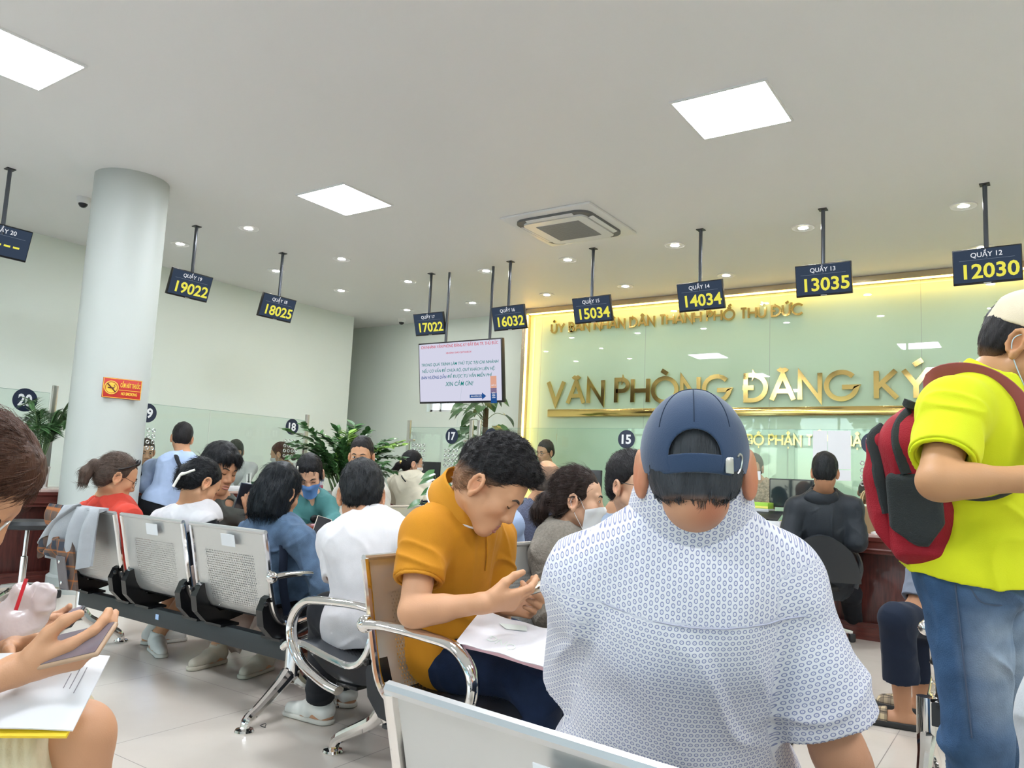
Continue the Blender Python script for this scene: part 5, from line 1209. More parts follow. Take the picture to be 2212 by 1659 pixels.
# --- man in the light blue shirt at the left counter
p = Fig('man in light blue shirt with black shoulder strap at the left counter', (-6.42, 4.02, .70), P(395, 988, 6.95), P(393, 948, 6.98), 68, 56, 14, -4, size=1.02, vox=.006, hunch=.03)
p.arm('L', P(316, 1052, 6.9), P(345, 1040, 7.25), P(330, 1012, 7.05)).arm('R', P(440, 1058, 6.75), P(420, 1048, 7.1), P(432, 1012, 6.8))
p.hand('L', FW, -UP).hand('R', FW, -UP)
p.leg('L', (-6.72, 3.85, .62), (-6.72, 3.85, .10), (-1, 0, 0)).leg('R', (-6.68, 4.22, .62), (-6.68, 4.22, .10), (-1, 0, 0))
p.body(); p.shirt(C_LBLUE, .022, longs=.9, hem=-.02, wr=.008, hemo=.01); p.pants(C_BLACK); p.shoes(C_BLACK); p.collar(C_LBLUE, .036, .02, 24)
short_hair(p, .012, .016, strands=800, slen=.02)
bk = lambda l, t, f: p.sp(t)+p.L*l-p.F*(f+.022)+p.U*.012
m = MB(); m.tube(smoothline([bk(.075, 1.0, .055), bk(.07, .90, .132), bk(.0, .70, .155), bk(-.09, .48, .15), bk(-.16, .28, .09)], 5), .020, 8, flat=(.35, 1.1), ref=tuple(p.F)); p.mb('shoulder_strap', m, C_BLACK)
m = MB()

# --- staff behind the left glass
p = Fig('woman with long dark hair and glasses in a white shirt, working behind glass 18', P(512, 1090, 9.0), P(511, 1005, 8.9), P(508, 977, 8.82), -120, -122, 30, 0, size=.93, female=True, vox=.006, skin='c')
p.arm('L', P(530, 1045, 8.75), P(518, 1055, 8.55)).arm('R', P(492, 1045, 8.85), P(500, 1055, 8.6)); p.hand('L', -FW*.9-UP*.2, -UP).hand('R', -FW*.9-UP*.2, -UP)
[p.leg(sd_, (q_[0], q_[1], .44), (q_[0], q_[1], .08), tuple(p.F*[1, 1, 0])) for sd_, q_ in (('L', p.pel+p.L*.09), ('R', p.pel-p.L*.09))]; p.body(); p.pants(C_BLACK); p.face('closed'); p.shirt(C_WHITE, .016, longs=.95, hem=-.02); p.glasses(M_WIRE, .026, .02)
p.hair(crown(p, .010, .012)+[p.HE((.06, -.0, -.07), (.026, .05, .11), .03), p.HE((-.06, -.0, -.07), (.026, .05, .11), .03), p.HE((0, -.075, -.06), (.07, .04, .11), .03)], col=(.03, .022, .018), bare=[p.HE((0, .115, -.03), (.05, .07, .115), .01, 'sub')])
p = Fig('woman with brown ponytail and white mask behind the glass near disc 18', P(618, 1090, 9.25), P(620, 1010, 9.2), P(606, 983, 9.15), 110, 118, 14, 0, size=.95, hs=1.05, female=True, vox=.006, skin='c')
p.arm('L', P(590, 1050, 9.0), P(575, 1050, 8.9)).arm('R', P(640, 1050, 9.3), P(610, 1055, 9.1)); p.hand('L', -RT, -UP).hand('R', -RT, -UP)
[p.leg(sd_, (q_[0], q_[1], .44), (q_[0], q_[1], .08), tuple(p.F*[1, 1, 0])) for sd_, q_ in (('L', p.pel+p.L*.09), ('R', p.pel-p.L*.09))]; p.body(); p.pants(C_BLACK); p.face('closed'); p.mask(M_MASKW); p.shirt(C_WHITE, .016, longs=.95, hem=-.02)
p.hair(crown(p, .010, .012)+chain([p.h(0, -.095, .03), p.h(0, -.13, .02), p.h(0, -.145, -.05), p.h(0, -.14, -.12)], [.02, .032, .034, .014], .02), line=HLF, col=(.075, .022, .018))
p = Fig('staff woman half hidden behind the round column, face seen through glass 19', P(318, 1075, 8.3), P(316, 1003, 8.25), P(314, 977, 8.2), -120, -110, 12, 0, size=.93, female=True, vox=.006, skin='c')
p.arm('L', P(335, 1045, 8.2), P(330, 1052, 8.0)).arm('R', P(298, 1045, 8.3), P(305, 1052, 8.0)); p.hand('L', -FW, -UP).hand('R', -FW, -UP)
[p.leg(sd_, (q_[0], q_[1], .44), (q_[0], q_[1], .08), tuple(p.F*[1, 1, 0])) for sd_, q_ in (('L', p.pel+p.L*.09), ('R', p.pel-p.L*.09))]; p.body(); p.pants(C_BLACK); p.face('open'); p.shirt(C_DNAVY, .016, longs=.95, hem=-.02); p.hair(crown(p, .010, .012), line=HLF, col=(.05, .035, .025))

# --- woman in teal with the blue mask, and the man beside her, behind the reddish desk
p = Fig('woman in teal blouse with blue face mask and white hair clip', P(672, 1180, 5.34), P(668, 1072, 5.30), P(669, 1026, 5.20), 236, 226, 34, -6, size=.95, female=True, vox=.005, skin='c', hunch=.02)
p.arm('L', P(722, 1130, 5.12), P(690, 1148, 4.98), P(708, 1092, 5.26)).arm('R', P(628, 1130, 5.15), P(655, 1148, 5.0), P(632, 1090, 5.36))
p.hand('L', -FW*.6-RT*.6, -UP).hand('R', -FW*.6+RT*.6, -UP)
p.leg('L', P(700, 1200, 4.95), P(700, 1330, 4.95), (.5, -1, 0)).leg('R', P(650, 1200, 4.95), P(650, 1330, 4.95), (.5, -1, 0))
p.body(); p.face('closed'); p.mask(M_MASKB, lo=-.125); p.shirt(C_TEAL, .018, longs=.8, hem=-.06, wr=.007, vneck=.10, name='blouse'); p.collar(C_TEAL, .03, .04, 34, dz=-.01); p.pants(C_BLACK); p.shoes(C_BLACK)
p.hair(crown(p, .010, .012)+[p.HE((.066, .0, -.03), (.02, .04, .06), .02)], line=[(.13, .085), (.088, .075), (.06, .06), (.045, .03), (.03, -.01), (.0, -.02), (-.02, -.03), (-.05, -.07), (-.12, -.09)], col=(.008, .008, .010), strands=1500, slen=.05, lift=.05)
m = MB(); R = Matrix(p.HM.tolist()); m.box(p.h(-.066, .045, .072), (.014, .022, .058), R @ Matrix.Rotation(.25, 3, 'X'), bev=.007); p.mb('hair_clip', m, MATS['ivory_plastic'])
m = MB()
fr0 = lambda l, t: Vector(p.sp(t)+p.L*l+p.F*.150)
for l, t in ((.012, .66), (-.012, .52)): m.ball(fr0(l, t)+Vector(p.F)*.012, (.030, .010, .026), Matrix(p.BM.tolist()))
p.mb('sunglasses', m, M_black)
p = Fig('man with short hair in a pale beige jacket sitting behind the white polo shirt', P(782, 1160, 5.75), P(780, 1036, 5.70), P(781, 988, 5.62), 222, 212, 6, 0, size=1.0, vox=.005, hunch=.01)
p.arm('L', P(826, 1120, 5.6), P(800, 1130, 5.4), P(818, 1072, 5.66)).arm('R', P(735, 1120, 5.65), P(765, 1135, 5.4), P(742, 1072, 5.78))
p.hand('L', -RT, -UP).hand('R', RT, -UP)
p.leg('L', P(800, 1190, 5.4), P(800, 1310, 5.4), (.5, -1, 0)).leg('R', P(760, 1190, 5.4), P(760, 1310, 5.4), (.5, -1, 0))
p.body(); p.face('open', look=.003, brow=(.02, .015, .012)); p.shirt(C_OFFW, .022, longs=.9, hem=-.1, name='jacket'); p.pants(C_BLACK); p.shoes(C_BLACK)
short_hair(p, .008, .024, fade=lambda l, f, u: (.045-u+f*.3)*14, strands=900, slen=.018)

# --- woman in the cream hoodie leaning over the back counter
p = Fig('woman in a cream hoodie with a long black ponytail leaning over the back counter', (-5.22, 5.98, .74), P(880, 1030, 7.98), P(890, 1003, 7.95), 10, -30, 8, 0, size=.96, female=True, vox=.0055, skin='c', hunch=.02)
p.arm('R', P(938, 1068, 7.75), P(955, 1085, 7.95), P(912, 1040, 7.85)).arm('L', P(850, 1075, 8.2), P(880, 1085, 8.5), P(855, 1040, 8.1))
p.hand('R', FW*.7+RT*.6, -UP).hand('L', FW, -UP)
p.leg('L', (-5.36, 6.05, .42), (-5.36, 5.95, .10), (0, 1, 0)).leg('R', (-5.12, 6.08, .42), (-5.12, 5.98, .10), (0, 1, 0))
p.body(); p.face('closed'); p.mask(M_MASKW); p.shirt(C_CREAM, .030, longs=.92, hem=-.12, wr=.012, fr=11, name='hoodie', hemo=.01); p.pants(C_DNAVY, .016); p.shoes(C_BLACK)
p.sub('hood', [ell(p.nb-p.F*.06-p.U*.01, (.12, .06, .05), p.BM, .03), rc(p.nb-p.U*.05, p.h(0, -.02, -.03), .066, .085, .012, 'sub')], C_CREAM, p.wr(.006, 16))
p.hair(crown(p, .009, .011)+chain([p.h(0, -.095, .0), p.h(.02, -.13, -.03), p.h(.06, -.15, -.10), p.h(.085, -.15, -.17), p.h(.10, -.14, -.22)], [.024, .032, .036, .03, .010], .02), line=HLF, col=(.010, .009, .011), strands=1000, slen=.06, lift=.04)
p.glasses(M_CLEAR, .026, .02)
m = MB(); m.box(p.h(-.01, -.112, -.0), (.012, .05, .03), Matrix(p.HM.tolist()), bev=.004); p.mb('hair_clip', m, M_gold)
m = MB(); m.tube(smoothline([Vector(bk2) for bk2 in (p.sp(.95)-p.F*.12-p.L*.02, p.sp(.75)-p.F*.165-p.L*.05, p.sp(.55)-p.F*.165-p.L*.08)], 5), .006, 6); p.mb('bag_strap', m, C_BLACK)

# --- people beyond the orange shirt
p = Fig('man in light blue shirt mostly hidden behind the man in orange', (-2.28, 3.14, .54), P(1045, 1090, 3.92), P(1030, 1022, 3.92), 60, 40, 12, 0, size=.98, vox=.005)
p.arm('R', P(1106, 1170, 3.84), P(1075, 1200, 4.05), P(1094, 1132, 3.82)).arm('L', P(985, 1200, 4.1), P(1010, 1210, 4.3)); p.hand('R', FW, -UP).hand('L', FW, -UP)
p.leg('L', (-2.60, 2.98, .52), (-2.56, 2.98, .09), (-1, 0, 0)).leg('R', (-2.62, 3.25, .52), (-2.56, 3.25, .09), (-1, 0, 0))
p.body(); p.shirt(C_LBLUE, .020, longs=.8, hem=-.1, wr=.010, fr=15); p.collar(C_LBLUE, .035, .02, 26); p.pants(C_BLACK); p.shoes(C_BLACK)
short_hair(p, .014, .030, strands=3000, slen=.035, fade=lambda l, f, u: (.0-u)*10, flow=lambda o, n: n+np.tile(p.HU*.3, (len(o), 1)))
p = Fig('balding man in a heather blue shirt seen from behind', (-2.42, 3.95, .55), P(1165, 1092, 4.52), P(1180, 1044, 4.50), 40, 28, 14, 0, size=1.0, vox=.005, skin='a', hunch=.03)
p.arm('L', P(1105, 1190, 4.6), P(1140, 1200, 4.8), P(1108, 1138, 4.58)).arm('R', P(1235, 1190, 4.4), P(1210, 1200, 4.7), P(1224, 1138, 4.42)); p.hand('L', FW, -UP).hand('R', FW, -UP)
p.leg('L', (-2.85, 4.3, .52), (-2.85, 4.35, .09), (-.6, .8, 0)).leg('R', (-2.5, 4.4, .52), (-2.5, 4.45, .09), (-.6, .8, 0))
p.body(); p.shirt(C_HEATH, .020, .7, hem=-.1, wr=.006); p.collar(C_HEATH, .036, .025, 24); p.pants(C_BLACK); p.shoes(C_BLACK)
p.hair([p.cap_ell(.003, .0), p.HE((0, -.055, -.01), (.069, .053, .065), .03)], line=HL0, col=(.07, .055, .045), amp=.001, bare=[p.HE((0, -.045, .13), (.056, .088, .062), .02, 'sub')], strands=600, slen=.012, fade=lambda l, f, u: .35+(u-.04)*6)
p = Fig('woman with a brown ponytail, a white mask and a taupe jacket in profile', (-1.52, 2.84, .53), P(1212, 1148, 3.30), P(1246, 1082, 3.28), -70, -62, 4, 0, size=.95, female=True, vox=.0042, skin='c', hunch=.02)
p.arm('R', P(1178, 1330, 3.10), P(1250, 1340, 3.05), P(1182, 1200, 3.18)).arm('L', P(1265, 1320, 3.45), P(1310, 1330, 3.4), P(1252, 1195, 3.42))
p.hand('R', RT, -UP).hand('L', RT, -UP)
p.leg('R', (-1.08, 2.74, .50), (-1.08, 2.74, .09), (1, 0, 0)).leg('L', (-1.08, 2.98, .50), (-1.08, 2.98, .09), (1, 0, 0))
p.body(); p.face('open', look=0); p.mask(M_MASKW, lo=-.13); p.shirt(C_BLACK, .010, longs=.3, hem=-.05, wr=0, name='top', neckdrop=.01)
p.shirt(C_TAUPE, .022, longs=.9, hem=-.16, wr=.009, name='jacket', vneck=.14); p.pants(C_BLACK); p.shoes(C_BLACK)
p.sub('hood', [ell(p.nb-p.F*.05-p.U*.012, (.125, .07, .05), p.BM, .03), ell(p.nb+p.U*.0, (.112, .095, .034), p.BM, .03), rc(p.nb-p.U*.05, p.h(0, -.02, -.03), .062, .085, .012, 'sub'), plane(p.nb+p.F*.06, p.F)], C_TAUPE, p.wr(.006, 16))
p.hair(crown(p, .007, .012)+chain([p.h(0, -.095, .01), p.h(0, -.128, -.005), p.h(0, -.15, -.055), p.h(0, -.14, -.12), p.h(0, -.115, -.165)], [.018, .030, .036, .032, .010], .016), line=[(.13, .10), (.085, .085), (.06, .062), (.045, .03), (.03, .005), (.0, -.0), (-.02, -.03), (-.05, -.065), (-.12, -.09)], col=(.028, .016, .013), amp=.003, fr=70, strands=5000, slen=.06, lift=.04, flow=tailflow(p))
m = MB(); m.tube([p.h(.016*math.cos(t), -.106, .008+.016*math.sin(t)) for t in [i*math.pi/6 for i in range(13)]], .006, 6); p.mb('hair_tie', m, M_black)
p = Fig('man with glasses in pale grey shirt, half hidden by the navy cap man', (-1.56, 3.46, .54), P(1372, 1125, 3.74), P(1362, 1052, 3.68), -100, 262, 2, 0, size=1.0, hs=1.08, vox=.0048, skin='c')
p.arm('R', P(1345, 1230, 3.6), P(1400, 1250, 3.5), P(1318, 1165, 3.66)).arm('L', P(1440, 1230, 3.75), P(1440, 1250, 3.5), P(1430, 1165, 3.82)); p.hand('R', RT, -UP).hand('L', RT, -UP)
p.leg('R', (-1.12, 3.36, .52), (-1.12, 3.36, .09), (1, 0, 0)).leg('L', (-1.12, 3.60, .52), (-1.12, 3.60, .09), (1, 0, 0))
p.body(); p.face('open', brow=(.02, .015, .013)); p.shirt(C_PALEG, .018, .65, hem=-.08); p.collar(C_PALEG, .04, .03, 30); p.pants(C_BLACK); p.shoes(C_BLACK); p.glasses(M_WIRE, .027, .017, rad=.0016)
short_hair(p, .012, .028, strands=2500, slen=.03, flow=lambda o, n: np.tile(p.HU*.5-p.HF*.6, (len(o), 1)))
p = Fig('person in a pale blue striped shirt, almost hidden behind the man with glasses', (-1.95, 4.35, .55), P(1335, 1110, 4.55), P(1352, 1062, 4.55), 20, 8, 10, 0, size=.98, vox=.006)
p.arm('L', P(1300, 1165, 4.5), P(1290, 1140, 4.75), P(1302, 1130, 4.55)).arm('R', P(1385, 1180, 4.5), P(1370, 1190, 4.8)); p.hand('L', FW*.5-RT*.6, -UP).hand('R', FW, -UP)
p.leg('L', (-2.1, 4.8, .52), (-2.1, 4.85, .09), (0, 1, 0)).leg('R', (-1.85, 4.8, .52), (-1.85, 4.85, .09), (0, 1, 0))
p.body(); p.shirt(C_STRIPE, .020, .7, hem=-.08); p.pants(C_BLACK); p.shoes(C_BLACK); short_hair(p)
p = Fig('woman with glasses and dark ponytail in a cream blouse, standing behind glass 15', P(1190, 1130, 9.2), P(1185, 1008, 9.12), P(1178, 977, 9.05), 180, 168, 14, 6, size=.94, female=True, vox=.006, skin='c')
p.arm('L', P(1222, 1050, 9.05), P(1205, 1075, 8.85)).arm('R', P(1155, 1050, 9.1), P(1170, 1078, 8.9)); p.hand('L', -FW, -UP).hand('R', -FW, -UP)
[p.leg(sd_, (q_[0], q_[1], .44), (q_[0], q_[1], .08), tuple(p.F*[1, 1, 0])) for sd_, q_ in (('L', p.pel+p.L*.09), ('R', p.pel-p.L*.09))]; p.body(); p.pants(C_BLACK); p.face('open', brow=(.04, .03, .025)); p.shirt(C_CREAM, .016, longs=.5, hem=-.02); p.glasses(M_WIRE, .026, .021)
p.hair(crown(p, .010, .012)+chain([p.h(-.0, -.09, -.03), p.h(-.03, -.115, -.06), p.h(-.07, -.105, -.10), p.h(-.11, -.09, -.13)], [.02, .028, .024, .010], .02), line=HLF, col=(.03, .024, .022))

# --- right-hand side
p = Fig('man in a black hooded jacket sitting at the service counter, seen from behind', P(1772, 1262, 5.72), P(1778, 1068, 5.66), P(1782, 1022, 5.60), 20, 8, 10, 0, size=1.0, vox=.005, skin='b', hunch=.03, girth=1.08)
p.arm('L', P(1702, 1165, 5.6), P(1735, 1150, 5.95), P(1722, 1098, 5.68)).arm('R', P(1850, 1170, 5.5), P(1848, 1140, 5.85), P(1838, 1098, 5.58)); p.hand('L', FW, -UP).hand('R', FW, -UP)
p.leg('L', P(1745, 1278, 5.9), P(1750, 1392, 6.05), (0, 1, 0)).leg('R', P(1838, 1282, 5.75), P(1846, 1372, 5.98), (.1, 1, 0))
p.body(); p.shirt(C_HOOD, .030, longs=.95, hem=-.10, wr=.011, fr=12, name='hooded_jacket', hemo=.012); p.pants(C_BLACK); p.shoes(M_black)
p.sub('hood', [ell(p.nb-p.F*.075+p.L*.02-p.U*.01, (.125, .06, .065), p.BM, .03), ell(p.nb-p.F*.02+p.U*.02, (.10, .09, .05), p.BM, .03), rc(p.nb-p.U*.05, p.h(0, -.02, -.03), .068, .085, .012, 'sub')], C_HOOD, p.wr(.008, 16))
short_hair(p, .014, .016, strands=1200, slen=.02, col=(.010, .011, .012))
p = Fig('staff woman in dark purple bending her head behind the paper bag', P(1880, 1180, 7.25), P(1876, 1092, 7.2), P(1877, 1068, 7.08), 185, 178, 46, 4, size=.94, female=True, vox=.0055, skin='b')
p.arm('L', P(1915, 1120, 7.0), P(1895, 1130, 6.95)).arm('R', P(1845, 1120, 7.1), P(1862, 1132, 7.0)); p.hand('L', -FW, -UP).hand('R', -FW, -UP)
[p.leg(sd_, (q_[0], q_[1], .44), (q_[0], q_[1], .08), tuple(p.F*[1, 1, 0])) for sd_, q_ in (('L', p.pel+p.L*.09), ('R', p.pel-p.L*.09))]; p.body(); p.pants(C_BLACK); p.face('closed'); p.shirt(C_PURPLE, .018, longs=.9, hem=-.02); p.hair(crown(p, .010, .012), line=HLF, col=(.03, .02, .014))
p = Fig('staff person in a patterned blouse behind the small paper on the glass', P(1640, 1150, 7.6), P(1638, 1042, 7.55), P(1628, 1012, 7.5), 190, 180, 10, 0, size=.94, female=True, vox=.006, skin='c')
p.arm('L', P(1670, 1080, 7.5), P(1655, 1095, 7.3)).arm('R', P(1608, 1080, 7.6), P(1620, 1095, 7.35)); p.hand('L', -FW, -UP).hand('R', -FW, -UP)
[p.leg(sd_, (q_[0], q_[1], .44), (q_[0], q_[1], .08), tuple(p.F*[1, 1, 0])) for sd_, q_ in (('L', p.pel+p.L*.09), ('R', p.pel-p.L*.09))]; p.body(); p.pants(C_BLACK); p.face('open'); p.shirt(cloth('brown_print', (.42, .30, .22), .1, 200, .5, 60), .018, longs=.9, hem=-.02); p.hair(crown(p, .010, .012), line=HLF, col=(.02, .016, .014))
p = Fig('seated person in navy cropped trousers and checked slippers beside the red backpack', P(2055, 1330, 3.95), P(2050, 1120, 3.95), P(2052, 1060, 3.9), 70, 75, 10, 0, size=.98, vox=.005, skin='b')
p.arm('L', P(1975, 1330, 3.70), P(2020, 1300, 3.75), P(2000, 1235, 3.78)).arm('R', P(2110, 1330, 4.0), P(2060, 1320, 4.0)); p.hand('L', RT*.8+UP*.3, -UP+FW*.3).hand('R', -RT, -UP)
p.leg('L', P(1936, 1338, 3.62), P(1952, 1545, 3.66), (-1, -.15, 0)).leg('R', P(1985, 1345, 3.85), P(1990, 1530, 3.9), (-1, -.1, 0))
p.body(); p.shirt(C_GREYS, .020, .65, hem=-.1, wr=.006); p.pants(C_DNAVY, .016, t=.62, end=.022, wr=.006); short_hair(p)
for sd in 'LR':
    hp_, kn_, an_, t_ = p.legs[sd]; b_ = np.array([an_[0], an_[1], 0]); up_ = np.array([0, 0, 1.])
    o_ = p.sub('slipper', [rc(b_-t_*.055+up_*.022, b_+t_*.18+up_*.018, .05, .044, .01), plane(b_+up_*.03, up_), plane(b_, -up_)], M_SOLE)
    vs_, Q_ = solid([rc(b_+t_*.075+up_*.04, b_+t_*.165+up_*.03, .047, .040, .01), plane(b_+up_*.012, -up_), plane(b_+t_*.07+up_*.05, -t_)], .004); meshobj('slipper_strap', vs_, Q_, PLAID, o_, p.org)

# --- big man in the navy cap
def motif():
    m, nt, b = nodes_of('cloth_blue_motif'); N = nt.nodes.new; Lk = nt.links.new; b.inputs['Roughness'].default_value = .8; b.inputs['Specular IOR Level'].default_value = .2
    a = N('ShaderNodeAttribute'); a.attribute_name = 'pat'; PX_, PY_ = .0112, .0092
    def lat(off):
        s = N('ShaderNodeVectorMath'); s.operation = 'MULTIPLY_ADD'; s.inputs[1].default_value = (1/PX_, 1/PY_/2, 0); s.inputs[2].default_value = (200+off, 200+off, 0); Lk(a.outputs['Vector'], s.inputs[0])
        f = N('ShaderNodeVectorMath'); f.operation = 'FRACTION'; Lk(s.outputs[0], f.inputs[0]); c = N('ShaderNodeVectorMath'); c.operation = 'SUBTRACT'; c.inputs[1].default_value = (.5, .5, 0); Lk(f.outputs[0], c.inputs[0])
        q = N('ShaderNodeVectorMath'); q.operation = 'MULTIPLY'; q.inputs[1].default_value = (PX_/.0040, 2*PY_/.0033, 0); Lk(c.outputs[0], q.inputs[0])
        l = N('ShaderNodeVectorMath'); l.operation = 'LENGTH'; Lk(q.outputs[0], l.inputs[0])
        r = N('ShaderNodeMath'); r.operation = 'SUBTRACT'; r.inputs[1].default_value = .80; Lk(l.outputs['Value'], r.inputs[0]); ab = N('ShaderNodeMath'); ab.operation = 'ABSOLUTE'; Lk(r.outputs[0], ab.inputs[0])
        t = N('ShaderNodeMath'); t.operation = 'LESS_THAN'; t.inputs[1].default_value = .22; Lk(ab.outputs[0], t.inputs[0])
        d = N('ShaderNodeMath'); d.operation = 'LESS_THAN'; d.inputs[1].default_value = .22; Lk(l.outputs['Value'], d.inputs[0]); d2 = N('ShaderNodeMath'); d2.operation = 'MULTIPLY'; d2.inputs[1].default_value = .5; Lk(d.outputs[0], d2.inputs[0])
        x = N('ShaderNodeMath'); x.operation = 'MAXIMUM'; Lk(t.outputs[0], x.inputs[0]); Lk(d2.outputs[0], x.inputs[1]); return x
    A, B = lat(0), lat(.5); mx = N('ShaderNodeMath'); mx.operation = 'MAXIMUM'; Lk(A.outputs[0], mx.inputs[0]); Lk(B.outputs[0], mx.inputs[1])
    col = N('ShaderNodeMix'); col.data_type = 'RGBA'; col.inputs[6].default_value = (.68, .67, .70, 1); col.inputs[7].default_value = (.17, .19, .36, 1); k = N('ShaderNodeMath'); k.operation = 'MULTIPLY'; k.inputs[1].default_value = .85; Lk(mx.outputs[0], k.inputs[0]); Lk(k.outputs[0], col.inputs[0])
    Lk(col.outputs[2], b.inputs['Base Color']); return m
C_MOTIF = motif()
p = Fig('big man in navy cap and white shirt with small blue motif', P(1452, 1690, 1.56), P(1492, 1130, 1.43), P(1500, 1018, 1.385), 24, 21, 12, 2, size=1.05, hs=1.06, vox=.004, girth=1.20, shw=.185, skin=(.56, .29, .17), hunch=.01)
p.arm('R', P(1812, 1625, 1.38), P(1915, 1850, 1.52), P(1668, 1258, 1.43)).arm('L', P(1262, 1500, 1.66), P(1400, 1560, 1.92), P(1288, 1258, 1.48))
p.hand('L', FW*.8+RT*.5, -UP).hand('R', -UP*.6+FW*.6, FW*.3-RT*.6)
p.leg('L', p.pel+na(hd(24))*.45+p.L*.14, p.pel+na(hd(24))*.45+p.L*.14-na((0, 0, .44))).leg('R', p.pel+na(hd(24))*.45-p.L*.2, p.pel+na(hd(24))*.45-p.L*.2-na((0, 0, .44)))
ears = [ell(p.h(sg*.088, -.016, -.010), np.array([.008, .022, .040])*1.06, np.stack([nrm(p.HL*sg-p.HF*.5), nrm(p.HF+p.HL*sg*.5), p.HU], 1), .012) for sg in (1, -1)]
p.body(extra=ears, paint=[((-.03, -.075, -.085), .045, (.78, .30, .24), .55), ((-.09, -.02, -.03), .05, (.80, .34, .28), .5), ((.09, -.02, -.03), .05, (.80, .36, .28), .45)])
def motif_pat(vs):
    d = vs-p.pel; l, f, u = d@p.L, d@p.F, d@p.U; T = p.T
    out = np.zeros((len(vs), 3)); th = np.arctan2(l, -f); out[:, 0] = th*.19; out[:, 1] = u
    yk = u > T*.80-.02*np.cos(th*2)*0
    out[yk, 0], out[yk, 1] = u[yk]*1.0, (l*1.0)[yk]
    for sd in 'LR':
        a, e_, w_ = p.arms[sd]; ax = nrm(e_-a); q = vs-a; t = q@ax; rad = q-t[:, None]*ax
        sgn = 1 if sd == 'L' else -1
        on = (np.linalg.norm(rad, axis=1) < .115) & ((q@p.L)*sgn > -.005) & (t > -.02)
        b0 = nrm(np.cross(ax, p.F)); b1 = np.cross(ax, b0); ang = np.arctan2(rad@b0, rad@b1)
        out[on, 0] = (ang*.075)[on]; out[on, 1] = t[on]
    return out
p.shirt(C_MOTIF, .030, .84, hem=-.14, wr=.010, fr=9, hemo=.0, pat=motif_pat, cuff=.012, name='patterned_shirt', neck=.004)
# collar with the same motif
c_ = p.collar(C_MOTIF, .080, .026, 20, rx=.080, ry=.086, dz=.036)
at = c_.data.attributes.new('pat', 'FLOAT_VECTOR', 'POINT'); vv = np.array([v.co[:] for v in c_.data.vertices])+np.array(p.org); dd = vv-p.nb
pa = np.zeros((len(vv), 3)); pa[:, 0] = dd@p.U; pa[:, 1] = np.arctan2(dd@p.L, -(dd@p.F))*.08; at.data.foreach_set('vector', pa.astype(np.float32).ravel())
m = MB(); pts = []
for i in range(25):       # yoke seam across the back
    th = math.radians(-78+156*i/24); dr = p.L*math.sin(th)-p.F*math.cos(th); c0 = p.sp(.80)+p.L*0
    lo_, hi_ = .02, .40
    S_ = p.torso(.030)+p.yoke(.030, .04)+p.upper('R', .032, .5)+p.upper('L', .032, .5)
    for r in np.linspace(.38, .05, 110):
        if eval_pts(S_, np.array([c0+dr*r]))[0] < 0: break
    pts.append(c0+dr*(r+.001))
m.tube(smoothline(pts, 2), .0016, 5); p.mb('yoke_seam', m, mat('seam_thread', (.42, .42, .52), .9))
p.pants(C_DNAVY, .014, waist=.0); p.shoes(C_BLACK)
p.hair([p.HE((0, -.012, .030), (.078, .099, .090)), p.HE((0, -.050, -.02), (.072, .047, .066), .03)], line=[(.13, .10), (.085, .082), (.055, .060), (.030, .028), (.012, .004), (-.012, -.02), (-.03, -.040), (-.06, -.058), (-.09, -.070), (-.12, -.072)], col=(.040, .043, .050), amp=.002, fr=80, strands=9000, slen=.019, lift=.10, fade=lambda l, f, u: np.minimum((-.056-u)*40, .6))
CAPM = mat('cap_cotton', (.030, .055, .110), .85, bump=.12, bscale=500, spec=.2, sheen=.3)
hole = p.HE((0, -.125, -.004), (.043, .06, .044), .002, 'sub')
shell = lambda o: p.HE((0, -.009, .026), (.088+o, .112+o, .108+o), .01)
def capcut(X, Y, Z):
    d = [X-p.hc[0], Y-p.hc[1], Z-p.hc[2]]; f = (d[0]*p.HF[0]+d[1]*p.HF[1]+d[2]*p.HF[2])/p.hs; u = (d[0]*p.HU[0]+d[1]*p.HU[1]+d[2]*p.HU[2])/p.hs
    return (np.interp(f, [-.12, -.05, 0, .06, .12], [-.026, -.016, -.002, .012, .020])-u)
inner = p.HE((0, -.009, .026), (.085, .109, .105), .003, 'sub')
strapz = p.HE((0, -.009, .026), (.0895, .1135, .1095), .01)
cp = p.sub('cap', [shell(.002), fncut(capcut), hole, inner], CAPM, None, vox=.0022, label='navy cotton cap')
def bandcut(X, Y, Z):
    d = [X-p.hc[0], Y-p.hc[1], Z-p.hc[2]]; u = (d[0]*p.HU[0]+d[1]*p.HU[1]+d[2]*p.HU[2])/p.hs; f = (d[0]*p.HF[0]+d[1]*p.HF[1]+d[2]*p.HF[2])/p.hs
    return np.maximum(np.maximum(-.026-u, u-.002), f+.05)
vs_, Q_ = solid([strapz, fncut(bandcut), p.HE((0, -.009, .026), (.085, .108, .105), .002, 'sub')], .002); meshobj('cap_strap', vs_, Q_, CAPM, cp, p.org)
mm = Matrix.Translation(-Vector(p.org))
def subpart(mb_, name, m_, par, smooth=40):
    mb_.v = [tuple(mm @ Vector(v)) for v in mb_.v]; return mb_.build(name, m_, par, smooth=smooth)
def on_cap(l, u, o=.0045):
    k = max(0, 1-(l/.0905)**2-((u-.026)/.1105)**2); return p.h(l, -.009-.1145*math.sqrt(k)-o*.3, u)
m = MB(); R_ = Matrix(p.HM.tolist()) @ Matrix.Rotation(-.62, 3, 'Z'); m.box(on_cap(-.052, -.012), (.016, .005, .028), R_, bev=.0015); subpart(m, 'cap_buckle', M_steel, cp)
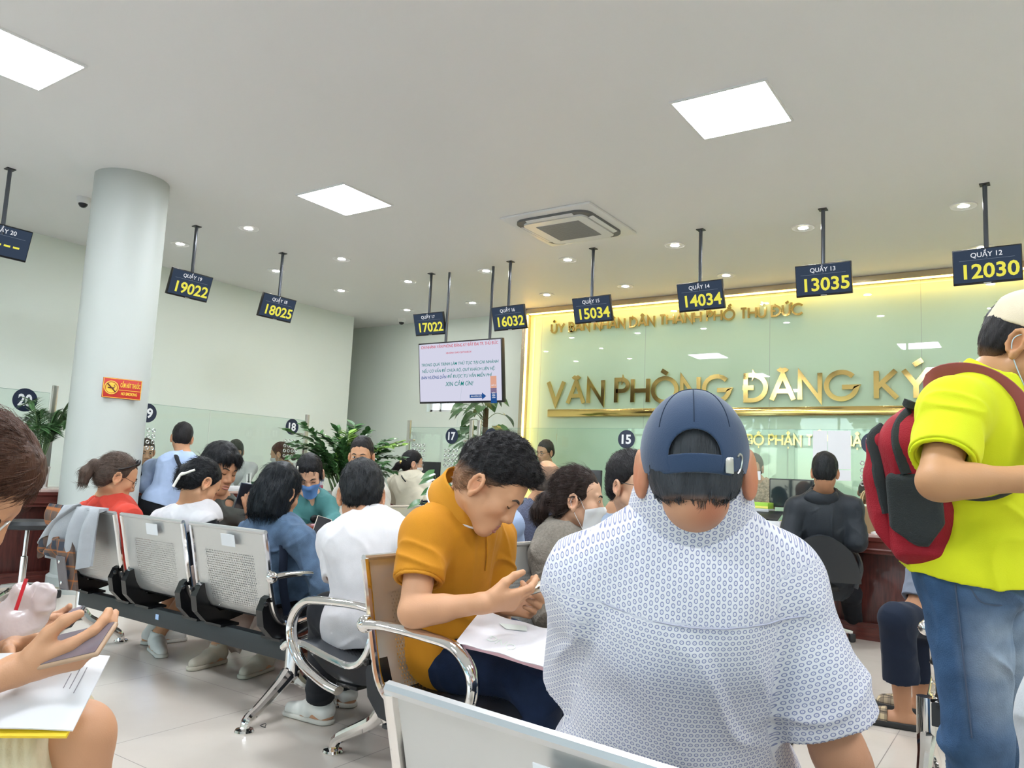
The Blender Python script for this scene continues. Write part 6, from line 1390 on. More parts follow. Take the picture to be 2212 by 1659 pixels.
m = MB(); m.tube(smoothline([on_cap(-.066, .004), on_cap(-.070, .010), on_cap(-.0735, .005), on_cap(-.071, -.010), on_cap(-.066, -.020)], 4), .0017, 6); subpart(m, 'cap_emblem', M_steel, cp)
m = MB(); m.lathe([(0, .006), (.008, .004), (.010, -.002)], 14, p.h(0, -.006, .1360), Matrix(p.HM.tolist())); subpart(m, 'cap_button', CAPM, cp)
m = MB()
for l in (-.045, 0, .045):
    pts = []
    for i in range(13):
        a = math.radians(8+i*6.2) if l == 0 else math.radians(0+i*6.4); u = .026+.1093*math.cos(a)*(1 if l == 0 else .97)
        if l == 0 and u < .052: continue
        if l and u < .02: continue
        ll = l*math.sin(a)*1.25; pts.append(on_cap(ll, u, .0))
    m.tube(pts, .0009, 5)
subpart(m, 'cap_seam', mat('cap_thread', (.010, .022, .05), .9), cp)
m = MB()      # brim
def brim(u, v):
    a = math.radians(-62+124*u); r0 = Vector(p.h(.088*math.sin(a), -.008+.111*math.cos(a), .030)); d = Vector(p.HF)*.07*math.cos(a)+Vector(p.HL)*.012*math.sin(a)-Vector(p.HU)*.022
    return tuple(r0+d*v*math.cos(a)**.3)
m.grid(brim, 20, 6, .004); subpart(m, 'cap_brim', CAPM, cp)

# --- man in the neon yellow polo shirt, standing at the right
p = Fig('standing man in a neon yellow polo shirt and faded jeans wearing a red backpack', P(2098, 1238, 2.10), P(2140, 842, 2.06), P(2222, 752, 2.03), -98, -96, 24, 0, size=1.0, hs=1.06, vox=.0042, skin=(.50, .26, .125), girth=.98)
p.arm('R', P(2024, 1040, 1.82), P(2225, 1035, 1.74), P(2062, 884, 1.95)).arm('L', P(2255, 1060, 2.2), P(2290, 1040, 1.95), P(2190, 880, 2.28))
p.hand('R', RT*.9-FW*.1, -FW*.2+UP*.6, curl=(.5, .5, .5, .5)).hand('L', RT*.6-FW*.6, UP)
p.leg('R', P(2112, 1578, 2.00), P(2122, 1892, 2.10), (1, -.3, 0)).leg('L', P(2170, 1572, 2.25), P(2160, 1850, 2.32), (1, -.1, 0))
p.body(); p.face('open'); p.mask(mat('pale_blue_mask', (.50, .66, .74), .75))
p.shirt(C_NEON, .022, .70, hem=.035, wr=.008, fr=10, hemo=.045, name='polo_shirt'); band(p, 'R', .655, .72, .024, C_NEONB); band(p, 'L', .655, .72, .024, C_NEONB); p.collar(C_NEONB, .045, .036, 20)
def jcol(vs):
    c = np.tile(np.array((.045, .10, .20)), (len(vs), 1))
    for sd in 'RL':
        hp, kn, an, _ = p.legs[sd]; ax = kn-hp; t_ = ((vs-hp)@ax)/(ax@ax); r_ = vs-hp-t_[:, None]*ax; fr_ = (r_/(np.linalg.norm(r_, axis=1)[:, None]+1e-6))@p.F
        w = np.clip(fr_*1.1+.25, 0, 1)*np.exp(-((t_-.55)/.42)**2)*(np.linalg.norm(r_, axis=1) < .14); n_ = .75+.35*vnoise(vs[:, 0]*12, vs[:, 1]*12, vs[:, 2]*30)
        w = np.clip(w*n_, 0, 1)[:, None]; c = c*(1-w)+np.array((.27, .33, .40))*w
    return c
jn = p.pants(C_JEANS, .022, waist=.075, t=.98, name='jeans', wr=.016, fr=10, cols=jcol)
hpR, knR, anR, _ = p.legs['R']
def on_leg(t, ang, o=.0235):
    ax = nrm(knR-hpR); b0 = nrm(p.F-ax*(p.F@ax)); b1 = np.cross(ax, b0); r = (.088-.026*t)+o; return hpR+(knR-hpR)*t+(b0*math.cos(ang)+b1*math.sin(ang))*r
mj = Matrix.Translation(-Vector(p.org))
def jsub(m_, name, mt): m_.v = [tuple(mj @ Vector(v)) for v in m_.v]; return m_.build(name, mt, jn)
side_ang = 1.45 if (on_leg(.3, 1.45)-on_leg(.3, -1.45))@na(FW) < 0 else -1.45
m = MB(); m.tube([on_leg(t, side_ang*1.05) for t in np.linspace(-.02, .98, 24)], .0022, 5); m.tube(smoothline([on_leg(.0, side_ang*.85), on_leg(.09, side_ang*.72), on_leg(.12, side_ang*.45), on_leg(.11, side_ang*.2)], 4), .0022, 5); jsub(m, 'stitching', mat('denim_stitch', (.06, .09, .15), .8))
p.shoes(C_BLACK)
short_hair(p, .006, .004, strands=4000, slen=.016, fade=lambda l, f, u: (-.03-u)*16, lift=.2)
cm = p.sub('cap', [p.HE((0, -.008, .056), (.087, .108, .090), .01), fncut(lambda X, Y, Z: (np.interp(((X-p.hc[0])*p.HF[0]+(Y-p.hc[1])*p.HF[1]+(Z-p.hc[2])*p.HF[2])/p.hs, [-.12, 0, .12], [.040, .036, .03])-((X-p.hc[0])*p.HU[0]+(Y-p.hc[1])*p.HU[1]+(Z-p.hc[2])*p.HU[2])/p.hs)), p.HE((0, -.13, .07), (.045, .05, .035), .002, 'sub')], cloth('cream_cap', (.72, .62, .46), .1, 400), None, vox=.004)
p_neon = p

# --- woman at the left edge, close to the camera
p = Fig('woman at the left edge in cream pleated skirt looking down at a phone', P(-290, 1615, 1.46), P(-225, 1190, 1.42), P(-98, 1056, 1.36), -14, -22, 38, 0, size=.95, hs=.98, female=True, vox=.004, skin=(.54, .28, .155), hunch=.04)
p.arm('R', P(-215, 1540, 1.20), P(58, 1440, 1.29), P(-235, 1295, 1.30)).arm('L', P(-150, 1500, 1.62), P(25, 1408, 1.50), P(-160, 1270, 1.60))
p.hand('R', RT*.95+UP*.22+FW*.15, UP*.55+FW*.75, curl=((25, 30, 20), (25, 35, 25), (30, 40, 25), (35, 40, 30)), th=((.75, .55, .35), (.95, .05, .25)), sc=1.05)
p.hand('L', RT*.95+UP*.20-FW*.2, -UP*.5-FW*.85, curl=((12, 10, 8), (75, 85, 50), (80, 90, 50), (85, 90, 50)), th=((.6, .5, .6), (.7, .0, .6)))
p.leg('R', P(168, 1592, 1.40), P(190, 1880, 1.42), (.3, 1, 0)).leg('L', P(150, 1572, 1.60), P(180, 1850, 1.65), (.3, 1, 0))
p.body(); p.face('closed', brow=None)
p.shirt(C_OFFW, .016, .5, hem=-.06, wr=.006, name='blouse')
z = p.size
sk = [ell(p.sp(.05), (.185, .15, .14), p.BM, .05)]+[q for sd in 'LR' for q in p.thigh(sd, .030, .97, flat=True, end=.012)]+[rc(p.legs['R'][0]*.5+p.legs['L'][0]*.5, p.legs['R'][1]*.52+p.legs['L'][1]*.48-nrm(p.legs['R'][1]-p.legs['R'][0])*.06, .11, .085, .05)]
axs = nrm(p.legs['R'][1]-p.legs['R'][0])
def pleats(x, y, z_):
    d = np.stack([x, y, z_], -1)-p.legs['R'][1]; t = d@axs; return .0022*np.sin(t*330)*np.clip((t+.085)/.02, 0, 1)-.004*np.clip(1-np.abs(vnoise(x*14, y*14, z_*14))*3, 0, 1)*np.clip((-t-.06)/.05, 0, 1)
p.sub('skirt', sk, C_SKIRT, pleats)
BR2 = (.070, .030, .018)
p.hair(crown(p, .012, .014)+[p.HE((0, -.085, -.03), (.07, .05, .08), .04), p.HE((0, -.10, -.10), (.06, .045, .09), .04), p.HE((0, .035, .085), (.072, .062, .045), .03)], line=[(.14, .085), (.105, .075), (.085, .060), (.06, .040), (.045, .02), (.03, .0), (.0, -.02), (-.02, -.05), (-.05, -.16), (-.2, -.2)], col=BR2, amp=.003, fr=60, strands=9000, slen=.06, lift=.03, wid=.0007, flow=lambda o, n: np.tile(-p.HF*.6-p.HU*.6, (len(o), 1)))
p.glasses(M_CLEAR, .028, .023, u0=-.012, rad=.002)
p_left = p
p = Fig('person beyond the woman at the left edge, only hands with bag and phone in view', P(-430, 1400, 2.42), P(-345, 1090, 2.36), P(-280, 1010, 2.32), -20, -25, 25, 0, size=.95, female=True, vox=.005, skin=(.58, .31, .19))
p.arm('R', P(-250, 1360, 2.0), P(-70, 1296, 1.68), P(-310, 1180, 2.22)).arm('L', P(-150, 1400, 2.35), P(62, 1372, 1.98), P(-300, 1160, 2.5))
p.hand('R', RT*.93-UP*.28, -UP*.75-FW*.5, curl=(.45, .6, .7, .8), th=((.8, .45, .3), (.95, .05, .3)), sc=1.05)
p.hand('L', RT*.9+UP*.35, UP*.3-FW*.8, curl=(.2, .55, .6, .6), th=((.6, .6, .3), (.9, .1, .3)))
p.leg('R', P(-120, 1400, 2.4), P(-110, 1620, 2.4), (.3, 1, 0)).leg('L', P(-120, 1385, 2.6), P(-110, 1590, 2.6), (.3, 1, 0))
p.body(); p.face('closed'); p.shirt(C_TEAL, .018, .5, hem=-.06, name='blouse'); p.pants(C_BLACK); p.shoes(C_BLACK); p.hair(crown(p, .010, .012), line=HLF, col=(.02, .014, .012))
p_hands = p
# --- person cut by the right edge
p = Fig('person in a pale grey shirt cut by the lower right corner of the photo', P(2540, 1800, 1.30), P(2500, 1395, 1.25), P(2510, 1250, 1.25), 20, 20, 10, 0, size=.95, vox=.005)
p.arm('L', P(2325, 1850, 1.18), P(2440, 1900, 1.45), P(2350, 1560, 1.20)).arm('R', P(2700, 1800, 1.3), P(2620, 1850, 1.5)); p.hand('L', FW, -UP).hand('R', FW, -UP)
p.body(legs=False ); p.face('open'); p.shirt(C_PALEG, .030, .75, hem=-.1, wr=.006); short_hair(p)
# ------------------------------------------------------------------ things people hold or wear
def phone(label, c, xdir, ydir, w_=.074, h_=.155, body=M_black, case=None, scr=(.02, .02, .025), lens=False):
    """xdir across, ydir along the phone; the screen faces xdir x ydir"""
    t = thing('phone', label, 'phone', Vector(c)); F4 = frame3((0, 0, 0), xdir, ydir)
    m = MB(); m.M = F4; m.box((0, 0, -.0045), (w_, h_, .009), bev=.004, seg=3); m.build('case', case or body, t)
    m = MB(); m.M = F4; m.box((0, 0, .0006), (w_-.007, h_-.007, .001)); m.build('screen', mat('phone_screen_%.3f' % scr[0], scr, .05, spec=.7), t, smooth=0)
    if lens:
        m = MB(); m.M = F4
        for i in range(3): m.cyl((-w_/2+.014, h_/2-.016-i*.018, -.009), (-w_/2+.014, h_/2-.016-i*.018, -.0115), .0065, n=14)
        m.build('camera_lens', mat('lens_glass', (.02, .02, .025), .08), t)
    return t
M_SILVER = mat('pale_gold_phone', (.66, .64, .54), .25, metal=.5)
phone('pale gold phone held by the man in the orange polo shirt', P(1160, 1272, 2.29), FW*.72+RT*.35+UP*.2, RT*.86+UP*.42-FW*.35, case=M_SILVER, scr=(.05, .05, .06), lens=True)
phone('phone in a dark blue case held up by the young man in the grey-green T-shirt', P(527, 1072, 4.51), RT*.55+FW*.35-UP*.15, UP*.9+RT*.35, case=mat('blue_case', (.03, .045, .075), .35), lens=True)
phone('black phone with a pale case held by the woman in the denim jacket', P(692, 1148, 3.76), RT*.85-UP*.32+FW*.2, UP*.62+RT*.40+FW*.6, case=M_OFFCASE if 'M_OFFCASE' in globals() else mat('cream_case', (.62, .55, .45), .4))
phone('phone in a tan case held by the woman at the left edge', P(140, 1396, 1.30), -FW*.88-UP*.42, RT*.93+UP*.30, .076, .158, case=mat('tan_case', (.42, .27, .17), .5), scr=(.16, .13, .15))
phone('dark phone with a mauve screen held beyond the woman at the left edge', P(112, 1346, 1.98), -FW*.85-UP*.42, RT*.88+UP*.38, .074, .155, case=M_black, scr=(.24, .19, .22))

# plastic bag with a drink and a red straw
c = P(14, 1382, 1.62); bgx, bgy = Vector(RT), Vector(UP)
t = thing('drink_bag', 'frosted plastic drink bag with red logo and red straw at the left edge', 'bag', c)
dn = (bgx*-.38-bgy*.92).normalized(); sdv = (bgx*.92-bgy*.38).normalized(); fwv = Vector(FW)
Bm_ = np.stack([na(sdv), na(-dn), na(fwv)], 1)
prims = [boxp(na(dn*.02), (.054, .085, .040), Bm_, .036, .02), boxp(na(-dn*.075+sdv*.016), (.040, .045, .016), Bm_, .014, .03), boxp(na(-dn*.115+sdv*.034), (.026, .022, .007), Bm_, .006, .02)]
vs_, Q_ = solid(prims, .0035, lambda x, y, z: -.006*np.clip(1-np.abs(vnoise(x*22, y*22, z*22))*3, 0, 1))
fro = mat('frosted_plastic', (.74, .64, .64), .25, bump=.25, bscale=26, trans=.25)
meshobj('bag', vs_+np.array(c), Q_, fro, None, tuple(c)); b_ = bpy.context.scene.collection.objects[-1]; b_.parent = t; b_.location = (0, 0, 0)
lg = -sdv*.012+dn*.012-fwv*.0515
F4 = frame3(lg, (sdv*.9+dn*.1), (-dn*.95+sdv*.1))
m = MB(); m.M = F4; m.prism([(-.020, -.034), (.014, -.034), (.020, -.028), (.020, .028), (.014, .034), (-.014, .034), (-.020, .028)], -.003, .003); m.build('red_logo', M_red, t, smooth=0)
m = MB(); m.M = F4
for a, b in (((-.010, .020), (.010, .020)), ((-.010, .014), (.010, .014)), ((0, .026), (0, .008)), ((-.008, .008), (.008, .008)), ((-.008, .008), (-.008, -.006)), ((.008, .008), (.008, -.006)), ((-.008, .001), (.008, .001)), ((-.008, -.006), (.008, -.006)), ((-.006, -.006), (-.012, -.018)), ((.003, -.008), (.010, -.018))):
    m.tube([(a[0], a[1], .0035), (b[0], b[1], .0035)], .0009, 5)
m.build('logo_mark', M_paper, t)
MB().tube([Vector(P(34, 1318, 1.55))-c, Vector(P(57, 1250, 1.57))-c], .0036, 10).build('straw', mat('red_straw', (.60, .015, .03), .3), t)

# booklet and folder on the lap at the left edge
c = P(70, 1508, 1.31); F4 = frame3((0, 0, 0), RT*.97-UP*.05+FW*.1, FW*.80+UP*.42)
t = thing('document_folder', 'white printed papers over a yellow folder on the lap at the left edge', 'papers', c)
m = MB(); m.M = F4; m.box((-.02, -.0, .002), (.215, .155, .006), bev=.001); m.build('yellow_folder', mat('yellow_card', (.85, .58, .02), .5), t, smooth=0)
m = MB(); m.M = F4; m.grid(lambda u, v: (-.13+.225*u, -.070+.155*v, .0075+.006*math.sin(u*3)), 10, 3, .003); m.build('paper_sheets', M_paper, t, smooth=0)
m = MB(); m.M = F4
for i in range(6): m.box((.070-i*.011, .025+.004*(i % 2), .0165-.0012*i), (.0012, .055-.012*(i % 3), .0006))
m.build('printed_lines', mat('ink_grey', (.25, .25, .28), .8), t, smooth=0)

# pink document wallet on the lap of the man in orange
c = P(1098, 1382, 2.22); F4 = frame3((0, 0, 0), RT*.93-UP*.12-FW*.34, FW*.86+RT*.30+UP*.20)
t = thing('document_wallet', 'clear plastic document wallet with pink papers on the lap of the man in orange', 'document wallet', c)
m = MB(); m.M = F4; m.grid(lambda u, v: (-.115+.28*u, -.085+.17*v, .004*math.sin(u*5+v*2)), 10, 6, .012); m.build('pink_papers', mat('pink_paper', (.80, .50, .56), .6), t)
m = MB(); m.M = F4; m.grid(lambda u, v: (-.125+.30*u, -.093+.186*v, .0098+.004*math.sin(u*5+v*2)+.002*math.sin(u*17)), 18, 10, .002); m.build('clear_cover', mat('milky_cover', (.80, .77, .80), .18, coat=.3), t)
m = MB(); m.M = F4; v, f_ = text_geo('ÔNG', .04, .0006, .002); m.add(v, f_, Matrix.Translation((.0, -.03, .0142)) @ Matrix.Rotation(2.9, 4, 'Z')); m.prism([(-.05, .05), (.03, .07), (.04, .045), (-.02, .03)], .0128, .0136); m.build('print', mat('pale_print', (.70, .74, .70), .5), t, smooth=0)

# red backpack worn by the man in neon yellow
bb, bt = P(2002, 1190, 2.12), P(1976, 900, 2.12); c = (bb+bt)/2
t = thing('backpack', 'red and charcoal backpack on the back of the man in neon yellow', 'backpack', c)
bu = (bt-bb).normalized(); bfw = Vector(p_neon.F); bfw = (bfw-bu*bfw.dot(bu)).normalized(); bs = bu.cross(bfw)      # bfw towards the wearer
BMx = np.stack([na(bs), na(bfw), na(bu)], 1); L3 = lambda s_, f_, u_: na(c)+na(bs)*s_+na(bfw)*f_+na(bu)*u_
M_BR = cloth('backpack_red', (.30, .012, .022), .25, 260, .12, 12, .7); M_BG = cloth('backpack_grey', (.035, .040, .040), .3, 320)
def bdisp(x, y, z): return -.006*np.clip(1-np.abs(vnoise(x*11, y*11, z*8))*3.5, 0, 1)
def bsub(name, prims, m_, disp=bdisp, vox=.0045):
    vs_, Q_ = solid(prims, vox, disp); o = meshobj(name, vs_, Q_, m_, None, tuple(c)); o.parent = t; o.location = (0, 0, 0); return o
slant = plane(L3(0, -.052, -.16), na(bfw)*-.80-na(bu)*.60)
main = [boxp(L3(0, .015, -.02), (.145, .080, .19), BMx, .065, .04), ell(L3(0, .01, .12), (.135, .080, .10), BMx, .05), slant]
front = [boxp(L3(0, -.070, -.065), (.118, .045, .135), BMx, .045, .03), boxp(L3(0, -.076, .075), (.105, .030, .075), BMx, .028, .03)]
pack_prims = main+front
bsub('main_compartment', main, M_BR)
bsub('front_pocket', [boxp(L3(0, -.070, -.065), (.118, .045, .135), BMx, .045, .03), boxp(L3(0, -.076, .075), (.105, .030, .075), BMx, .028, .03), slant, plane(L3(0, -.058, 0), na(bfw))], M_BR)
for sx in (1, -1):
    bsub('mesh_pocket', [boxp(L3(sx*.140, .020, -.045), (.018, .066, .095), BMx, .017, .01), plane(L3(0, .0, -.125), na(-bu)*.8-na(bfw)*.6), plane(L3(0, -.03, .055), na(bu)*.85-na(bfw)*.5), ell(L3(sx*.145, .02, -.05), (.05, .085, .105), BMx, .01, 'and') if False else plane(L3(0, .085, -.08), na(bfw)*.8-na(bu)*.55)], M_BG, lambda x, y, z: .0010*np.sin(z*700)*np.sin((x-y)*700))
    for k0 in ([(.106, -.10, .165), (.122, -.085, .10), (.130, -.070, .02), (.132, -.055, -.06)], [(.09, .02, .235), (.13, -.005, .17), (.15, .0, .10), (.155, .01, .05)]):
        pts = []
        for q in smoothline([Vector(x) for x in k0], 5):
            a0 = L3(0, .015, q.z); b0 = L3(sx*q.x, q.y, q.z); d0 = nrm(b0-a0)
            ts = np.linspace(.24, .03, 90); F_ = eval_pts(pack_prims, np.array([a0+d0*t_ for t_ in ts])); i = np.nonzero(F_ < 0)[0]; pts.append(Vector(a0+d0*((ts[i[0]] if len(i) else .1)+.001)-np.array(c)))
        m = MB(); m.tube(pts, .016, 8, flat=(.45, 1), ref=tuple(bs*sx)); m.build('zip_panel', M_BG, t)
m = MB(); m.tube(smoothline([Vector(L3(.03, .075, .215)-np.array(c)), Vector(L3(.02, .055, .262)-np.array(c)), Vector(L3(-.02, .055, .262)-np.array(c)), Vector(L3(-.03, .075, .215)-np.array(c))], 6), .011, 8); m.build('grab_handle', M_BR, t)
m = MB(); m.box(Vector(L3(.125, -.1, .03)-np.array(c)), (.006, .012, .035), Matrix(BMx.tolist())); m.build('pull_tab', mat('coral_tab', (.75, .12, .10), .5), t)
nR = p_neon
for sd, nm in (('R', 0), ('L', 1)):
    sh_ = nR.SH[sd]; mid = nR.nb*.42+sh_*.58
    def off(q, d): return Vector(q-np.array(c))
    up_ = nR.U; F_ = nR.F; sg = -1 if sd == 'R' else 1; Lr = nR.L*sg
    pts = [L3(0, .085, .19)+Lr*.07, mid+up_*.045-F_*.085, mid+up_*.068+F_*.0, mid+up_*.02+F_*.09, nR.sp(.72)+Lr*.125+F_*.150]
    m = MB(); m.tube(smoothline([off(q, 0) for q in pts], 6), .032, 10, flat=(.22, 1.0), ref=tuple(up_)); m.build('shoulder_strap', mat('strap_red', (.26, .06, .06), .8), t)
    pts = [nR.sp(.76)+Lr*.125+F_*.155, nR.sp(.62)+Lr*.145+F_*.135, nR.sp(.48)+Lr*.165+F_*.06, nR.sp(.40)+Lr*.15-F_*.08, L3(0, .07, -.17)+Lr*.12]
    m = MB(); m.tube(smoothline([off(q, 0) for q in pts], 6), .017, 8, flat=(.25, 1.0), ref=tuple(F_)); m.build('webbing', M_BG, t)
    m = MB(); m.box(off(nR.sp(.75)+Lr*.126+F_*.164, 0), (.036, .012, .04), Matrix(nR.BM.tolist())); m.build('buckle', M_black, t)
# keys on the belt of the man in neon yellow
kc = Vector(on_leg(.12, side_ang*.25, .03)); t = thing('key_holder', 'keys and black holder hanging at the hip of the man in neon yellow', 'keys', kc)
m = MB(); m.tube(smoothline([(0, 0, .05), (.006, 0, .02), (0, 0, 0)], 4), .002, 6); m.lathe([(.012, -.002), (.015, 0), (.012, .002)], 14, (0, 0, -.008), Matrix.Rotation(1.5, 3, 'X')); m.build('clip', M_chrome, t)
m = MB(); m.box((-.008, -.004, -.075), (.028, .018, .085), bev=.008); m.build('holder', M_black, t)
m = MB(); m.box((.014, -.006, -.055), (.010, .003, .055), Matrix.Rotation(.15, 3, 'Y')); m.box((.020, .002, -.06), (.010, .003, .05), Matrix.Rotation(-.2, 3, 'Y')); m.build('key', M_steel, t)

# jacket thrown over the left bench seat
t = thing('jacket', 'grey jacket with brown checked lining hung over the left seat of the left bench', 'jacket', (-4.28, 2.22, .80))
M_JG = cloth('jacket_grey', (.36, .37, .39), .15, 220); M_JP = plaid('jacket_check', (.05, .055, .07), (.42, .14, .04), (.16, .10, .07), .07)
def drape(name, fn, nu, nv, mt, th_=.012): return MB().grid(fn, nu, nv, th_).build(name, mt, t, smooth=70)
def J1(u, v):        # grey body falling down the back of the backrest
    x = -.14+.34*u-.06*v*(1-u); fold = .022*math.sin(u*16+v*2)*min(1, v*2.5)
    s_ = v*.42-.06
    if s_ < 0: return (x, .03-s_*1.1*-1, .025+s_*.3)
    return (x+.05*v*math.sin(u*3), -.02-fold-.045*math.sin(min(1, v*1.6)*1.57)+.0, .026-s_*.92*(1-.25*abs(u-.55)))
drape('grey_shell', J1, 28, 18, M_JG)
def J2(u, v):        # sleeve hanging outwards to the left
    a = 2*math.pi*u; q = smoothline([(-.05, -.03, .015), (-.15, -.075, -.07), (-.23, -.085, -.17)], 6); i = min(int(v*12), 12); ce = q[i]; r = .042+.012*v
    return (ce.x+r*math.cos(a)*.8, ce.y+r*math.sin(a)*.55, ce.z+r*math.cos(a)*.55)
MB().grid(J2, 18, 12, .006).build('sleeve', M_JG, t, smooth=70)
def J3(u, v): return (-.27+.20*u+.02*math.sin(v*5), -.075-.02*math.sin(u*9+v*3), -.17-.10*v+.03*math.sin(u*3.1))
drape('checked_cuff', J3, 14, 8, M_JP, .03)
def J4(u, v): return (-.10+.14*u+.10*v, -.085-.015*math.sin(u*5), -.15-.25*v)
drape('checked_lining', J4, 12, 12, M_JP, .012)
def J5(u, v): return (-.045+.085*u+.075*v, -.1055, -.235-.16*v)
drape('pocket_flap', J5, 6, 8, cloth('flap_grey', (.15, .13, .13), .1, 200), .006)
def J6(u, v): return (-.32+.20*u, -.035-.02*math.sin(v*3.1), .02-.16*v*(.75+.25*u))
drape('checked_collar', J6, 10, 8, M_JP, .014)
m = MB()
for q in ((-.0, -.112, -.262), (.045, -.112, -.365), (-.22, -.06, -.07)): m.lathe([(0, .003), (.006, .002), (.009, 0)], 12, q, Matrix.Rotation(math.pi/2, 3, 'X'))
m.build('snap_button', M_chrome, t)
# ------------------------------------------------------------------ desk, stools, plants and counter clutter
dk = thing('desk', 'reddish wooden desk with papers on top in the middle of the hall', 'desk', (-3.18, 3.42, 0))
M_DESK = mat('red_desk_wood', (.20, .045, .025), .3, var=.3, vscale=8, stretch=(9, 1, 1), coat=.3)
MB().box((0, 0, .735), (.98, .60, .03), bev=.004).build('desktop', M_DESK, dk); MB().box((0, -.26, .42), (.94, .02, .60)).build('front_panel', M_DESK, dk, smooth=0)
for sx in (-1, 1): MB().box((sx*.46, 0, .36), (.03, .54, .72)).build('side_panel', M_DESK, dk, smooth=0)
rnd = random.Random(3)
for i, (nm, col) in enumerate((('pink paper folder at the bottom of the pile on the reddish desk', (.78, .45, .55)), ('white paper folder in the middle of the pile on the reddish desk', (.78, .76, .80)), ('pale paper folder on top of the pile on the reddish desk', (.74, .74, .76)))):
    o = MB().box((0, 0, 0), (.30, .22, .007), bev=.002).build('paper_folder', mat('folder_%d' % i, col, .5), loc=(-3.40+i*.02, 3.26+i*.015, .7545+i*.0078), rz=.1*i-.1); tag(o, nm, 'folder', 'paper folders on the reddish desk')
o = MB().box((0, 0, 0), (.26, .20, .006), bev=.002).build('paper_folder', M_paper, loc=(-3.06, 3.30, .754), rz=.2); tag(o, 'white paper sheets lying on the reddish desk right of the folder pile', 'papers')
# desk pen standing upright, white pot with pothos
q = Vector((-2.90, 3.38, .75)); t = thing('desk_pen', 'tall white pen standing upright on the reddish desk', 'pen', q)
MB().lathe([(.028, 0), (.028, .006), (.010, .012), (.006, .02), (.006, .15), (.004, .155)], 14).build('stem', M_white, t); MB().lathe([(.0045, .155), (.0045, .185), (0, .19)], 10).build('tip', M_black, t)

def leaf(m, b, d, n, L_, W_, bend=.25, heart=0, k=5):
    d = Vector(d).normalized(); n = Vector(n); n = (n-d*n.dot(d)).normalized(); s = d.cross(n); b = Vector(b); vs = []
    for i in range(k+1):
        t_ = i/k; w_ = W_*(math.sin(math.pi*min(1, t_**.75*1.0))*.5 if not heart else (.5*math.sin(math.pi*(t_*.78+.22))*(1.15-.35*t_)))
        if i == k: w_ = .0004
        if i == 0 and not heart: w_ = W_*.06
        c = b+d*L_*t_-n*bend*L_*t_*t_; back = d*(-.10*L_ if (heart and i == 0) else 0)
        vs += [c-s*w_+n*w_*.25+back, c, c+s*w_+n*w_*.25+back]
    m.add(vs, [q for i in range(k) for q in ((3*i, 3*i+1, 3*i+4, 3*i+3), (3*i+1, 3*i+2, 3*i+5, 3*i+4))])
M_ZZ = mat('glossy_leaf', (.055, .145, .045), .28, var=.45, vscale=5, coat=.15); M_STEM = mat('green_stem', (.10, .18, .06), .5); M_PALM = mat('palm_leaf', (.075, .17, .06), .4, var=.35, vscale=6); M_POTHOS = mat('pothos_leaf', (.065, .16, .055), .3, var=.35, vscale=6)
M_YLEAF = mat('young_leaf', (.20, .36, .06), .3, var=.2, vscale=6); M_SOIL = mat('soil', (.03, .02, .014), .95, bump=.5)
# big ZZ plant in a tall beige planter
zb_ = P(742, 1062, 7.3); zp = thing('potted_zz_plant', 'large potted plant with glossy feathery stems in a beige planter, middle left', 'plant', (zb_.x, zb_.y, 0))
zt_ = zb_.z
MB().add([(sx*(.15 if z > .1 else .12), sy*(.15 if z > .1 else .12), z) for z in (0, zt_) for sx, sy in ((-1, -1), (1, -1), (1, 1), (-1, 1))], [(0, 3, 2, 1), (0, 1, 5, 4), (1, 2, 6, 5), (2, 3, 7, 6), (3, 0, 4, 7)]).build('planter', mat('beige_planter', (.58, .55, .48), .6), zp, smooth=0)
MB().box((0, 0, zt_-.03), (.26, .26, .02)).build('soil', M_SOIL, zp, smooth=0)
rnd = random.Random(11); camdir = Vector((RT.x, RT.y, 0))
ends = [(-.62, .56), (-.40, .62), (-.30, .42), (-.18, .50), (-.08, .40), (.02, .56), (.06, .64), (.16, .50), (.27, .42), (.36, .52), (.50, .50), (.55, .34), (-.48, .30), (.42, .28), (.22, .28), (-.22, .28), (.10, .36), (-.05, .30), (.33, .18), (-.34, .18), (-.55, .42), (-.12, .60), (.12, .48), (.22, .58), (.40, .40), (.46, .20), (-.42, .44), (-.28, .54), (.0, .22), (.18, .18), (-.16, .16), (.30, .34), (-.02, .48), (.56, .46)]
for i, (dx, dz) in enumerate(ends):
    dy = rnd.uniform(-.25, .25); b = Vector((rnd.uniform(-.08, .08), rnd.uniform(-.08, .08), zt_-.03)); e_ = camdir*dx+Vector((-camdir.y, camdir.x, 0))*dy+Vector((0, 0, zt_+dz))
    midp = b*.45+e_*.55+Vector((0, 0, .10+.1*abs(dx))); ln = smoothline([b, midp*.5+b*.5+Vector((0, 0, .05)), midp, e_], 5)
    st = MB(); st.tube(ln, [.009-.006*k/(len(ln)-1) for k in range(len(ln))], 6); so = st.build('stem', M_STEM, zp)
    lf = MB()
    for k in range(4, len(ln)-1):
        for half in (0, .5):
            p0 = ln[k].lerp(ln[k+1], half); d = (ln[k+1]-ln[k]).normalized(); sd = d.cross(Vector((0, 0, 1)))
            sd = sd.normalized() if sd.length > .1 else camdir
            for s_ in (1, -1):
                ld = sd*s_*.85+d*.55+Vector((rnd.gauss(0, .12), rnd.gauss(0, .12), rnd.gauss(.05, .15))); leaf(lf, p0, ld, Vector((0, 0, 1))+camdir*rnd.gauss(0, .3)-Vector(FW)*.4, rnd.uniform(.085, .125), rnd.uniform(.042, .056), .15)
    lf.build('leaflets', M_YLEAF if i in (5, 10, 33) else M_ZZ, so, smooth=0)
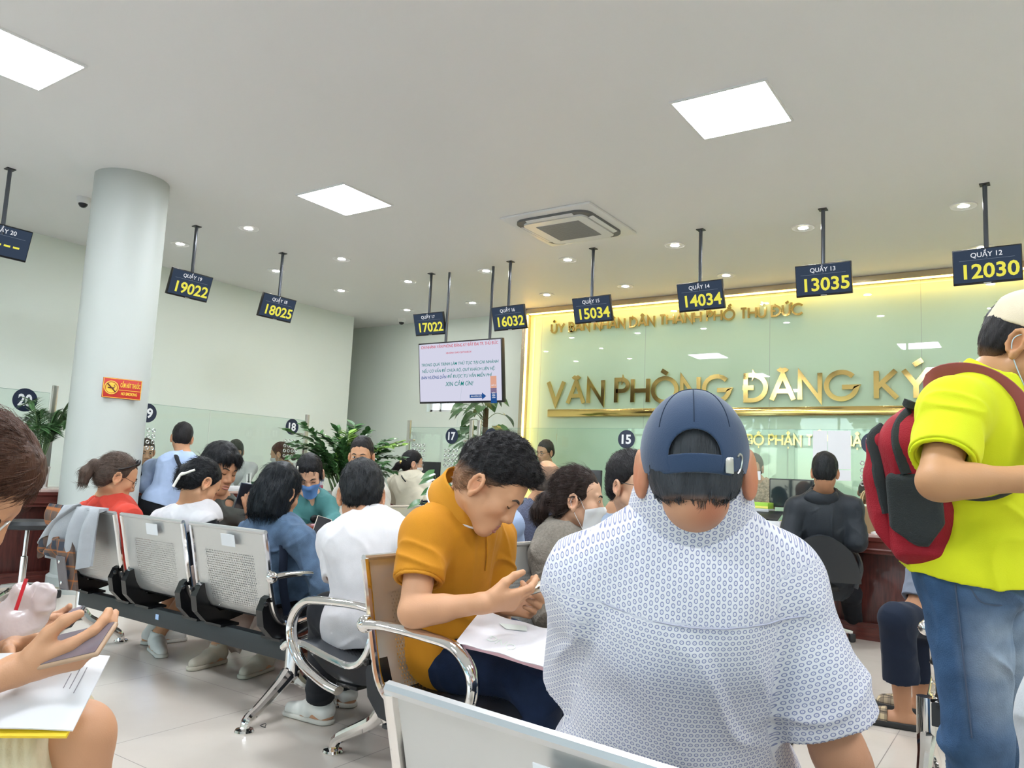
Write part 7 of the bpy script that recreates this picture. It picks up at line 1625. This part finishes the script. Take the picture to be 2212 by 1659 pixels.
# areca palm on the left counter
ab = P(80, 1050, 6.62); ap = thing('potted_palm', 'feathery palm in a white pot on the left counter', 'plant', (ab.x, ab.y, .80))
MB().lathe([(.075, 0), (.078, .01), (.062, .015), (.085, .18), (.09, .185), (.082, .185), (.078, .15), (0, .15)], 24).build('pot', M_white, ap)
rnd = random.Random(4)
for i in range(15):
    a = i*2.4; out = rnd.uniform(.06, .19); hgt = rnd.uniform(.32, .62); b = Vector((0, 0, .15)); e_ = Vector((math.cos(a)*out, math.sin(a)*out, .15+hgt))
    ln = smoothline([b, b.lerp(e_, .5)+Vector((0, 0, .07)), e_, e_+Vector((math.cos(a)*.06, math.sin(a)*.06, -.02))], 6); st = MB(); st.tube(ln, [.005-.0035*k/(len(ln)-1) for k in range(len(ln))], 5); so = st.build('stem', M_STEM, ap); lf = MB()
    for k in range(5, len(ln)-1):
        for half in (0, .5):
            p0 = ln[k].lerp(ln[k+1], half); d = (ln[k+1]-ln[k]).normalized(); sd = d.cross(Vector((0, 0, 1))); sd = sd.normalized() if sd.length > .05 else Vector((1, 0, 0))
            for s_ in (1, -1): leaf(lf, p0, sd*s_*.8+d*.7+Vector((0, 0, .1)), Vector((0, 0, 1))-Vector(FW)*.3, rnd.uniform(.09, .14), .016, .25)
    lf.build('leaflets', M_PALM, so, smooth=0)
# tall pothos on a stand behind the back counter
pb = P(1045, 985, 10.1); pp = thing('potted_pothos', 'tall pothos climbing a pole behind the glass near disc 16', 'plant', (pb.x, pb.y, 0))
MB().lathe([(.14, 0), (.18, .45), (.19, .46), (.16, .46), (.15, .40), (0, .40)], 24).build('pot', M_white, pp); MB().cyl((0, 0, .4), (0, 0, 1.95), .035).build('moss_pole', mat('moss_pole', (.12, .08, .045), .95, bump=.6, bscale=40), pp)
rnd = random.Random(8); st = MB(); lf = MB()
for i in range(64):
    z = rnd.uniform(1.05, 2.05); a = rnd.uniform(0, 6.28); r = rnd.uniform(.10, .36)*(1.0 if z < 1.9 else .5); b = Vector((0, 0, z-.10)); e_ = Vector((math.cos(a)*r, math.sin(a)*r, z+rnd.uniform(0, .12)))
    st.tube(smoothline([b, b.lerp(e_, .5)+Vector((0, 0, .06)), e_], 4), .004, 5); leaf(lf, e_, Vector((math.cos(a), math.sin(a), -.55)), Vector((0, 0, 1))+Vector((math.cos(a), math.sin(a), 0))*.5-Vector(FW)*.5, rnd.uniform(.12, .24), rnd.uniform(.11, .20), .2, 1, 6)
st.build('stems', M_STEM, pp); tag(lf.build('leaves', M_POTHOS, pp, smooth=0), kind='stuff')
# small pothos in a white vase on the desk
vb = Vector((-2.78, 3.44, .75)); vp = thing('potted_pothos', 'small pothos in a white vase on the reddish desk', 'plant', vb)
MB().lathe([(.045, 0), (.05, .01), (.042, .03), (.055, .12), (.058, .125), (.05, .125), (.045, .09), (0, .09)], 20).build('vase', M_white, vp)
rnd = random.Random(2); st = MB(); lf = MB(); Rw = Vector((RT.x, RT.y, 0))
for dx, dz in ((-.13, .15), (-.10, .22), (-.05, .25), (-.02, .17), (.03, .20), (.07, .24), (.10, .27), (.14, .20), (.16, .29), (-.15, .08), (.05, .12), (-.07, .10), (.12, .12)):
    e_ = Rw*dx+Vector((rnd.uniform(-.03, .03), rnd.uniform(-.06, .06), .09+dz)); st.tube(smoothline([(0, 0, .09), Vector((0, 0, .09)).lerp(e_, .5)+Vector((0, 0, .03)), e_], 4), .0022, 5)
    leaf(lf, e_, Rw*(1 if dx > 0 else -1)+Vector((0, rnd.uniform(-.4, .4), -.35)), Vector((0, 0, 1))-Vector(FW)*.7, rnd.uniform(.07, .10), rnd.uniform(.05, .065), .2, 1, 6)
st.build('stems', M_STEM, vp); lf.build('leaves', M_POTHOS, vp, smooth=0)

# seats of the people at the counters
def stool(label, x, y, zs, back=False, rz=0, name='swivel_stool'):
    t = thing(name, label, 'stool' if not back else 'chair', (x, y, 0), rz)
    MB().lathe([(0, zs), (.17, zs-.005), (.195, zs-.03), (.19, zs-.06), (.12, zs-.07), (0, zs-.07)], 28).build('seat', mat('black_leatherette', (.018, .020, .023), .4), t)
    MB().lathe([(.026, .10), (.026, zs*.55), (.016, zs*.56), (.016, zs-.07)], 14).build('post', M_chrome, t)
    for k in range(5):
        a = k*2*math.pi/5+.3; d = Vector((math.cos(a), math.sin(a), 0))
        MB().tube(smoothline([d*.02+Vector((0, 0, .115)), d*.14+Vector((0, 0, .10)), d*.27+Vector((0, 0, .07))], 4), [.024]*5+[.017]*4, 8, flat=(1, .8)).build('base_leg', M_chrome, t)
        MB().box(d*.27+Vector((0, 0, .032)), (.05, .04, .064), Matrix.Rotation(a, 3, 'Z'), bev=.015).build('castor', M_black, t)
    if back:
        m = MB(); m.grid(lambda u, v: (.26*(2*u-1)*(1-.25*v*v), -.22-.05*math.cos((2*u-1)*1.3)-.04*v, zs+.02+.32*v*(1-.35*(2*u-1)**2)), 18, 10, .05); m.build('backrest', MATS['black_leatherette'], t, smooth=70)
        for sx in (-1, 1): MB().tube(smoothline([(sx*.25, -.12, zs-.03), (sx*.29, -.10, zs+.10), (sx*.28, -.02, zs+.19), (sx*.27, .16, zs+.20)], 5), .018, 8).build('armrest', M_dark, t)
    return t
sb = PZ(44, 1270, .10); stool('chrome swivel stool with a black seat on the left, before the counter', sb.x, sb.y, .60)
vq = P(1772, 1262, 5.72); stool('black swivel chair of the man in the black hooded jacket', vq.x-.02, vq.y-.05, .44, True, math.radians(20), 'swivel_chair')
stool('swivel stool under the man in the light blue shirt', -6.36, 4.12, .58); stool('swivel stool under the woman in the cream hoodie', -5.22, 5.95, .62)
m = MB().box((0, 0, .25), (.14, .03, .5), bev=.004); q = PZ(92, 1256, .02); tag(m.build('wooden_board', mat('pine_board', (.42, .27, .12), .5, var=.2, vscale=5, stretch=(6, 6, 1)), loc=(q.x-.1, q.y+.03, 0), rz=.5), 'short pine board standing beside the foot of the round column', 'board')

# counter clutter on the right
def cb(name, label, cat, px, py, y, d, m_, z0=None, rz=0, bev=.003, group=None):
    q = PY(px, py, y); zz = ZC if z0 is None else z0
    o = MB().box((0, 0, d[2]/2), d, bev=bev).build(name, m_, loc=(q.x, y, zz), rz=rz); return tag(o, label, cat, group)
B_ = lambda n, c: mat('box_'+n, c, .45)
cb('binder', 'blue ring binder at the bottom of the pile left of the dark monitor', 'binder', 1626, 1100, 6.72, (.26, .18, .055), B_('blue', (.02, .09, .36)))
o = cb('snack_box', 'white and red snack box in the middle of the pile on the blue binder', 'box', 1632, 1088, 6.72, (.24, .17, .05), B_('white', (.72, .70, .68)), ZC+.055); MB().box((.0, -.086, .025), (.11, .002, .03)).build('red_print', B_('red', (.55, .05, .03)), o, smooth=0)
cb('tray', 'grey plastic tray under the green box in the pile', 'tray', 1632, 1078, 6.72, (.27, .18, .03), B_('grey', (.50, .52, .52)), ZC+.105)
o = cb('snack_box', 'green and yellow snack box on top of the pile by the dark monitor', 'box', 1632, 1068, 6.72, (.26, .17, .05), B_('green', (.34, .60, .05)), ZC+.135); MB().box((.02, -.086, .012), (.22, .002, .018)).build('yellow_print', B_('yellow', (.80, .72, .15)), o, smooth=0)
o = cb('carton', 'flat white carton with a blue drop mark on the counter', 'box', 1650, 1128, 6.52, (.30, .16, .045), M_paper); m = MB(); m.lathe([(0, .001), (.012, .001), (.012, 0)], 14, (.06, -.0805, .022), Matrix.Rotation(math.pi/2, 3, 'X')); m.build('drop_mark', B_('blue2', (.05, .20, .42)), o)
o = tag(MB().box((0, 0, 0), (.28, .19, .012), Matrix.Rotation(.35, 3, 'X'), bev=.004).build('tablet', M_black, loc=(PY(1648, 1112, 6.56).x, 6.58, ZC+.085)), 'black tablet leaning on the flat white carton', 'tablet')
cb('note_pad', 'yellow note pad on the counter left of the man in the black hooded jacket', 'note pad', 1697, 1122, 6.62, (.07, .07, .05), B_('note', (.80, .70, .06)))
o = tag(MB().ball((0, 0, .07), (.13, .10, .075)).build('helmet_bag', B_('blackbag', (.015, .016, .018)), loc=(PY(1585, 1115, 6.6).x, 6.60, ZC)), 'black rounded bag on the counter beside the navy cap man', 'bag')
q = PY(1871, 1152, 6.55); t = thing('paper_bag', 'brown paper bag with cord handles on the counter by the red backpack', 'paper bag', (q.x, 6.56, ZC))
KR = mat('kraft_paper', (.30, .20, .10), .75); MB().add([(sx*(.075+.005*k), sy*(.04+.003*k), .205*k) for k in (0, 1) for sx, sy in ((-1, -1), (1, -1), (1, 1), (-1, 1))], [(0, 3, 2, 1), (0, 1, 5, 4), (1, 2, 6, 5), (2, 3, 7, 6), (3, 0, 4, 7)]).build('bag_body', KR, t, smooth=0)
for sy in (-1, 1): MB().tube(smoothline([(-.035, sy*.043, .19), (-.032, sy*.043, .27), (-.012, sy*.043, .315), (.012, sy*.043, .315), (.032, sy*.043, .27), (.035, sy*.043, .19)], 5), .005, 8).build('handle', mat('kraft_cord', (.50, .38, .20), .8), t)
MB().ball((0, 0, .20), (.06, .03, .02)).build('contents', B_('pale', (.60, .66, .48)), t)
q = PY(1888, 1150, 6.5); t = thing('phone_stand', 'slim white phone stand on the counter in front of the paper bag', 'stand', (q.x+.02, 6.50, ZC))
MB().lathe([(.042, 0), (.042, .012), (.02, .022), (0, .022)], 20).build('base', M_white, t); MB().tube([(0, 0, .02), (-.012, 0, .20)], .008, 10).build('stem', M_white, t); MB().tube([(-.012, .0, .20), (.012, 0, .10), (.03, 0, .03)], .005, 8).build('cable', M_white, t)
cb('carton', 'white carton on the counter beside the red backpack', 'box', 1914, 1156, 6.5, (.10, .10, .11), M_paper)
# left and back counter clutter
def cl(name, label, cat, px, py, x, d, m_, z0=.80, rz=0):
    q = PX(px, py, x); return tag(MB().box((0, 0, d[2]/2), d, bev=.003).build(name, m_, loc=(x, q.y, z0), rz=rz), label, cat)
cl('tray', 'white document tray on the left counter behind the young man in grey-green', 'tray', 500, 1050, -7.0, (.20, .34, .05), M_paper)
cl('box', 'dark green box on the left counter beside the pens', 'box', 548, 1050, -7.0, (.10, .10, .10), B_('dgreen', (.02, .06, .03)))
q = PX(535, 1052, -6.98); t = thing('pen_holder', 'white pen holder with pens on the left counter', 'pen holder', (-6.98, q.y, .80)); MB().lathe([(.035, 0), (.035, .09), (.031, .09), (.031, .01), (0, .01)], 18).build('cup', M_white, t)
for k in range(3): m = MB(); m.tube([(-.012+.012*k, .008*k, .02), (-.018+.018*k, .012*k-.01, .175+.01*k)], .0045, 8); m.build('pen', [M_white, M_black, M_white][k], t)
for k in range(7): 
    c = [(.10, .13, .18), (.5, .5, .52), (.25, .30, .36), (.4, .1, .14), (.6, .6, .62), (.12, .15, .2), (.5, .2, .25)][k]; q = P(722, 1040, 6.6)
    o = MB().box((0, 0, .016), (.30, .22, .032), bev=.003).build('file_folder', mat('file_%d' % k, c, .6), loc=(zb_.x-.02, zb_.y-.48, .80+.0325*k), rz=random.Random(k).uniform(-.12, .12)); tag(o, ['lowest', 'second lowest', 'third from the bottom', 'middle', 'third from the top', 'second from the top', 'topmost'][k]+' file folder of the tall pile by the big plant', 'file folder', 'file folders piled by the big plant')
tb_ = MB().box((0, 0, .39), (.5, .4, .78), bev=.004).build('side_cabinet', M_wood2, loc=(zb_.x-.02, zb_.y-.48, .02)); tag(tb_, 'low dark wooden cabinet carrying the pile of file folders', 'cabinet')
q = PY(976, 1060, 6.7); t = thing('leaflet_holder', 'white leaflet holder with a yellow and blue leaflet on the back counter', 'leaflet holder', (q.x, 6.72, ZC))
MB().box((0, .02, .13), (.16, .06, .26), bev=.003).build('holder', mat('acrylic_white', (.70, .72, .71), .3), t); MB().box((0, -.013, .07), (.13, .004, .13)).build('leaflet', B_('leafyellow', (.75, .68, .25)), t, smooth=0); MB().box((0, -.016, .105), (.09, .003, .04)).build('leaflet_picture', B_('leafblue', (.08, .30, .55)), t, smooth=0)
cb('paper_stack', 'white paper stack on the back counter left of the woman in the cream hoodie', 'papers', 826, 1062, 6.6, (.34, .24, .03), M_paper)
o = MB().tube(smoothline([(-.02, 0, .003), (.0, .012, .012), (.012, 0, .004), (-.004, -.008, .006), (.02, -.002, .003)], 5), .0015, 6).build('hair_tie', M_black, loc=PZ(568, 1571, .0)); tag(o, 'small black hair tie lying on the tiles by the bench leg', 'hair tie')
